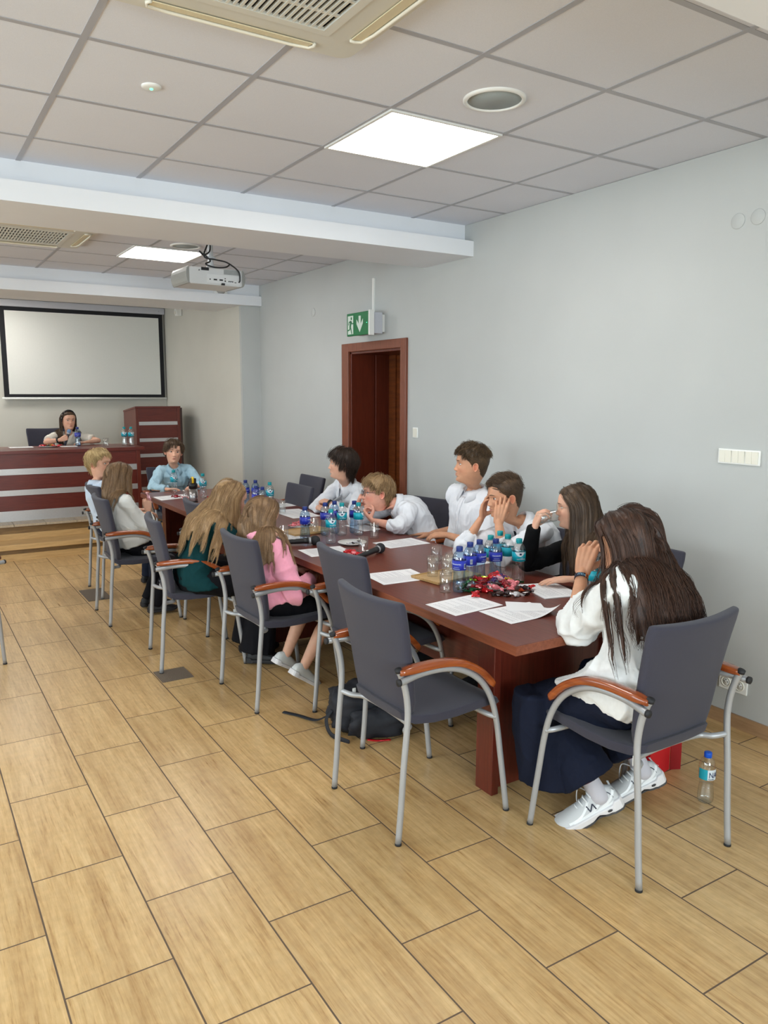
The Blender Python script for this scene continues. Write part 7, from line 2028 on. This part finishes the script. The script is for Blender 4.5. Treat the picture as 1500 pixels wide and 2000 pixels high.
# girl in dark green
add('p5', label='person in dark green top with long blonde hair bending over the table', seed=21,
    s=0.98, hs=0.97, pelvis=(1.48, 4.56, 0.55), neck=(1.610, 4.530, 0.905), head=(1.680, 4.455, 1.020), heading=D(-5), chest_yaw=D(-18), head_yaw=D(2), head_pitch=0.25, head_roll=0.05,
    bend=0.09, width=1.05, top=GR, topname='sweatshirt', fold=0.006, skin=SK1, iris=IB, hairmat=HDB, hem=0.10, clear_table=True, sleeve_loose=1.1,
    armR=dict(elbow=(1.80, 4.34, 0.72), wrist=(1.93, 4.42, 0.78), sleeve=0.95, palm=(0, 0, -1), fingers=(0.8, 0.4, 0), pose='relaxed'),
    armL=dict(elbow=(1.85, 4.72, 0.72), wrist=(1.95, 4.55, 0.78), sleeve=0.95, palm=(0, 0, -1), fingers=(0.6, -0.6, 0), pose='relaxed'),
    bottom=('wide', BT), shoe='black', longhair=True, hair=longhair(0.38, 0.012, guides=120, tips=0.55, wavef=13, layer=0.012, partback=-0.06, slide=(-0.9, 0.0, 0), plane=((1.30, 4.7, 0), (0.99, -0.14, 0))),
    legR=dict(knee=(1.95, 4.40, 0.8), ankle=(1.780, 4.335, 0.090), toe=(0.80, -0.5, 0)), legL=dict(knee=(1.95, 4.62, 0.8), ankle=(1.82, 4.56, 0.09), toe=(0.9, -0.2, 0)))
# girl in the pink hoodie
add('p6', label='person in pink hoodie and dark skirt with long straight blonde-brown hair', seed=23,
    s=0.92, hs=0.95, pelvis=(1.66, 3.88, 0.55), neck=(1.655, 3.93, 0.845), head=(1.685, 3.985, 0.975), heading=D(0), chest_yaw=D(15), head_yaw=D(22), head_pitch=0.22, head_roll=0.25,
    bend=0.05, width=1.02, top=PK, topname='hoodie', hood=True, fold=0.012, foldf=7, skin=SK1, iris=IB, hairmat=HL, hem=0.05, sleeve_loose=1.2, loose=1.16,
    armR=dict(elbow=(1.75, 3.66, 0.55), wrist=(1.90, 3.80, 0.645), sleeve=0.95, palm=(0, 0, -1), fingers=(0.5, 0.8, 0), pose='relaxed'),
    armL=dict(elbow=(1.75, 4.15, 0.55), wrist=(1.90, 4.02, 0.645), sleeve=0.95, palm=(0, 0, -1), fingers=(0.9, -0.2, 0), pose='relaxed'),
    bottom=('skirt', BT), shoe='white', sock=None, longhair=True, hair=longhair(0.42, 0.003, guides=140, tips=0.45, layer=0.012, partback=-0.06, backfrom=0.07, slide=(-0.30, -0.60, 0), plane=((1.555, 3.87, 0), (1, 0, 0))),
    legR=dict(knee=(2.02, 3.74, 0.9), ankle=(1.86, 3.84, 0.12), toe=(0.80, 0.1, -0.55), up=(0.5, 0, 0.85)), legL=dict(knee=(2.02, 4.0, 0.9), ankle=(1.86, 4.08, 0.12), toe=(0.85, 0.1, -0.5), up=(0.5, 0, 0.85)))
# girl at the head desk
add('p1', label='person in cream T-shirt and black headband holding a microphone at the head desk', seed=25, floor=0.32,
    s=0.86, hs=0.93, nose=0.7, pelvis=(1.68, 9.90, 0.87), neck=(1.690, 9.72, 1.172), head=(1.700, 9.685, 1.335), heading=D(-90), chest_yaw=D(-92), head_yaw=D(-82), head_pitch=0.02, head_roll=-0.04,
    bend=0.03, top=CR, topname='t_shirt', fold=0.006, skin=SK1, iris=IB, hairmat=HM, gaze=(0.35, 0),
    armR=dict(exact=1, elbow=(1.415, 9.50, 1.100), wrist=(1.560, 9.43, 1.125), sleeve=-0.28, palm=(0.6, 0.5, 0.2), fingers=(0.75, -0.15, 0.3), pose='tight'),
    armL=dict(exact=1, elbow=(1.985, 9.52, 1.100), wrist=(1.815, 9.42, 1.090), sleeve=-0.28, palm=(0, 0, -1), fingers=(-0.95, -0.1, 0), pose='relaxed'),
    bottom=('slim', BT), shoe='black', longhair=True, hair=longhair(0.38, 0.002, guides=120, layer=0.004, partback=-0.12, tips=0.15, thick=[0.006, 0.007, 0.007, 0.007, 0.006], lock=0.008, slide=(0, -0.6, 0)),
    **_legs((1.68, 9.90, 0.87), D(-90), 0.86, 0.32, 0.08, 0.05))
import time as _time
RES = {}
ONLY = globals().get('ONLY_PEOPLE')
for k_, P_ in PEOPLE.items():
    if ONLY and k_ not in ONLY: continue
    RES[k_] = person(P_)
# ------------------------------------------------------------------ things held or worn
def held_glass(arm, mouth, label, hs, level=True, side_off=0.048, up_off=0.082, group='glasses being drunk from'):
    S0, E_, Wr, a = arm
    f = unit(V3(*a['fingers'])); n = V3(*a['palm']); n = unit(n-f*np.dot(n, f))
    c = Wr+f*up_off*hs+n*side_off*hs; ax = unit(mouth-c); ax = unit(ax+V3(0, 0, 0.25))
    t = make_glass(0.055); t['label'] = label; t['group'] = group
    q = Vector(ax).to_track_quat('Z', 'Y'); t.rotation_mode = 'QUATERNION'; t.rotation_quaternion = q; t.location = Vector(c-ax*0.055)
    return t
if 'p12' in RES:
    r = RES['p12']; held_glass(r['arms']['L'], r['H']+r['RH'][:, 1]*0.095-r['RH'][:, 2]*0.055, 'drinking glass held to the mouth by the long-haired girl nearest the camera', 1.05)
    S0, E_, Wr, a = r['arms']['L']; fd = unit(Wr-E_); fr = frame(unit(np.cross(fd, V3(0.3, 0.2, 1))), fd)
    wb = simple('black_woven_band', srgb(20, 24, 44), 0.8); wo_ = simple('orange_woven_band', srgb(226, 120, 48), 0.8); wt = simple('light_blue_lettering', srgb(150, 205, 235), 0.7)
    cen = Wr-fd*0.028; R1 = fr[:, 0]; R2_ = np.cross(fd, R1)
    tocam = V3(0, 0, 1.65)-cen; a0 = math.atan2(np.dot(tocam, R2_), np.dot(tocam, R1))
    V, F = arc_band(0.0262, 0, 2*PI, -0.008, 0.008, 40, 0.002)
    Vw = np.array([cen+R1*x*1.04+R2_*y*0.96+fd*z for x, y, z in V]); band = obj_from('wristband', Vw, F, wb, r['root'], r['base'], False)
    for u0, u1 in ((0.55, 0.75), (0.95, 1.12)):
        V, F = arc_band(0.0284, a0+u0, a0+u1, -0.0078, 0.0078, 6, 0.0008)
        obj_from('band_stripe', np.array([cen+R1*x*1.04+R2_*y*0.96+fd*z for x, y, z in V]), F, wo_, band, r['base'], False)
    V, F = text_geo('POLU', 0.013)
    obj_from('band_lettering', np.array([cen+(R1*math.cos(a0-v.x/0.028)*1.04+R2_*math.sin(a0-v.x/0.028)*0.96)*(0.0288+v.z)+fd*(-(v.y-0.0045)) for v in V]), F, wt, band, r['base'], False)
if 'p11' in RES:
    r = RES['p11']; held_glass(r['arms']['R'], r['H']+r['RH'][:, 1]*0.095-r['RH'][:, 2]*0.055, 'tilted drinking glass at the lips of the girl in black with glasses', 0.95)
if 'p3' in RES:
    r = RES['p3']; S0, E_, Wr, a = r['arms']['R']; f = unit(V3(*a['fingers']))
    c = Wr+f*0.095+V3(0.02, 0.02, 0)
    o = SWC and sweet(c[0], c[1], c[2]-0.0095, 'palepink', 0.4, 'pale pink and white wrapped sweet held up by the girl in the white blouse', None, 0, 1.35, 1)
    o.rotation_euler = (0.1, 1.25, 0.3)
if 'p1' in RES:
    r = RES['p1']; S0, E_, Wr, a = r['arms']['R']; f = unit(V3(*a['fingers'])); n = V3(*a['palm']); n = unit(n-f*np.dot(n, f))
    c = Wr+f*0.075+n*0.022
    M['mic_blue'] = simple('grey_blue_foam', srgb(120, 150, 186), 0.8); M['mic_grey'] = simple('dark_grey_body', srgb(60, 64, 74), 0.4)
    ax = unit(V3(0.30, -0.10, 0.90)); microphone(tuple(c-ax*0.10), tuple(c+ax*0.075), 'microphone with a grey-blue foam head held by the girl at the head desk', body_mat='mic_grey', head_mat='mic_blue', r_head=0.024)
    H_, RH_ = r['H'], r['RH']; bp = []
    for k in range(21):
        t_ = math.radians(-100+200*k/20); bp.append(H_+RH_@V3(0.089*math.sin(t_), 0.016-0.02*math.cos(t_)*0, 0.005+0.118*math.cos(t_))*0.92)
    V, F = capsule(bp, [0.0085+0.012*math.cos(math.radians(-100+200*k/20))**2 for k in range(21)], 12, 0.6, RH_[:, 1])
    hb_ = obj_from('headband', V, F, simple('black_velvet', srgb(14, 13, 18), 0.9), r['root'], r['base'])
    for k in range(2, 19, 2):
        p = bp[k]+unit(bp[k]-H_)*0.008+RH_[:, 1]*0.006*(1 if k % 4 else -1); V, F = capsule([p, p+V3(0, 0, 0.0004)], [0.0038, 0.0038], 10); obj_from('pearl_bead', V, F, M['button'], hb_, r['base'])
    fd = unit(Wr-E_); p = Wr-fd*0.035
    ring = []
    fr = frame(unit(np.cross(fd, V3(0.3, 0.2, 1))), fd); R2_ = np.cross(fd, fr[:, 0])
    rr = [p+(fr[:, 0]*math.cos(k*PI/8)+R2_*math.sin(k*PI/8))*0.026+fd*0.004*math.sin(k*2.5) for k in range(17)]
    GV, GF = tube_geo([Vector(q) for q in rr], 0.009, 10); obj_from('hair_tie', np.array(GV), GF, M['black_soft'], r['root'], r['base'])
if 'p7' in RES:
    r = RES['p7']; S0, E_, Wr, a = r['arms']['L']; fd = unit(Wr-E_); fr = frame(unit(np.cross(fd, V3(0.3, 0.2, 1))), fd); R2_ = np.cross(fd, fr[:, 0])
    V, F = arc_band(0.025, 0, 2*PI, -0.009, 0.009, 30, 0.003); p = Wr-fd*0.012
    obj_from('watch_strap', np.array([p+fr[:, 0]*x+R2_*y+fd*z for x, y, z in V]), F, M['black'], r['root'], r['base'], False)
